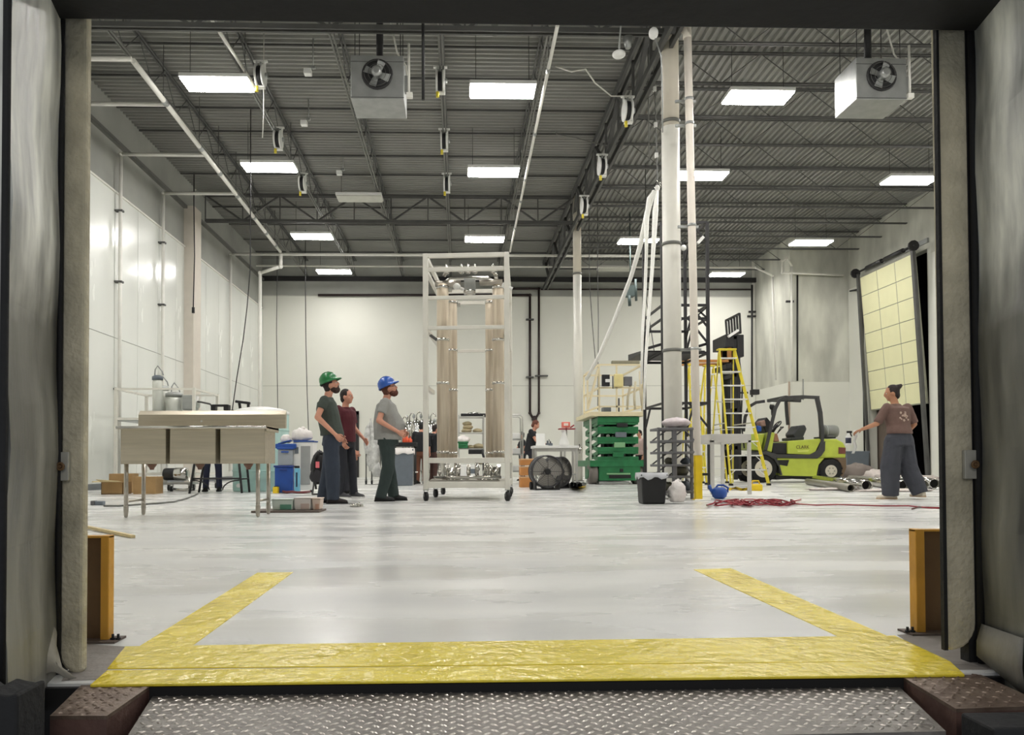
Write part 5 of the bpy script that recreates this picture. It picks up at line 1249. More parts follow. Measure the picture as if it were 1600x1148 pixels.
bag('small white bag beside the blue tray', 447, 686, 14.2, (.1, .12, .09), seed=5, knot=False)
t = place('dark tangled hose on the floor before the white cabinet', 'tangled_hose', 'hose', 452, 13.7)
part('hose', MB().path([lev(436, 762, .03), lev(441, 767, .03), lev(448, 769, .03), lev(456, 768, .04), lev(464, 769, .03), lev(474, 769, .03), lev(484, 768, .03)], .022, 6), mat('dark red hose', (110, 50, 52), .6), t)
part('nozzle', MB().bar(lev(434, 758, .1), lev(441, 767, .03), .04), blk_m, t)
# backpack
t = place('black backpack with a pink tag slumped on a chair leg frame', 'backpack', 'backpack', 498, 12.6, .12)
c = pt(499, 734, 12.6)
part('pack_body', lump(c, (.14, .13, .32), 4, .12), blk_m, t); part('pocket', lump(c+V((-.04, -.1, -.1)), (.10, .06, .13), 6, .1), mat('dark nylon', (40, 38, 44), .7), t)
part('tag', MB().box(*B(493, 499, 721, 731, 12.44, .01)), mat('pink tag', (236, 120, 130), .6), t, .004)
part('strap', MB().path([P(505, 708, 12.55), P(498, 706, 12.5), P(492, 716, 12.48), P(490, 740, 12.46), P(494, 764, 12.5)], .018, 6), blk_m, t)
part('loop', MB().path([P(496, 709, 12.6), P(499, 703, 12.6), P(503, 707, 12.6)], .012, 6), blk_m, t)
solo('chair_base', MB().tube(lev(488, 772, .03), lev(516, 771, .03), .015).tube(lev(488, 772, .03), P(492, 745, 12.9), .015).tube(lev(516, 771, .03), P(512, 745, 12.9), .015).tube(P(492, 745, 12.9), P(512, 745, 12.9), .015).box(pt(490, 745, 12.8).x, pt(514, 745, 12.8).x, 12.75, 13.1, .30, .33), steel_m, 'low grey metal stool behind the backpack', 'stool')
# grey coats on a wheeled rack
t = place('wheeled rack hung with crumpled grey and white sheeting by the tan door', 'coat_rack', 'rack', 582, 19.5)
Y = 19.5; 
part('frame', MB().tube(P(572, 757, Y), P(572, 668, Y), .018).tube(P(581, 757, Y), P(580, 662, Y), .018).tube(P(570, 757, Y), P(592, 757, Y), .02).tube(P(572, 668, Y), P(596, 668, Y), .018).tube(P(594, 757, Y), P(595, 668, Y), .018), steel2_m, t)
sheet_m = mat('crumpled grey sheeting', (168, 168, 164), .5, scale=10, col2=(214, 214, 210), bump=.7, bscale=9)
part('draped_sheet', lump(P(583, 705, Y-.05), (.16, .12, .68), 8, .3, 18, 14), sheet_m, t); part('draped_sheet', lump(P(574, 690, Y-.1), (.09, .09, .42), 11, .3, 14, 12), sheet_m, t); part('draped_sheet', lump(P(579, 668, Y-.05), (.05, .06, .22), 12, .3, 12, 10), sheet_m, t)
part('fallen_corner', lump(P(588, 735, Y-.08), (.12, .1, .22), 14, .3, 14, 10), sheet_m, t)
for px in (572, 581, 594): caster(t, pt(px, 757, Y).x, Y, .05)
# grey wheelie bin with white liner
def bin_(label, px0, px1, py0, py1, Y, m, liner=None, taper=.88, name='waste_bin'):
    b5 = B(px0, px1, py0, py1, Y, mpx(px1-px0, Y)*.9); h = b5[5]-b5[4]; cx_, cy_ = (b5[0]+b5[1])/2, (b5[2]+b5[3])/2; w_, d_ = (b5[1]-b5[0])/2, (b5[3]-b5[2])/2
    t = thing(name, label, 'bin', (cx_, cy_, 0))
    R = lambda k, z: [(cx_-w_*k, cy_-d_*k, z), (cx_+w_*k, cy_-d_*k, z), (cx_+w_*k, cy_+d_*k, z), (cx_-w_*k, cy_+d_*k, z)]
    part('bin_body', MB().hexa(R(taper, 0), R(.96, h*.97)), m, t, .02)
    part('bin_rim', MB().hexa(R(1, h*.94), R(1, h)), m, t, .012)
    if liner:
        mb = MB(); N = 28; vs = []
        for z, k, am in ((h*1.0+.012, .99, .2), (h*1.0+.015, 1.03, .3), (h-.12*h, 1.05, 1.0), (h-.14*h, 1.045, 1.2)):
            for i in range(N):
                a_ = 2*PI*i/N; cc, ss = math.cos(a_), math.sin(a_); q = 1/max(abs(cc), abs(ss)); wz = am*.02*noise.noise(V((cc*3, ss*3, 1)))
                vs.append((cx_+w_*k*cc*q, cy_+d_*k*ss*q, z+wz-(am > .9)*.02*math.sin(i*1.7)))
        fs = [(j*N+i, j*N+(i+1) % N, (j+1)*N+(i+1) % N, (j+1)*N+i) for j in range(3) for i in range(N)]
        mb.add(vs, fs, True); o = part('liner', mb, liner, t); s = o.modifiers.new('s', 'SOLIDIFY'); s.thickness = .004
    return t
bin_('slate grey waste bin under the black table, white liner folded over', 612, 646, 699, 757, 18.2, gpl_m, bag_m)
bin_('slate grey waste bin standing behind the forklift', 1323, 1360, 703, 746, 24.0, gpl_m, None)
bin_('small black bin with clear liner in front of the grey rack', 1002, 1044, 742, 789, 9.6, blk_m, mat('clear liner', (190, 192, 196), .25), .84)
# black table with orange bottles
t = place('narrow black topped table behind the light grey shirt', 'side_table', 'table', 632, 19.2)
b5 = B(611, 651, 691, 697, 19.0, .7); part('tabletop', MB().box(*b5), blk_m, t, .01)
for x in (b5[0]+.06, b5[1]-.06):
    for y in (19.08, 19.62): part('leg', MB().tube((x, y, 0), (x, y, b5[4]), .02), dark_m, t)
part('lower_shelf', MB().box(b5[0]+.3, b5[1], 19.1, 19.6, .3, .33), white_m, t)
for i, (px, h) in enumerate(((632, 14), (636, 11), (641, 8))):
    c = V((pt(px, 691, 19.2).x, 19.2, b5[5])); hh = mpx(h, 19.2)
    tt = thing('orange_bottle', 'bright orange bottle on the black side table, %s' % ['tallest of three', 'middle in height of three', 'shortest of three'][i], 'bottle', c, 'orange bottles')
    part('bottle_body', MB().lathe(c, [(.05, 0), (.055, .02), (.05, hh*.6), (.02, hh*.8), (.02, hh)], 12), org_m, tt); part('cap', MB().lathe(c+V((0, 0, hh)), [(.024, 0), (.024, .03)], 10), red_m, tt)
# stainless vats with swan necks
for i, (px, Y, top) in enumerate(((629, 22.4, 662), (640, 23.2, 657), (651, 22.6, 655), (662, 23.3, 655), (673, 22.8, 657), (683, 23.4, 662), (693, 22.9, 660))):
    X = pt(px, 700, Y).x; z1 = hz(top, Y)
    t = thing('steel_vat', 'tall stainless vat with curled fittings on top, %s in the row from the grey shirt' % ORD[i], 'vat', (X, Y, 0), 'stainless vats')
    part('shell', MB().lathe((X, Y, .25), [(.05, 0), (.19, .1), (.19, z1-.45), (.12, z1-.30), (.05, z1-.25)], 18), ssp_m, t)
    for k in range(3): a_ = 2*PI*k/3; part('leg', MB().tube((X+.15*math.cos(a_), Y+.15*math.sin(a_), 0), (X+.15*math.cos(a_), Y+.15*math.sin(a_), .45), .015), ssp_m, t)
    part('swan_neck', MB().path([(X, Y, z1), (X, Y, z1+.14), (X+.05, Y, z1+.22), (X+.13, Y, z1+.20), (X+.15, Y, z1+.12)], .02, 6), ssp_m, t)
    part('lid_knob', MB().ell((X-.08, Y, z1+.1), (.05, .05, .07), 8, 6).tube((X-.08, Y, z1-.1), (X-.08, Y, z1+.1), .012), galv_m, t)
# ---- shelf stack seen through the tower
t = place('white shelf cart loaded with tan bags and trays seen through the frame tower', 'shelf_cart', 'cart', 738, 18.4)
Y = 18.4; x0_, x1_ = pt(716, 700, Y).x, pt(757, 700, Y).x
for x in (x0_, x1_-.03):
    for y in (Y, Y+.6): part('post', MB().box(x, x+.03, y, y+.03, .1, hz(648, Y)), alu_m, t)
for py in (650, 675, 700, 725, 747): part('shelf', MB().box(x0_, x1_, Y, Y+.63, hz(py, Y)-.02, hz(py, Y)), alu_m, t, .004)
for x in (x0_+.03, x1_-.04):
    for y in (Y+.05, Y+.56): caster(t, x, y, .04)
b5 = B(720, 760, 641, 647, Y+.02, .5); tt = thing('catering_tray', 'dark foil covered tray on top of the shelf cart', 'tray', ((b5[0]+b5[1])/2, Y+.2, hz(650, Y)))
part('tray_body', MB().box(b5[0], b5[1], b5[2], b5[3], hz(650, Y), hz(650, Y)+.07), blk_m, tt, .01); part('foil_dome', MB().ell(((b5[0]+b5[1])/2, b5[2]+.25, hz(650, Y)+.07), (.2, .2, .05), 16, 8), ssp_m, tt)
sack_m = mat('tan woven sack', (186, 172, 138), .8, scale=12, bump=.4)
for i, (px, py, w_, h_) in enumerate(((729, 671, .13, .065), (731, 665, .13, .06), (730, 659, .12, .055), (746, 671, .12, .06), (748, 696, .14, .07), (735, 696, .1, .05), (750, 718, .13, .07))):
    c = pt(px, py, Y+.25); zb2 = hz(675 if i < 4 else (700 if i < 6 else 725), Y); z0 = zb2+h_*.75 + (.09*i if i < 3 else 0)
    tt = solo('tan_sack', lump((c.x, c.y, z0), (w_, .2, h_), i+20, .12, 14, 10), sack_m, 'tan sack on the shelf cart, %s' % ['bottom of the pile on the top shelf', 'middle of the pile on the top shelf', 'top of the pile on the top shelf', 'beside the pile on the top shelf', 'larger one on the second shelf', 'smaller one on the second shelf', 'on the third shelf'][i], 'sack', group='tan sacks')
bx('green box on the shelf cart by the cylinders', 'green_box', 'box', 716, 731, 692, 700, 18.3, .3, grn_m, None, extra=lidx(grn_m))
bag('puffy white bag on the green box', 724, 687, 18.4, (.16, .12, .10), seed=31, knot=False)
bx('black folded bag sitting low on the shelf cart', 'black_bag', 'bag', 732, 756, 702, 709, 18.25, .3, blk_m, None, extra=lambda t, b: part('strap', MB().path([(b[1]-.05, b[2]-.02, b[5]), (b[1]+.0, b[2]-.02, b[4]-.1), (b[1]-.01, b[2]-.02, b[4]-.6)], .03, 8), blk_m, t))
bx('white appliance box at the foot of the shelf cart', 'appliance_box', 'box', 717, 750, 726, 745, 18.2, .4, white_m, None, extra=lambda t, b: part('vent_panel', MB().box(b[0]+.25, b[1]-.06, b[2]-.01, b[2], b[4]+.08, b[5]-.1), gpl_m, t))
# wire frame cart right of tower
t = place('light metal tube frame cart with tubs between the frame tower and orange crates', 'tube_cart', 'cart', 806, 20)
Y = 19.8; xa, xb = pt(797, 700, Y).x, pt(817, 700, Y).x; z1 = hz(648, Y)
for y in (Y, Y+.7): part('hoop', MB().path([(xa, y, .1), (xa, y, z1-.06), (xa+.06, y, z1), (xb-.06, y, z1), (xb, y, z1-.06), (xb, y, .1)], .022, 8), alu_m, t)
for z in (.3, .75, 1.15): part('shelf', MB().box(xa, xb, Y, Y+.7, z, z+.02), galv_m, t); part('tub', MB().box(xa+.04, xb-.06, Y+.1, Y+.5, z+.021, z+.18), white_m, t, .02)
for x in (xa, xb): caster(t, x, Y, .04); caster(t, x, Y+.7, .04)
# orange crates
for i, (p0, p1) in enumerate(((716, 727), (728, 743), (744, 763))):
    b5 = B(813, 834, p0, p1, 16.6, .38); zb2 = hz(p1, 16.6) if i < 2 else 0; zb2 = max(zb2, 0)
    t = thing('orange_crate', 'orange brown crate in the stack beside the drum fan, %s' % ['topmost', 'middle', 'lowest'][i], 'crate', ((b5[0]+b5[1])/2, 16.8, zb2), 'orange crates')
    part('crate_body', MB().box(b5[0], b5[1], b5[2], b5[3], zb2, b5[5]-.005), orw_m, t, .008); part('rim', MB().box(b5[0]-.006, b5[1]+.006, b5[2]-.006, b5[3]+.006, b5[5]-.035, b5[5]-.01), mat('pale crate edge', (206, 170, 130), .6), t, .004)
# work table and its load
t = place('pale steel work table behind the drum fans', 'work_table', 'table', 868, 17.6)
b5 = B(834, 905, 696, 700, 17.6, .75); part('tabletop', MB().box(*b5), white_m, t, .006)
part('apron', MB().box(b5[0]+.03, b5[1]-.03, 17.64, 17.67, b5[4]-.08, b5[4]), alu_m, t)
for x in (b5[0]+.05, b5[1]-.05, (b5[0]+b5[1])/2+.2):
    for y in (17.66, 18.28): part('leg', MB().box(x-.025, x+.025, y-.025, y+.025, 0, b5[4]), alu_m, t)
part('lower_shelf', MB().box(b5[0]+.05, b5[1]-.05, 17.66, 18.28, .25, .28), galv_m, t)
zt_ = b5[5]
t = place('white counting scale with red display on a post at the work table', 'bench_scale', 'scale', 885, 17.8, zt_)
x = pt(882, 690, 17.8).x
part('base', MB().lathe((x, 17.85, zt_), [(.14, 0), (.12, .06), (.05, .3), (.07, .36)], 16), white_m, t); part('post', MB().tube((x+.06, 17.9, zt_+.2), (x+.06, 17.9, hz(668, 17.8)), .02), galv_m, t)
part('display', MB().box(*B(878, 891, 659, 668, 17.8, .1)), mat('pale red plastic', (226, 120, 106), .5), t, .012); part('screen', MB().box(*B(881, 888, 661, 665, 17.79, .01)), mat('cream display', (240, 224, 214), .4), t)
part('display_shelf', MB().box(*B(874, 899, 669, 670.5, 17.75, .25)), red_m, t); part('lever', MB().bar(P(891, 668, 17.8), P(897, 664, 17.8), .03), red_m, t)
t = place('white laptop standing open on the work table', 'laptop', 'laptop', 843, 17.9, zt_)
b6 = B(838, 852, 677, 694, 17.95, .02); part('screen_lid', MB().hexa([(b6[0], 17.95, zt_+.02), (b6[1], 17.95, zt_+.02), (b6[1], 17.97, zt_+.02), (b6[0], 17.97, zt_+.02)], [(b6[0], 18.03, b6[5]), (b6[1], 18.03, b6[5]), (b6[1], 18.05, b6[5]), (b6[0], 18.05, b6[5])]), white_m, t, .004); part('keyboard_deck', MB().box(b6[0], b6[1]+.05, 17.7, 17.95, zt_, zt_+.02), white_m, t, .004)
t = place('small dark bench vice in the middle of the work table', 'bench_vice', 'vice', 858, 17.75, zt_)
c = V((pt(858, 690, 17.75).x, 17.75, zt_)); part('vice_body', MB().box(c.x-.08, c.x+.08, c.y-.05, c.y+.05, c.z, c.z+.06), gpl_m, t, .01); part('jaw', MB().box(c.x-.05, c.x-.02, c.y-.06, c.y+.06, c.z+.06, c.z+.12).box(c.x+.02, c.x+.04, c.y-.06, c.y+.06, c.z+.06, c.z+.1), gpl_m, t); part('handle', MB().tube((c.x-.02, c.y-.09, c.z+.15), (c.x+.04, c.y-.09, c.z+.05), .008), steel_m, t)
t = place('small stainless jug at the end of the work table', 'steel_jug', 'jug', 903, 17.7, zt_-.1)
part('jug_body', MB().lathe((pt(907, 700, 17.7).x, 17.75, zt_-.18), [(.05, 0), (.06, .08), (.04, .16)], 12), ssp_m, t); part('hook', MB().path([(pt(904, 700, 17.7).x, 17.7, zt_-.01), (pt(906, 700, 17.7).x, 17.74, zt_+.03), (pt(907, 700, 17.7).x, 17.75, zt_-.03)], .01, 5), steel_m, t)
# drum fans
def drum(px, py, r, Y, dep, label, yaw):
    c = pt(px, py, Y); R = mpx(r, Y); t = thing('drum_fan', label, 'fan', (c.x, Y, 0))
    M = Matrix.Translation((c.x, Y, R+.05)) @ Matrix.Rotation(math.radians(yaw), 4, 'Z')
    def q(name, m, f, par=None):
        mb = MB(); mb.M = M; f(mb); return part(name, mb, m, par or t)
    N = 32
    def shell(mb):
        prof = [(R, 0), (R, dep), (R*.97, dep), (R*.97, .02), (R, 0)]; vs = []
        for r_, h in prof[:-1]: vs += [(r_*math.cos(2*PI*i/N), h, r_*math.sin(2*PI*i/N)) for i in range(N)]
        mb.add(vs, [(j*N+i, j*N+(i+1) % N, ((j+1) % 4)*N+(i+1) % N, ((j+1) % 4)*N+i) for j in range(4) for i in range(N)], True)
    dm = mat('dark grey fan drum', (62, 62, 64), .5, metal=.3)
    q('drum', dm, shell)
    for y in (0, dep): q('guard_rim', dm, lambda mb: mb.torus((0, y, 0), R*.99, .013, 32, 6, 'y'))
    fg = q('guard', mat('fan guard wire', (110, 108, 104), .4, metal=.5), lambda mb: [mb.torus((0, -.012, 0), R*k/9, .004, 28, 4, 'y') for k in range(2, 9)])
    for i in range(8): q('guard_spoke', dm, lambda mb: mb.tube((0, -.012, 0), (R*math.cos(PI*i/4), -.006, R*math.sin(PI*i/4)), .006, n=4), fg)
    q('hub', blk_m, lambda mb: mb.lathe((0, -.03, 0), [(.05, 0), (.06, .02), (.06, .12)], 16, 'y'))
    for i in range(3):
        a_ = 2*PI*i/3+.5
        def bl(mb):
            vs = []
            for k in range(5):
                rr = .05+(R*.9-.05)*k/4; w_ = .10+.09*math.sin(PI*k/4*.8)
                for s__ in (-1, 1): vs.append((rr*math.cos(a_)-s__*w_*math.sin(a_), .08+s__*.04, rr*math.sin(a_)+s__*w_*math.cos(a_)))
            mb.add(vs, [(2*k, 2*k+1, 2*k+3, 2*k+2) for k in range(4)], True)
        q('fan_blade', mat('aluminium fan blade', (170, 166, 160), .35, metal=.7), bl)
    q('back_guard', dm, lambda mb: [mb.torus((0, dep, 0), R*k/5, .006, 24, 4, 'y') for k in range(2, 5)])
    q('stand', blk_m, lambda mb: mb.box(-R*.8, -R*.7, .02, dep-.02, -R-.05, -R*.55).box(R*.7, R*.8, .02, dep-.02, -R-.05, -R*.55).box(-R*.8, R*.8, .02, .06, -R-.05, -R-.02))
    for sx in (-1, 1): q('wheel', rub_m, lambda mb: mb.lathe((sx*R*.85-.02, dep, -R+.03), [(.05, 0), (.08, .005), (.08, .035), (.05, .04)], 16, 'x'))
    return t
drum(856, 735, 25, 14.9, .32, 'large dark drum fan facing the doorway in front of the work table', 8)
drum(878, 734, 23, 15.7, .3, 'second drum fan tucked behind the first, by the slimmer column side', 40)
t = place('low heap of black hose on the floor by the slimmer column', 'hose_heap', 'hose', 905, 19)
part('hose', MB().path([lev(897+8*math.sin(i*1.1)+i*.5, 756.5+1.4*math.sin(i*2.3), .04+.05*(i % 3)) for i in range(22)], .035, 6), blk_m, t); part('hose_end', MB().tube(lev(906, 758, .08), lev(912, 758, .05), .05), yel3_m, t)
c = lev(896, 762, 0); solo('floor_scrap', MB().lathe(c, [(.1, 0), (.09, .05), (.04, .07)], 12).box(c.x-.05, c.x+.16, c.y-.04, c.y+.04, 0, .03), blk_m, 'small black scrap on the floor before the scissor lift', 'scrap')

# ---- green scissor lift
Y = 18.6; t = place('green scissor lift, folded down, with cream guard rails', 'scissor_lift', 'lift', 965, Y+1.1)
def q(name, m, *b, bev=.008, dep=None, parent=None, y=Y):
    return part(name, MB().box(*B(b[0], b[1], b[2], b[3], y, dep if dep else .05)), m, parent or t, bev)
q('chassis', grn_m, 936, 1001, 726, 751, dep=2.1, bev=.02)
q('chassis_ledge', grn_m, 922, 1008, 719, 729, dep=2.2, y=Y-.02)
q('front_recess', blk_m, 952, 986, 742, 747, y=Y-.02, dep=.02); q('control_label', mat('pale green plate', (130, 176, 130), .5), 948, 985, 739, 741.5, y=Y-.03, dep=.03); q('tow_eye', blk_m, 969, 974, 732, 737, y=Y-.05, dep=.04)
q('skid', galv_m, 936, 983, 752, 756, y=Y+.02, dep=1.9, bev=.005)
for px, yy in ((928, Y-.02), (998, Y+.05), (929, Y+1.75), (995, Y+1.75)):
    X = pt(px, 740, yy).x; w_ = part('wheel', MB().lathe((X-.1, yy+.27, .27), [(.2, 0), (.27, .02), (.27, .2), (.2, .22)], 22, 'x'), mat('grey wheel rubber', (122, 116, 110), .8), t)
    part('wheel_hub', MB().lathe((X-.12, yy+.27, .27), [(.12, 0), (.12, .25)], 14, 'x'), grn_m, w_)
lvl = [(719, 706), (704, 690), (688, 674), (672, 660)]
for i, (pb, ptp) in enumerate(lvl):
    zA, zB = hz(pb, Y), hz(ptp, Y)
    for side, px in ((0, 938), (1, 994)):
        X = pt(px, 700, Y).x
        for a1, a2 in (((Y+.05, zA), (Y+2.0, zB)), ((Y+.05, zB), (Y+2.0, zA))):
            part('scissor_arm', MB().bar((X, a1[0], a1[1]), (X, a2[0], a2[1]), .07, .10), grn_m, t, .006)
    for yy, zz in ((Y+.05, zA+.03), (Y+.06, zB)):
        part('cross_tube', MB().box(pt(934, 700, Y).x, pt(998, 700, Y).x, yy-.04, yy+.04, zz-.055, zz+.055), grn_m, t, .012)
    part('pivot_block', MB().box(*B(958+i*2, 975+i*2, ptp+1, pb-5, Y-.02, .1)), [grn_m, mat('pale green plate', (130, 176, 130), .5), gpl_m, dark_m][i], t, .006)
    part('cylinder', MB().tube(pt(950, (pb+ptp)/2, Y+.3), pt(985, (pb+ptp)/2-2, Y+1.2), .05), [galv_m, blk_m, ssp_m, blk_m][i], t)
part('inner_shade', MB().box(*B(944, 990, 664, 716, Y+.9, .5)), mat('dark green lift shade', (26, 44, 34), .6, var=.3), t, .02)  # dark box added in place of the shade between the scissor arms
for k_ in range(7): part('hydraulic_hose', MB().path([P(946+k_*7, 716-8*(k_%3), Y+.3), P(952+k_*6, 704-9*(k_%2), Y+.25), P(948+k_*6, 690-4*(k_%4), Y+.4), P(955+k_*5, 672, Y+.5)], .02, 5), [blk_m, galv_m, dark_m][k_ % 3], t)
q('platform_base', grn_m, 934, 999, 651, 660, dep=2.2, bev=.01)
q('side_ladder_rail', mat('pale side rail', (188, 190, 178), .5), 922, 925, 654, 750, y=Y+.1, dep=.05)
crm = mat('cream lift paint', (226, 214, 178), .5, var=.05)
q('platform_deck', crm, 923, 1008, 643, 650, dep=2.35, bev=.01, y=Y-.05)
ra = [pt(px, 600, Y-.03).x for px in (936, 1004)]; zt1, zt2 = hz(570, Y), hz(606, Y)
for x in ra+[pt(963, 600, Y).x]:
    part('guard_post', MB().box(x-.02, x+.02, Y-.05, Y-.01, hz(643, Y), zt1), crm, t)
for x in ra: part('guard_post', MB().box(x-.02, x+.02, Y+2.2, Y+2.24, hz(643, Y), zt1), crm, t)
for z in (zt1, zt2, hz(643, Y)+.12):
    part('guard_rail', MB().box(ra[0], ra[1], Y-.05, Y-.01, z-.02, z+.02), crm, t)
    part('guard_rail', MB().box(ra[0], ra[1], Y+2.2, Y+2.24, z-.02, z+.02), crm, t)
    for x in ra: part('guard_rail', MB().box(x-.02, x+.02, Y, Y+2.2, z-.02, z+.02), crm, t)
part('swing_gate', MB().bar((ra[0]-.3, Y-.1, hz(640, Y)), (ra[0]-.02, Y-.05, zt1-.1), .05).bar((ra[0]-.3, Y-.1, hz(640, Y)), (ra[0]-.3, Y-.1, hz(585, Y)), .04).bar((ra[0]-.3, Y-.1, hz(585, Y)), (ra[0], Y-.05, zt1), .04), crm, t)
q('rolled_cover', mat('olive grey roll', (142, 138, 118), .8, bump=.4), 956, 1000, 563, 568.5, y=Y+.3, dep=.12, bev=.02)
q('control_box', blk_m, 941, 953, 585, 603, y=Y-.12, dep=.1); q('control_screen', white_m, 946, 953, 592, 597, y=Y-.13, dep=.02); q('manual_case', mat('pale yellow case', (222, 208, 146), .5), 960, 974, 584, 604, y=Y-.12, dep=.1, bev=.02)
q('battery_box', gpl2_m, 976, 988, 588, 602, y=Y-.1, dep=.15); q('control_lead', blk_m, 957, 958.5, 587, 607, y=Y-.1, dep=.02)
for k, (p, py0, py1) in enumerate(((986, 600, 640), (993, 596, 640), (1000, 580, 642))): part('webbing', MB().path([P(p, py0, Y-.02), P(p-5+3*k, (py0+py1)/2, Y-.06), P(p-6+5*k, py1, Y-.02)], .03, 6), mat('beige webbing', (206, 196, 168), .7, bump=.4), t)
part('toolbox', MB().box(*B(943, 955, 636, 643, Y+.1, .3)), gpl_m, t, .01); part('stand_pipe', MB().tube(P(967, 643, Y), P(967, 622, Y), .02), steel_m, t)

# ---- black steel tower frame behind the thick column
t = place('tall black steel lattice tower rising behind the thick column', 'lattice_tower', 'tower', 1060, 15.8)
fa, fb = pt(1036, 600, 15).x, pt(1107, 600, 15).x; ya, yb = 15.0, 16.5; ztw = hz(346, 15)
for x in (fa, fb):
    for y in (ya, yb): part('post', MB().box(x-.03, x+.03, y-.03, y+.03, 0, ztw), dark_m, t)
for py in (346, 476, 497, 551, 630, 742):
    z = hz(py, 15)
    part('cross_rail', MB().box(fa, fb, ya-.02, ya+.02, z-.025, z+.025), dark_m, t)
    if py not in (476,): part('cross_rail', MB().box(fa, fb, yb-.02, yb+.02, z-.025, z+.025), dark_m, t)
    for x in (fa, fb): part('side_rail', MB().box(x-.02, x+.02, ya, yb, z-.02, z+.02), dark_m, t)
for py, l in ((346, .4), (476, .45), (630, .5), (497, .5)):
    z = hz(py, 15)
    for x, s__ in ((fa, 1), (fb, -1)): part('knee_brace', MB().bar((x, ya, z-l), (x+s__*l*.8, ya, z), .035), dark_m, t); part('knee_brace', MB().bar((x, yb, z-l), (x, yb-l*1.0, z), .035), dark_m, t)
part('top_brace', MB().bar((fb, ya, hz(478, 15)), (fb-.28, ya, hz(497, 15)), .03).bar((fb, ya, hz(497, 15)), (fb-.28, ya, hz(478, 15)), .03), dark_m, t)
z = hz(545, 15)
part('platform_plate', MB().hexa([(fa-.36, ya+.2, z-.03), (fb, ya+.2, z-.03), (fb, yb, z-.03), (fa-.36, yb, z-.03)], [(fa-.36, ya+.2, z), (fb, ya+.2, z), (fb, yb, z+.1), (fa-.36, yb, z+.1)]), dark_m, t)
part('platform_grate', MB().bar((fa-.38, ya+.1, z), (fa+.1, ya+.1, z+.14), .08, .05).bar((fb-.35, ya+.1, z+.02), (fb, ya+.1, z+.12), .08, .05), dark_m, t)
part('lamp_bracket', MB().bar(pt(1090, 380, 15), pt(1099, 370, 15), .06).ell(pt(1068, 387, 15), .06, 10, 6), white_m, t)
part('hanging_tool', lump(pt(1043, 608, 14.9), (.06, .05, .22), 3, .2, 12, 8), mat('tan leather pouch', (170, 150, 122), .8), t)
# white slings and chain from the hook
hk = pt(1027, 292, 14.0)
t = thing('chain_hoist', 'chain and hook hanging from the long girder above the white ropes', 'hoist', tuple(hk))
top = V((hk.x-.05, hk.y, ZJ+.3))
mb = MB(); n = 34
part('chain', MB().path([top.lerp(hk, i/n)+V((.012*(i % 2), 0, 0)) for i in range(n+1)], .013, 5), steel2_m, t)
for k in (.28, .55, .78): part('tag', MB().box(*[f(top.lerp(hk, k)) for f in (lambda p: p.x-.03, lambda p: p.x+.03, lambda p: p.y-.03, lambda p: p.y+.03, lambda p: p.z, lambda p: p.z+.09)]), white_m, t, .008)
part('hook', MB().path([hk+V((0, 0, .12)), hk+V((.05, 0, .07)), hk+V((.06, 0, .0)), hk+V((0, 0, -.06)), hk+V((-.05, 0, 0))], .016, 6), ssp_m, t); part('shackle', MB().ell(hk+V((0, 0, -.02)), (.05, .04, .06), 10, 8), white_m, t)
rope_m = mat('white rope', (252, 251, 244), .6, var=.05, scale=30, bump=.4, bscale=60)
def rope(label, pts, r):
    solo('white_rope', MB().path(pts, r, 8), rope_m, label, 'rope', loc=tuple(pts[0]))
h0 = hk+V((0, 0, -.05))
rope('thick white rope slanting from the hook down towards the scissor lift rail', [h0+V((-.06, 0, -.02)), P(1012, 330, 14.2), P(1000, 385, 14.8), P(985, 435, 15.6), P(960, 500, 16.6), P(936, 556, 17.6), P(917, 592, 18.4)], [.04, .055, .05, .045, .05, .05, .045])
rope('white rope doubled beside the slanting one', [h0+V((-.05, 0, -.02)), P(1014, 310, 14.05), P(1010, 345, 14.1), P(1010, 395, 14.2), P(1008, 450, 14.3), P(1004, 520, 14.4), P(1002, 600, 14.5)], [.03, .04, .05, .03, .03, .028, .02])
rope('white rope hanging straight down from the hook beside the lattice tower', [h0, P(1024, 330, 14), P(1022, 370, 14), P(1019, 420, 14), P(1013, 500, 14.1), P(1009, 560, 14.1), P(1006, 640, 14.2)], [.03, .055, .045, .035, .032, .03, .02])
solo('work_lamp', MB().box(*B(978, 992, 445, 462, 24, .3)).tube(P(983, 462, 24), P(984, 478, 24), .05).tube(P(985, 445, 24), V((pt(985, 445, 24).x, 24, ZD-.01)), .02).tube(P(993, 436, 24), P(994, 470, 24), .04), mat('dark teal fitting', (66, 80, 78), .6), 'dark fitting hanging under the roof between the slimmer column and ropes', 'lamp')

# ---- grey rack, bag, bollard, stand
Y = 10.9; t = place('dark grey plastic lattice rack in front of the thick column', 'plastic_rack', 'rack', 1056, Y+.2)
xr = [pt(px, 700, Y).x for px in (1029, 1052, 1059, 1080, 1084)]; zt = hz(668, Y)
for px, w_ in ((1030.5, 4), (1055, 7), (1082, 4)):
    for y in (Y, Y+.42): b5 = B(px-w_/2, px+w_/2, 668, 780, y, .05); part('upright', MB().box(b5[0], b5[1], y, y+.05, 0, zt), gpl2_m, t, .006)
for py in (668.5, 688, 706, 726, 744, 768):
    z = hz(py, Y); part('shelf', MB().box(pt(1028.5, 700, Y).x, pt(1084, 700, Y).x, Y-.01, Y+.48, z-.035, z), gpl2_m, t, .006)
for i in range(5):
    za, zb2 = hz(688+19*i, Y), hz(670+19*i, Y)
    for px in (1031, 1057): part('lattice_bar', MB().bar((pt(px, 700, Y).x, Y+.43, za), (pt(px+24, 700, Y).x, Y+.43, zb2), .02), gpl2_m, t); 
    part('lattice_bar', MB().bar((xr[4], Y, za), (xr[4], Y+.43, zb2), .02), gpl2_m, t)
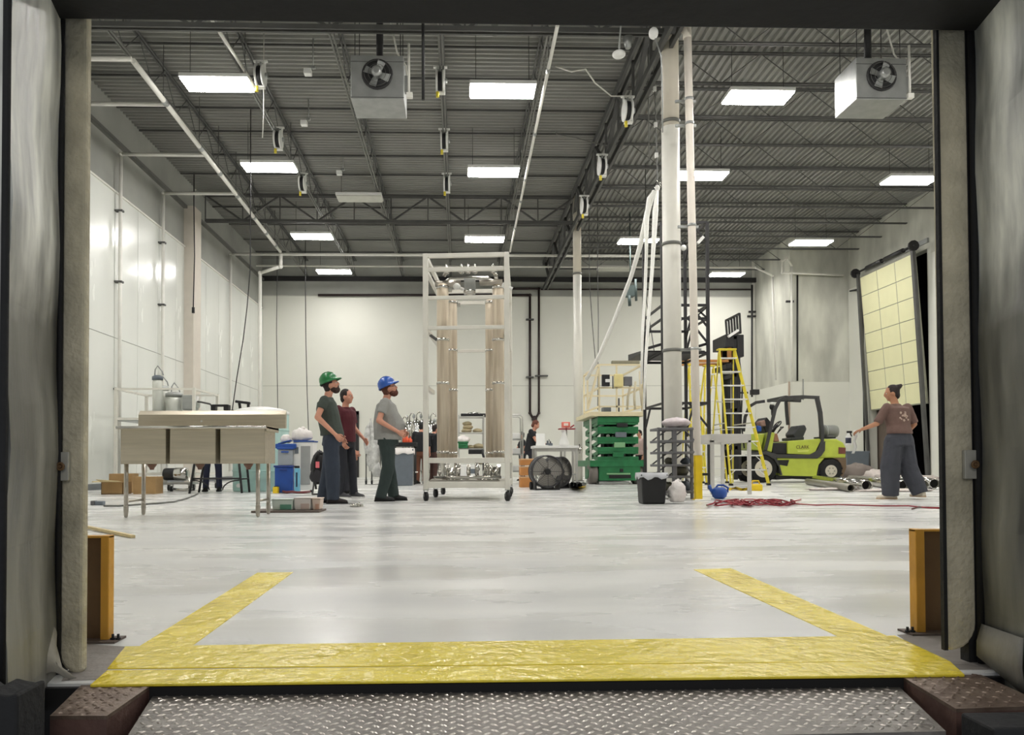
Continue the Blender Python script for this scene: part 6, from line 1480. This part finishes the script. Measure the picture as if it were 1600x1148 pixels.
for i, (px, py, r) in enumerate(((1066, 740, .10), (1072, 722, .07), (1044, 758, .09), (1070, 762, .1), (1046, 722, .07))):
    zsh = min([hz(q_, Y) for q_ in (688, 706, 726, 744, 768)], key=lambda z: abs(z-(hz(py, Y)-r*.7)) if z < hz(py, Y) else 9)
    solo('wrapped_bundle', lump((pt(px, py, Y+.2).x, Y+.22, zsh+r*.6), (r, r, r*.8), 40+i, .3, 12, 9), gpl_m if i % 2 else mat('olive grey cloth', (120, 118, 104), .8), 'crumpled bundle on the grey rack, %s' % ['on the fourth shelf down by the yellow post', 'high up by the yellow post', 'low down by the black bin', 'lowest one by the yellow post', 'high up on the black bin side'][i], 'bundle', group='rack bundles')
bag('white and pinkish bag slumped on top of the grey rack', 1056, 661, Y+.22, (.20, .18, .085), mat('pinkish poly bag', (214, 202, 204), .4, var=.12, scale=9, bump=.6, bscale=14), 51, False)
bag('knotted white plastic bag on the floor beside the black bin', 1058, 770, 9.75, (.12, .11, .155), seed=52)
bpx = KIDS(bpy.data.objects['plastic_bag'])[0]
Yb2 = 10.7; b5 = B(1087.5, 1098, 712, 785, Yb2, .1)
t = thing('yellow_bollard', 'yellow square post standing between the grey rack and the white frame stand', 'bollard', ((b5[0]+b5[1])/2, Yb2, 0))
part('post', MB().box(b5[0], b5[1], Yb2, Yb2+.1, 0, b5[5]), yel3_m, t, .006); part('cap', MB().box(b5[0]-.003, b5[1]+.003, Yb2-.003, Yb2+.103, b5[5], b5[5]+.008), yel3_m, t); part('base_plate', MB().box(b5[0]-.02, b5[1]+.02, Yb2-.02, Yb2+.12, 0, .01), yel3_m, t)
# white frame stand
Y = 12.2; t = place('open pale grey steel stand with four legs beside the yellow bollard', 'frame_stand', 'stand', 1142, Y+.6)
xa, xb = pt(1111, 700, Y).x, pt(1174, 700, Y).x; zt = hz(678.5, Y); wn_m = mat('pale grey stand paint', (196, 194, 188), .5, var=.04)
for x in (xa, xb-.055):
    for y in (Y, Y+1.25):
        l = part('leg', MB().box(x, x+.055, y, y+.055, .01, zt-.1), wn_m, t, .005); part('foot_plate', MB().box(x-.01, x+.065, y-.01, y+.065, 0, .01), wn_m, l)
for y in (Y, Y+1.25): part('top_beam', MB().box(xa, xb, y, y+.055, zt-.14, zt), wn_m, t, .005)
for x in (xa, xb-.055): part('side_beam', MB().box(x, x+.055, Y+.055, Y+1.25, zt-.14, zt), wn_m, t, .005)
part('maker_plate', MB().box(xa-.004, xa, Y+.6, Y+.75, zt-.1, zt-.05), gpl_m, t)
# blue kettle shaped can
Y = 11.0; c = V((pt(1124, 775, Y).x, Y, 0)); t = thing('blue_can', 'round blue watering can on the floor before the frame stand', 'can', c)
part('can_body', MB().lathe(c, [(.06, 0), (.10, .03), (.115, .09), (.10, .14), (.07, .165), (.05, .17)], 22), blu_m, t)
part('spout', MB().path([c+V((-.09, 0, .09)), c+V((-.13, 0, .14)), c+V((-.15, 0, .20))], [.03, .024, .026], 8), blu_m, t); part('handle', MB().path([c+V((-.06, 0, .15)), c+V((-.02, 0, .2)), c+V((.06, 0, .2)), c+V((.13, 0, .16)), c+V((.12, 0, .09))], .015, 8), blu_m, t)
# white sheets on floor
for lab, q4 in (('big white sheet lying on the floor behind the frame stand', [(1096, 776), (1228, 777), (1200, 768), (1096, 767)]), ('white sheet corner on the floor by the yellow bollard', [(1085, 783), (1110, 782), (1112, 777), (1088, 778)])):
    pp = [lev(*p, 0) for p in q4]; solo('floor_sheet', MB().hexa([V((p.x, p.y, .0)) for p in pp], [V((p.x, p.y, .012)) for p in pp]), white_m, lab, 'sheet')
# yellow floor thing
t = place('yellow plastic hose reel body on the floor under the step ladder', 'hose_reel', 'reel', 1175, 14.6)
c = lev(1181, 767, 0); part('reel_body', MB().box(c.x-.11, c.x+.10, c.y-.1, c.y+.1, .0, .13), yel3_m, t, .03); part('handle', MB().path([c+V((-.08, 0, .12)), c+V((-.06, 0, .19)), c+V((.05, 0, .19)), c+V((.08, 0, .12))], .014, 6), yel3_m, t)
part('flat_hose', MB().path([lev(1140, 764, .03), lev(1150, 762, .03), lev(1160, 765, .03), lev(1170, 763, .04), lev(1178, 762, .06)], .028, 6), yel3_m, t)
# red cord tangle
random.seed(5); t = thing('red_cord', 'dark red cord lying tangled on the floor and trailing past the walking person', 'cord', lev(1170, 785, 0))
for k in range(6):
    cx0 = 1130+k*18; pts = []
    for i in range(26):
        a_ = i*.7+k; pts.append(lev(cx0+24*math.sin(a_*.53+k)+8*math.cos(a_*1.3), 784.5+3.6*math.sin(a_)+1.5*math.cos(a_*.7+k), .012+.012*(i % 3)))
    part('cord_loop', MB().path(pts, .009, 5), red_m, t)
part('cord_tail', MB().path([lev(*p, .01) for p in ((1225, 783), (1245, 787), (1275, 789), (1310, 788), (1345, 789), (1380, 790), (1420, 790), (1450, 793), (1476, 794))], .008, 5), red_m, t)
part('cord_tail', MB().path([lev(*p, .01) for p in ((1425, 795), (1435, 792), (1450, 792), (1475, 793))], .008, 5), mat('dark brown cord', (90, 50, 46), .6), t)

# ---- step ladders
def ladder(label, Y, pxb0, pxb1, pxt0, pxt1, pyt, steps, back=1.3, group='step ladders'):
    t = place(label, 'step_ladder', 'ladder', (pxb0+pxb1)/2, Y+.5, group=group)
    zt = hz(pyt, Y); lean = .55
    fb = [V((pt(p, 755, Y).x, Y, .03)) for p in (pxb0, pxb1)]; ft = [V((pt(p, pyt, Y).x, Y+lean, zt)) for p in (pxt0, pxt1)]
    for a_, b2 in zip(fb, ft):
        r = part('front_rail', MB().bar(a_, b2, .03, .07), yel2_m, t, .004); part('foot', MB().box(a_.x-.035, a_.x+.035, a_.y-.06, a_.y+.05, 0, .05), blk_m, r)
    bb = [V((pt(p, 755, Y).x+.05*s__, Y+lean+back, .02)) for p, s__ in ((pxb0+5, 1), (pxb1-7, -1))]
    for a_, b2 in zip(bb, ft): part('rear_rail', MB().bar(a_, b2+V((0, .06, -.05)), .03, .05), yel2_m, t, .003)
    for k in range(steps):
        s = (k+1)/(steps+.6); a_, b2 = fb[0].lerp(ft[0], s), fb[1].lerp(ft[1], s)
        st = part('step', MB().box(a_.x, b2.x, a_.y-.04, a_.y+.06, a_.z-.015, a_.z+.015), mat('aluminium step', (226, 226, 222), .4, metal=.15), t, .003)
        if k < 3:
            part('step_brace', MB().bar(a_+V((.01, 0, -.12)), a_+V((.14, 0, 0)), .015).bar(b2+V((-.01, 0, -.12)), b2+V((-.14, 0, 0)), .015), white_m, st)
        if k % 2: c_, d_ = bb[0].lerp(ft[0], s), bb[1].lerp(ft[1], s); part('rear_bar', MB().bar(c_, d_, .02), alu_m, t)
    part('top_cap', MB().box(ft[0].x-.04, ft[1].x+.04, ft[0].y-.06, ft[0].y+.12, zt, zt+.035), yel2_m, t, .01)
    for k in (0, 1): m_ = fb[k].lerp(ft[k], .45); n_ = bb[k].lerp(ft[k], .45); part('spreader', MB().bar(m_, n_, .012, .03), alu_m, t)
    return t
ladder('tall yellow fibreglass step ladder in front of the forklift mast', 17.2, 1142, 1201, 1137, 1161, 541, 9)
ladder('yellow step ladder between the lattice tower and the tallest ladder', 19.2, 1098, 1136, 1113, 1126, 568, 8, 1.0)
ladder('slim yellow step ladder standing nearest the thick column and bollard', 18.0, 1082, 1104, 1088, 1100, 566, 7, .9)

# ---- lime forklift, side on, mast towards the ladders
Y = 19.6; WD = 1.15
FLT = place('lime green forklift with black overhead guard parked side on', 'forklift', 'forklift', 1255, Y+WD/2)
t = FLT
def pp(L, Y=Y): return [(pt(px, py, Y).x, hz(py, Y, px)) for px, py in L]
def F(px, py): return (1170+px/6.755, 600+py/6.755)
def sl(name, m, L, y0=Y, y1=None, bev=.015, **k): return part(name, MB().prism(pp([F(*p) for p in L]), y0, Y+WD if y1 is None else y1), m, k.pop('parent', t), bev, **k)
fbk = mat('charcoal forklift frame', (58, 58, 58), .5, var=.1)
sl('lower_body', lime_m, [(300, 780), (800, 780), (740, 850), (715, 975), (330, 965), (310, 850)])
sl('hood', lime_m, [(410, 600), (750, 575), (750, 620), (700, 720), (640, 745), (410, 735)])
sl('counterweight', lime_m, [(750, 578), (930, 578), (1000, 615), (1025, 660), (1028, 780), (720, 780), (740, 700)], bev=.04)
sl('lower_counterweight', mat('scuffed brown counterweight', (112, 92, 70), .6), [(880, 780), (1030, 775), (1035, 880), (1000, 975), (960, 965), (990, 880), (940, 800)], bev=.03)
sl('tail_light', mat('red tail lens', (110, 60, 50), .3), [(945, 665), (1020, 670), (1020, 735), (945, 735)], Y-.015, Y, .004)
sl('frame_band', fbk, [(160, 700), (300, 740), (640, 745), (720, 700), (745, 640), (805, 600), (800, 700), (760, 760), (720, 785), (290, 780), (160, 730)], Y-.03, None, .01)
sl('step_recess', blk_m, [(295, 800), (425, 800), (405, 865), (320, 850)], Y-.012, Y+.01, .004)
sl('leg_well', blk_m, [(260, 620), (410, 620), (410, 735), (260, 735)], Y+.05, Y+WD-.05)
sl('cowl', lime_m, [(230, 505), (285, 510), (250, 720), (190, 700)], Y+.05, Y+WD-.05)
sl('front_body', lime_m, [(30, 520), (200, 520), (160, 700), (30, 690)], Y+.2, Y+WD-.2)
# overhead guard
def gb(name, L, w_=.085, ys=(Y, Y+WD-.08)):
    for y in ys:
        pts = [V((*[pt(*F(*p), Y).x], y+.04, hz(F(*p)[1], Y, F(*p)[0]))) for p in L]
        mb = MB()
        for a_, b2 in zip(pts, pts[1:]): mb.bar(a_, b2+(b2-a_).normalized()*.02, .08, w_, up=(0, 1, 0))
        part(name, mb, fbk, t, .008)
gb('guard_front_leg', [(180, 700), (215, 560), (245, 430), (285, 260), (330, 170), (400, 135)], .065, (Y,))
gb('guard_front_leg', [(110, 480), (130, 320), (180, 200), (250, 158), (340, 145)], .06, (Y+WD-.08,))
gb('guard_rear_leg', [(725, 135), (760, 300), (775, 480), (775, 600), (740, 700), (690, 750)], .13, (Y,))
gb('guard_rear_leg', [(585, 150), (592, 260), (605, 400)], .07, (Y+WD-.08,))
gb('guard_roof_rail', [(390, 140), (560, 132), (740, 140)], .09)
zg = hz(F(0, 140)[1], Y)
for px in (420, 480, 540, 600, 660): X = pt(*F(px, 140), Y).x; part('roof_slat', MB().box(X-.02, X+.02, Y+.05, Y+WD-.05, zg-.01, zg+.03), fbk, t)
part('guard_cross_tube', MB().box(pt(*F(395, 140), Y).x-.04, pt(*F(395, 140), Y).x+.04, Y, Y+WD, zg-.04, zg+.04), fbk, t)
sl('seat_back', mat('black vinyl seat', (56, 58, 60), .6), [(590, 430), (660, 422), (680, 465), (640, 560), (560, 580), (525, 525)], Y+.35, Y+.85, .03); sl('seat_base', mat('black vinyl seat', (56, 58, 60), .6), [(500, 560), (640, 550), (640, 590), (500, 590)], Y+.3, Y+.9, .02)
c0, c1 = P(*F(240, 520), Y+.55), P(*F(300, 430), Y+.55); part('steering_column', MB().tube(c0, c1, .04), blk_m, t); stw = part('steering_wheel', MB().path([V((c1.x+.16*math.cos(a_)*.5, c1.y+.17*math.sin(a_), c1.z+.16*math.cos(a_)*.6)) for a_ in (2*PI*i/18 for i in range(18))], .016, 6, True), blk_m, t)
part('wheel_spoke', MB().tube(c1+V((-.08, 0, -.09)), c1+V((.08, 0, .09)), .012), blk_m, stw)
for dx_ in (340, 360): part('lever', MB().tube(P(*F(300, 520), Y+.4), P(*F(dx_, 455), Y+.4), .012).ell(P(*F(dx_, 455), Y+.4), .025, 8, 6), blk_m, t)
part('headlamp', MB().ell(P(*F(245, 240), Y+.3), (.07, .06, .09), 12, 8).tube(P(*F(245, 260), Y+.3), P(*F(250, 330), Y+.3), .03), blk_m, t)
part('lamp_glass', MB().ell(P(*F(250, 205), Y+.28), (.08, .05, .04), 10, 6), white_m, t)
sl('dash', blk_m, [(190, 400), (240, 340), (290, 400), (300, 490), (230, 510)], Y+.3, Y+.9, .02); sl('tool_bag', mat('brown pink pouch', (150, 120, 108), .8), [(150, 390), (205, 370), (220, 440), (160, 440)], Y+.2, Y+.5, .03); sl('blue_pouch', blu_m, [(120, 430), (170, 440), (170, 500), (120, 500)], Y+.2, Y+.5, .03)
sl('boot_cone', mat('terracotta cone', (160, 116, 90), .7), [(300, 520), (335, 515), (360, 605), (290, 605)], Y+.2, Y+.5, .02)
Xl = P(*F(870, 500), Y+.5); r_ = .17
lp = part('gas_bottle', MB().lathe((pt(*F(812, 490), Y+.2).x, Y+.42, Xl.z), [(.05, 0), (r_*.9, .03), (r_, .08), (r_, .34), (r_*.9, .40), (.08, .43)], 22, 'x'), mat('grey gas bottle', (138, 140, 136), .45, metal=.4), t)
part('bottle_collar', MB().lathe((pt(*F(925, 490), Y).x, Y+.36, Xl.z-.02), [(.13, -.06), (.15, -.05), (.15, .05), (.13, .06)], 20, 'y'), mat('grey gas bottle', (138, 140, 136), .45, metal=.4), lp); part('bottle_cradle', MB().box(pt(*F(800, 570), Y).x, pt(*F(960, 570), Y).x, Y+.2, Y+.62, hz(F(0, 578)[1], Y), hz(F(0, 560)[1], Y)), blk_m, t, .01)
part('bottle_strap', MB().lathe((pt(*F(880, 490), Y).x, Y+.42, Xl.z), [(r_+.008, 0), (r_+.008, .03)], 22, 'x'), galv_m, lp)
def wheel(px, py, r, rr, yy, wd):
    c = pt(*F(px, py), Y); R = mpx(r/6.755, Y); c = V((c.x, yy, R*1.0)); w_ = part('wheel', MB().lathe(c, [(R*.55, 0), (R*.9, 0), (R, .03), (R, wd-.03), (R*.9, wd), (R*.55, wd)], 32, 'y'), rub_m, t)
    part('rim', MB().lathe(c+V((0, -.012, 0)), [(R*rr, 0), (R*rr, .02), (R*rr*.82, .03), (R*rr*.5, .03), (R*rr*.4, -.01), (R*.12, -.01)], 28, 'y'), mat('cream wheel rim', (206, 200, 184), .5), w_)
    for k in range(14):
        a_ = 2*PI*k/14; part('tread_bar', MB().box(-.02, .02, 0, wd, R-.006, R+.012), rub_m, w_).matrix_local = Matrix.Identity(4) if False else Matrix.Translation(c-V(w_['_o'])) @ Matrix.Rotation(a_, 4, 'Y') @ Matrix.Translation(V(w_['_o']))
    for k in range(6): a_ = 2*PI*k/6; part('wheel_nut', MB().tube(c+V((R*.28*math.cos(a_), -.02, R*.28*math.sin(a_))), c+V((R*.28*math.cos(a_), .0, R*.28*math.sin(a_))), .014, n=6), steel_m, w_)
wheel(150, 905, 150, .62, Y-.03, .24); wheel(150, 905, 150, .62, Y+WD-.21, .24); wheel(865, 915, 122, .52, Y-.02, .2); wheel(865, 915, 122, .52, Y+WD-.18, .2)
sl('front_fender', fbk, [(30, 760), (90, 740), (180, 745), (260, 790), (310, 870), (330, 960), (350, 960), (320, 850), (280, 770), (180, 715), (30, 730)], Y-.04, Y+.2, .006)
sl('rear_arch', blk_m, [(715, 975), (740, 860), (800, 800), (900, 790), (965, 830), (990, 900), (950, 850), (870, 810), (800, 830), (750, 900), (730, 975)], Y-.005, Y+.2, .002)
sl('belly_pan', blk_m, [(300, 960), (720, 960), (690, 1010), (480, 1000), (300, 1010)], Y+.1, Y+WD-.1)
# maker's name on the hood
tx = bpy.data.curves.new('maker_lettering', 'FONT'); tx.body = 'CLARK'; tx.size = .115; tx.extrude = .003; tx.align_x = 'CENTER'; tx.align_y = 'CENTER'
to = bpy.data.objects.new('tmp', tx); COL.objects.link(to); bpy.context.view_layer.update()
me = bpy.data.meshes.new_from_object(to.evaluated_get(bpy.context.evaluated_depsgraph_get())); bpy.data.objects.remove(to)
o = bpy.data.objects.new('maker_lettering', me); me.materials.clear(); me.materials.append(mat('brown lettering', (92, 74, 40), .5)); COL.objects.link(o); o.parent = FLT; o['label'] = 'dark maker lettering on the hood'
p = P(*F(568, 665), Y); o.location = V((p.x, Y-.004, p.z))-FLT.location; o.rotation_euler = (PI/2, 0, 0); o.scale = (.98, 1.1, 1)
sl('lettering_underline', mat('pale lime stripe', (206, 214, 110), .5), [(510, 700), (635, 695), (625, 712), (520, 715)], Y-.004, Y+.0, 0)
# mast
mxc = lambda px: pt(px, 650, Y).x
Ym = Y+.12
for yy in (Ym, Ym+.75):
    part('mast_channel', MB().box(mxc(1149), mxc(1155), yy, yy+.14, .08, hz(523, Y)), blk_m, t, .006); part('inner_mast', MB().box(mxc(1155.5), mxc(1161), yy+.02, yy+.12, .2, hz(524, Y)), dark_m, t, .006)
for py in (525, 585, 640, 700): part('mast_tie', MB().box(mxc(1150), mxc(1160), Ym, Ym+.85, hz(py, Y)-.05, hz(py, Y)+.05), blk_m, t, .006)
part('lift_cylinder', MB().tube((mxc(1157), Ym+.44, .2), (mxc(1157), Ym+.44, hz(540, Y)), .05), ss_m, t)
part('mast_head', MB().box(mxc(1155), mxc(1166), Ym-.02, Ym+.9, hz(556, Y), hz(521, Y)), blk_m, t, .015)
cg = part('carriage', MB().box(mxc(1136), mxc(1149), Ym-.05, Ym+.95, hz(541, Y), hz(521, Y)).box(mxc(1137), mxc(1149), Ym-.05, Ym+.95, hz(575, Y), hz(568, Y)), blk_m, t, .008)
za, zb2 = hz(524, Y), hz(497, Y)
def lean(px0, py0): return V((mxc(px0), 0, hz(py0, Y)))
br = part('load_backrest', MB().bar(pt(1155.5, 490, Ym-.1), pt(1134, 501, Ym+1.0), .05), dark_m, t)
part('backrest_base', MB().bar(pt(1157, 519, Ym-.1), pt(1136, 526, Ym+1.0), .06), dark_m, br)
for k in range(6):
    s = k/5; part('backrest_bar', MB().bar(pt(1155.5-21.5*s, 490+11*s, Ym-.1+1.1*s), pt(1157-21*s, 519+7*s, Ym-.1+1.1*s), .045), dark_m, br)
part('white_wrap', MB().bar(P(1138, 526, Y), P(1153, 516, Y), .1, .06), white_m, t)
for yy in (Ym+.05, Ym+.75):
    f = part('fork', MB().box(mxc(1066), mxc(1148), yy, yy+.12, hz(564, Y), hz(560, Y)).box(mxc(1143), mxc(1148), yy, yy+.12, hz(564, Y), hz(540, Y)), mat('orange brown fork', (178, 122, 62), .5, metal=.2, var=.15), t, .004)
part('hydraulic_hose', MB().path([P(1155, 560, Y), P(1160, 600, Y+.1), P(1158, 660, Y+.1), P(1163, 700, Y)], .02, 6), blk_m, t)
part('side_lamp', MB().box(*B(1176, 1187, 608, 616, Y+.3, .2)), blk_m, t, .01); part('side_lamp_arm', MB().box(mxc(1161), mxc(1178), Y+.38, Y+.42, hz(613, Y), hz(610, Y)), blk_m, t)

# ---- steel tubes, debris and tarp behind the walking person
random.seed(9); k = 0
for i, (px, py, pxe, pye) in enumerate(((1355, 760, 1275, 751), (1413, 760, 1330, 750), (1443, 759, 1368, 748), (1461, 757, 1400, 747), (1330, 762, 1262, 753))):
    a_ = lev(px, py+7, 0); r = .098 if i < 4 else .07; a_.z = r+.005; e_ = lev(pxe, pye+4, 0); e_.z = r+.005
    t = thing('steel_tube', 'wide polished steel tube lying on the floor, %s' % ['open end before the walking person', 'open end between the legs of the walker', 'open end just past the walking person', 'open end closest to the orange post jamb', 'duller one on the forklift side'][i], 'tube', a_, 'steel tubes')
    d = (e_-a_).normalized(); u = d.orthogonal().normalized(); w_ = d.cross(u); n = 22; L_ = (e_-a_).length
    mb = MB(); vs = []
    for rr, h in ((r, 0), (r, L_), (r-.012, L_), (r-.012, 0)): vs += mb.ring(a_+d*h, rr, u, w_, n)
    mb.add(vs, [(j*n+q_, j*n+(q_+1) % n, ((j+1) % 4)*n+(q_+1) % n, ((j+1) % 4)*n+q_) for j in range(4) for q_ in range(n)], True)
    part('tube_wall', mb, ssp_m if i < 4 else mat('dull tube', (150, 146, 136), .4, metal=.7), t)
    part('bore_shade', MB().tube(a_+d*.25, a_+d*.26, r-.013, n=n), blk_m, t)  # black disc across the bore stands for the dark inside
deb_m = mat('pale crumpled wrap', (206, 196, 190), .5, var=.1, scale=9, bump=.6, bscale=12)
for i, (px, py, r, m, lab) in enumerate(((1347, 751.5, (.5, .35, .28), mat('brown grey tarp', (128, 118, 112), .8, bump=.4), 'brown grey tarp heap behind the steel tubes'), (1378, 752.5, (.42, .35, .20), deb_m, 'pale crumpled wrap heap behind the walking person'), (1436, 754, (.6, .3, .12), deb_m, 'low pale crumpled wrap by the jamb end of the tubes'), (1300, 766, (.5, .14, .03), deb_m, 'flat torn wrap under the forklift side tube ends'), (1400, 768, (.7, .12, .03), deb_m, 'flat torn wrap in front of the steel tubes'))):
    c = lev(px, py, 0); solo('wrap_heap', lump((c.x, c.y+(.2 if i < 3 else 0), r[2]*.7), r, 60+i, .35, 20, 12), m, lab, 'wrap')
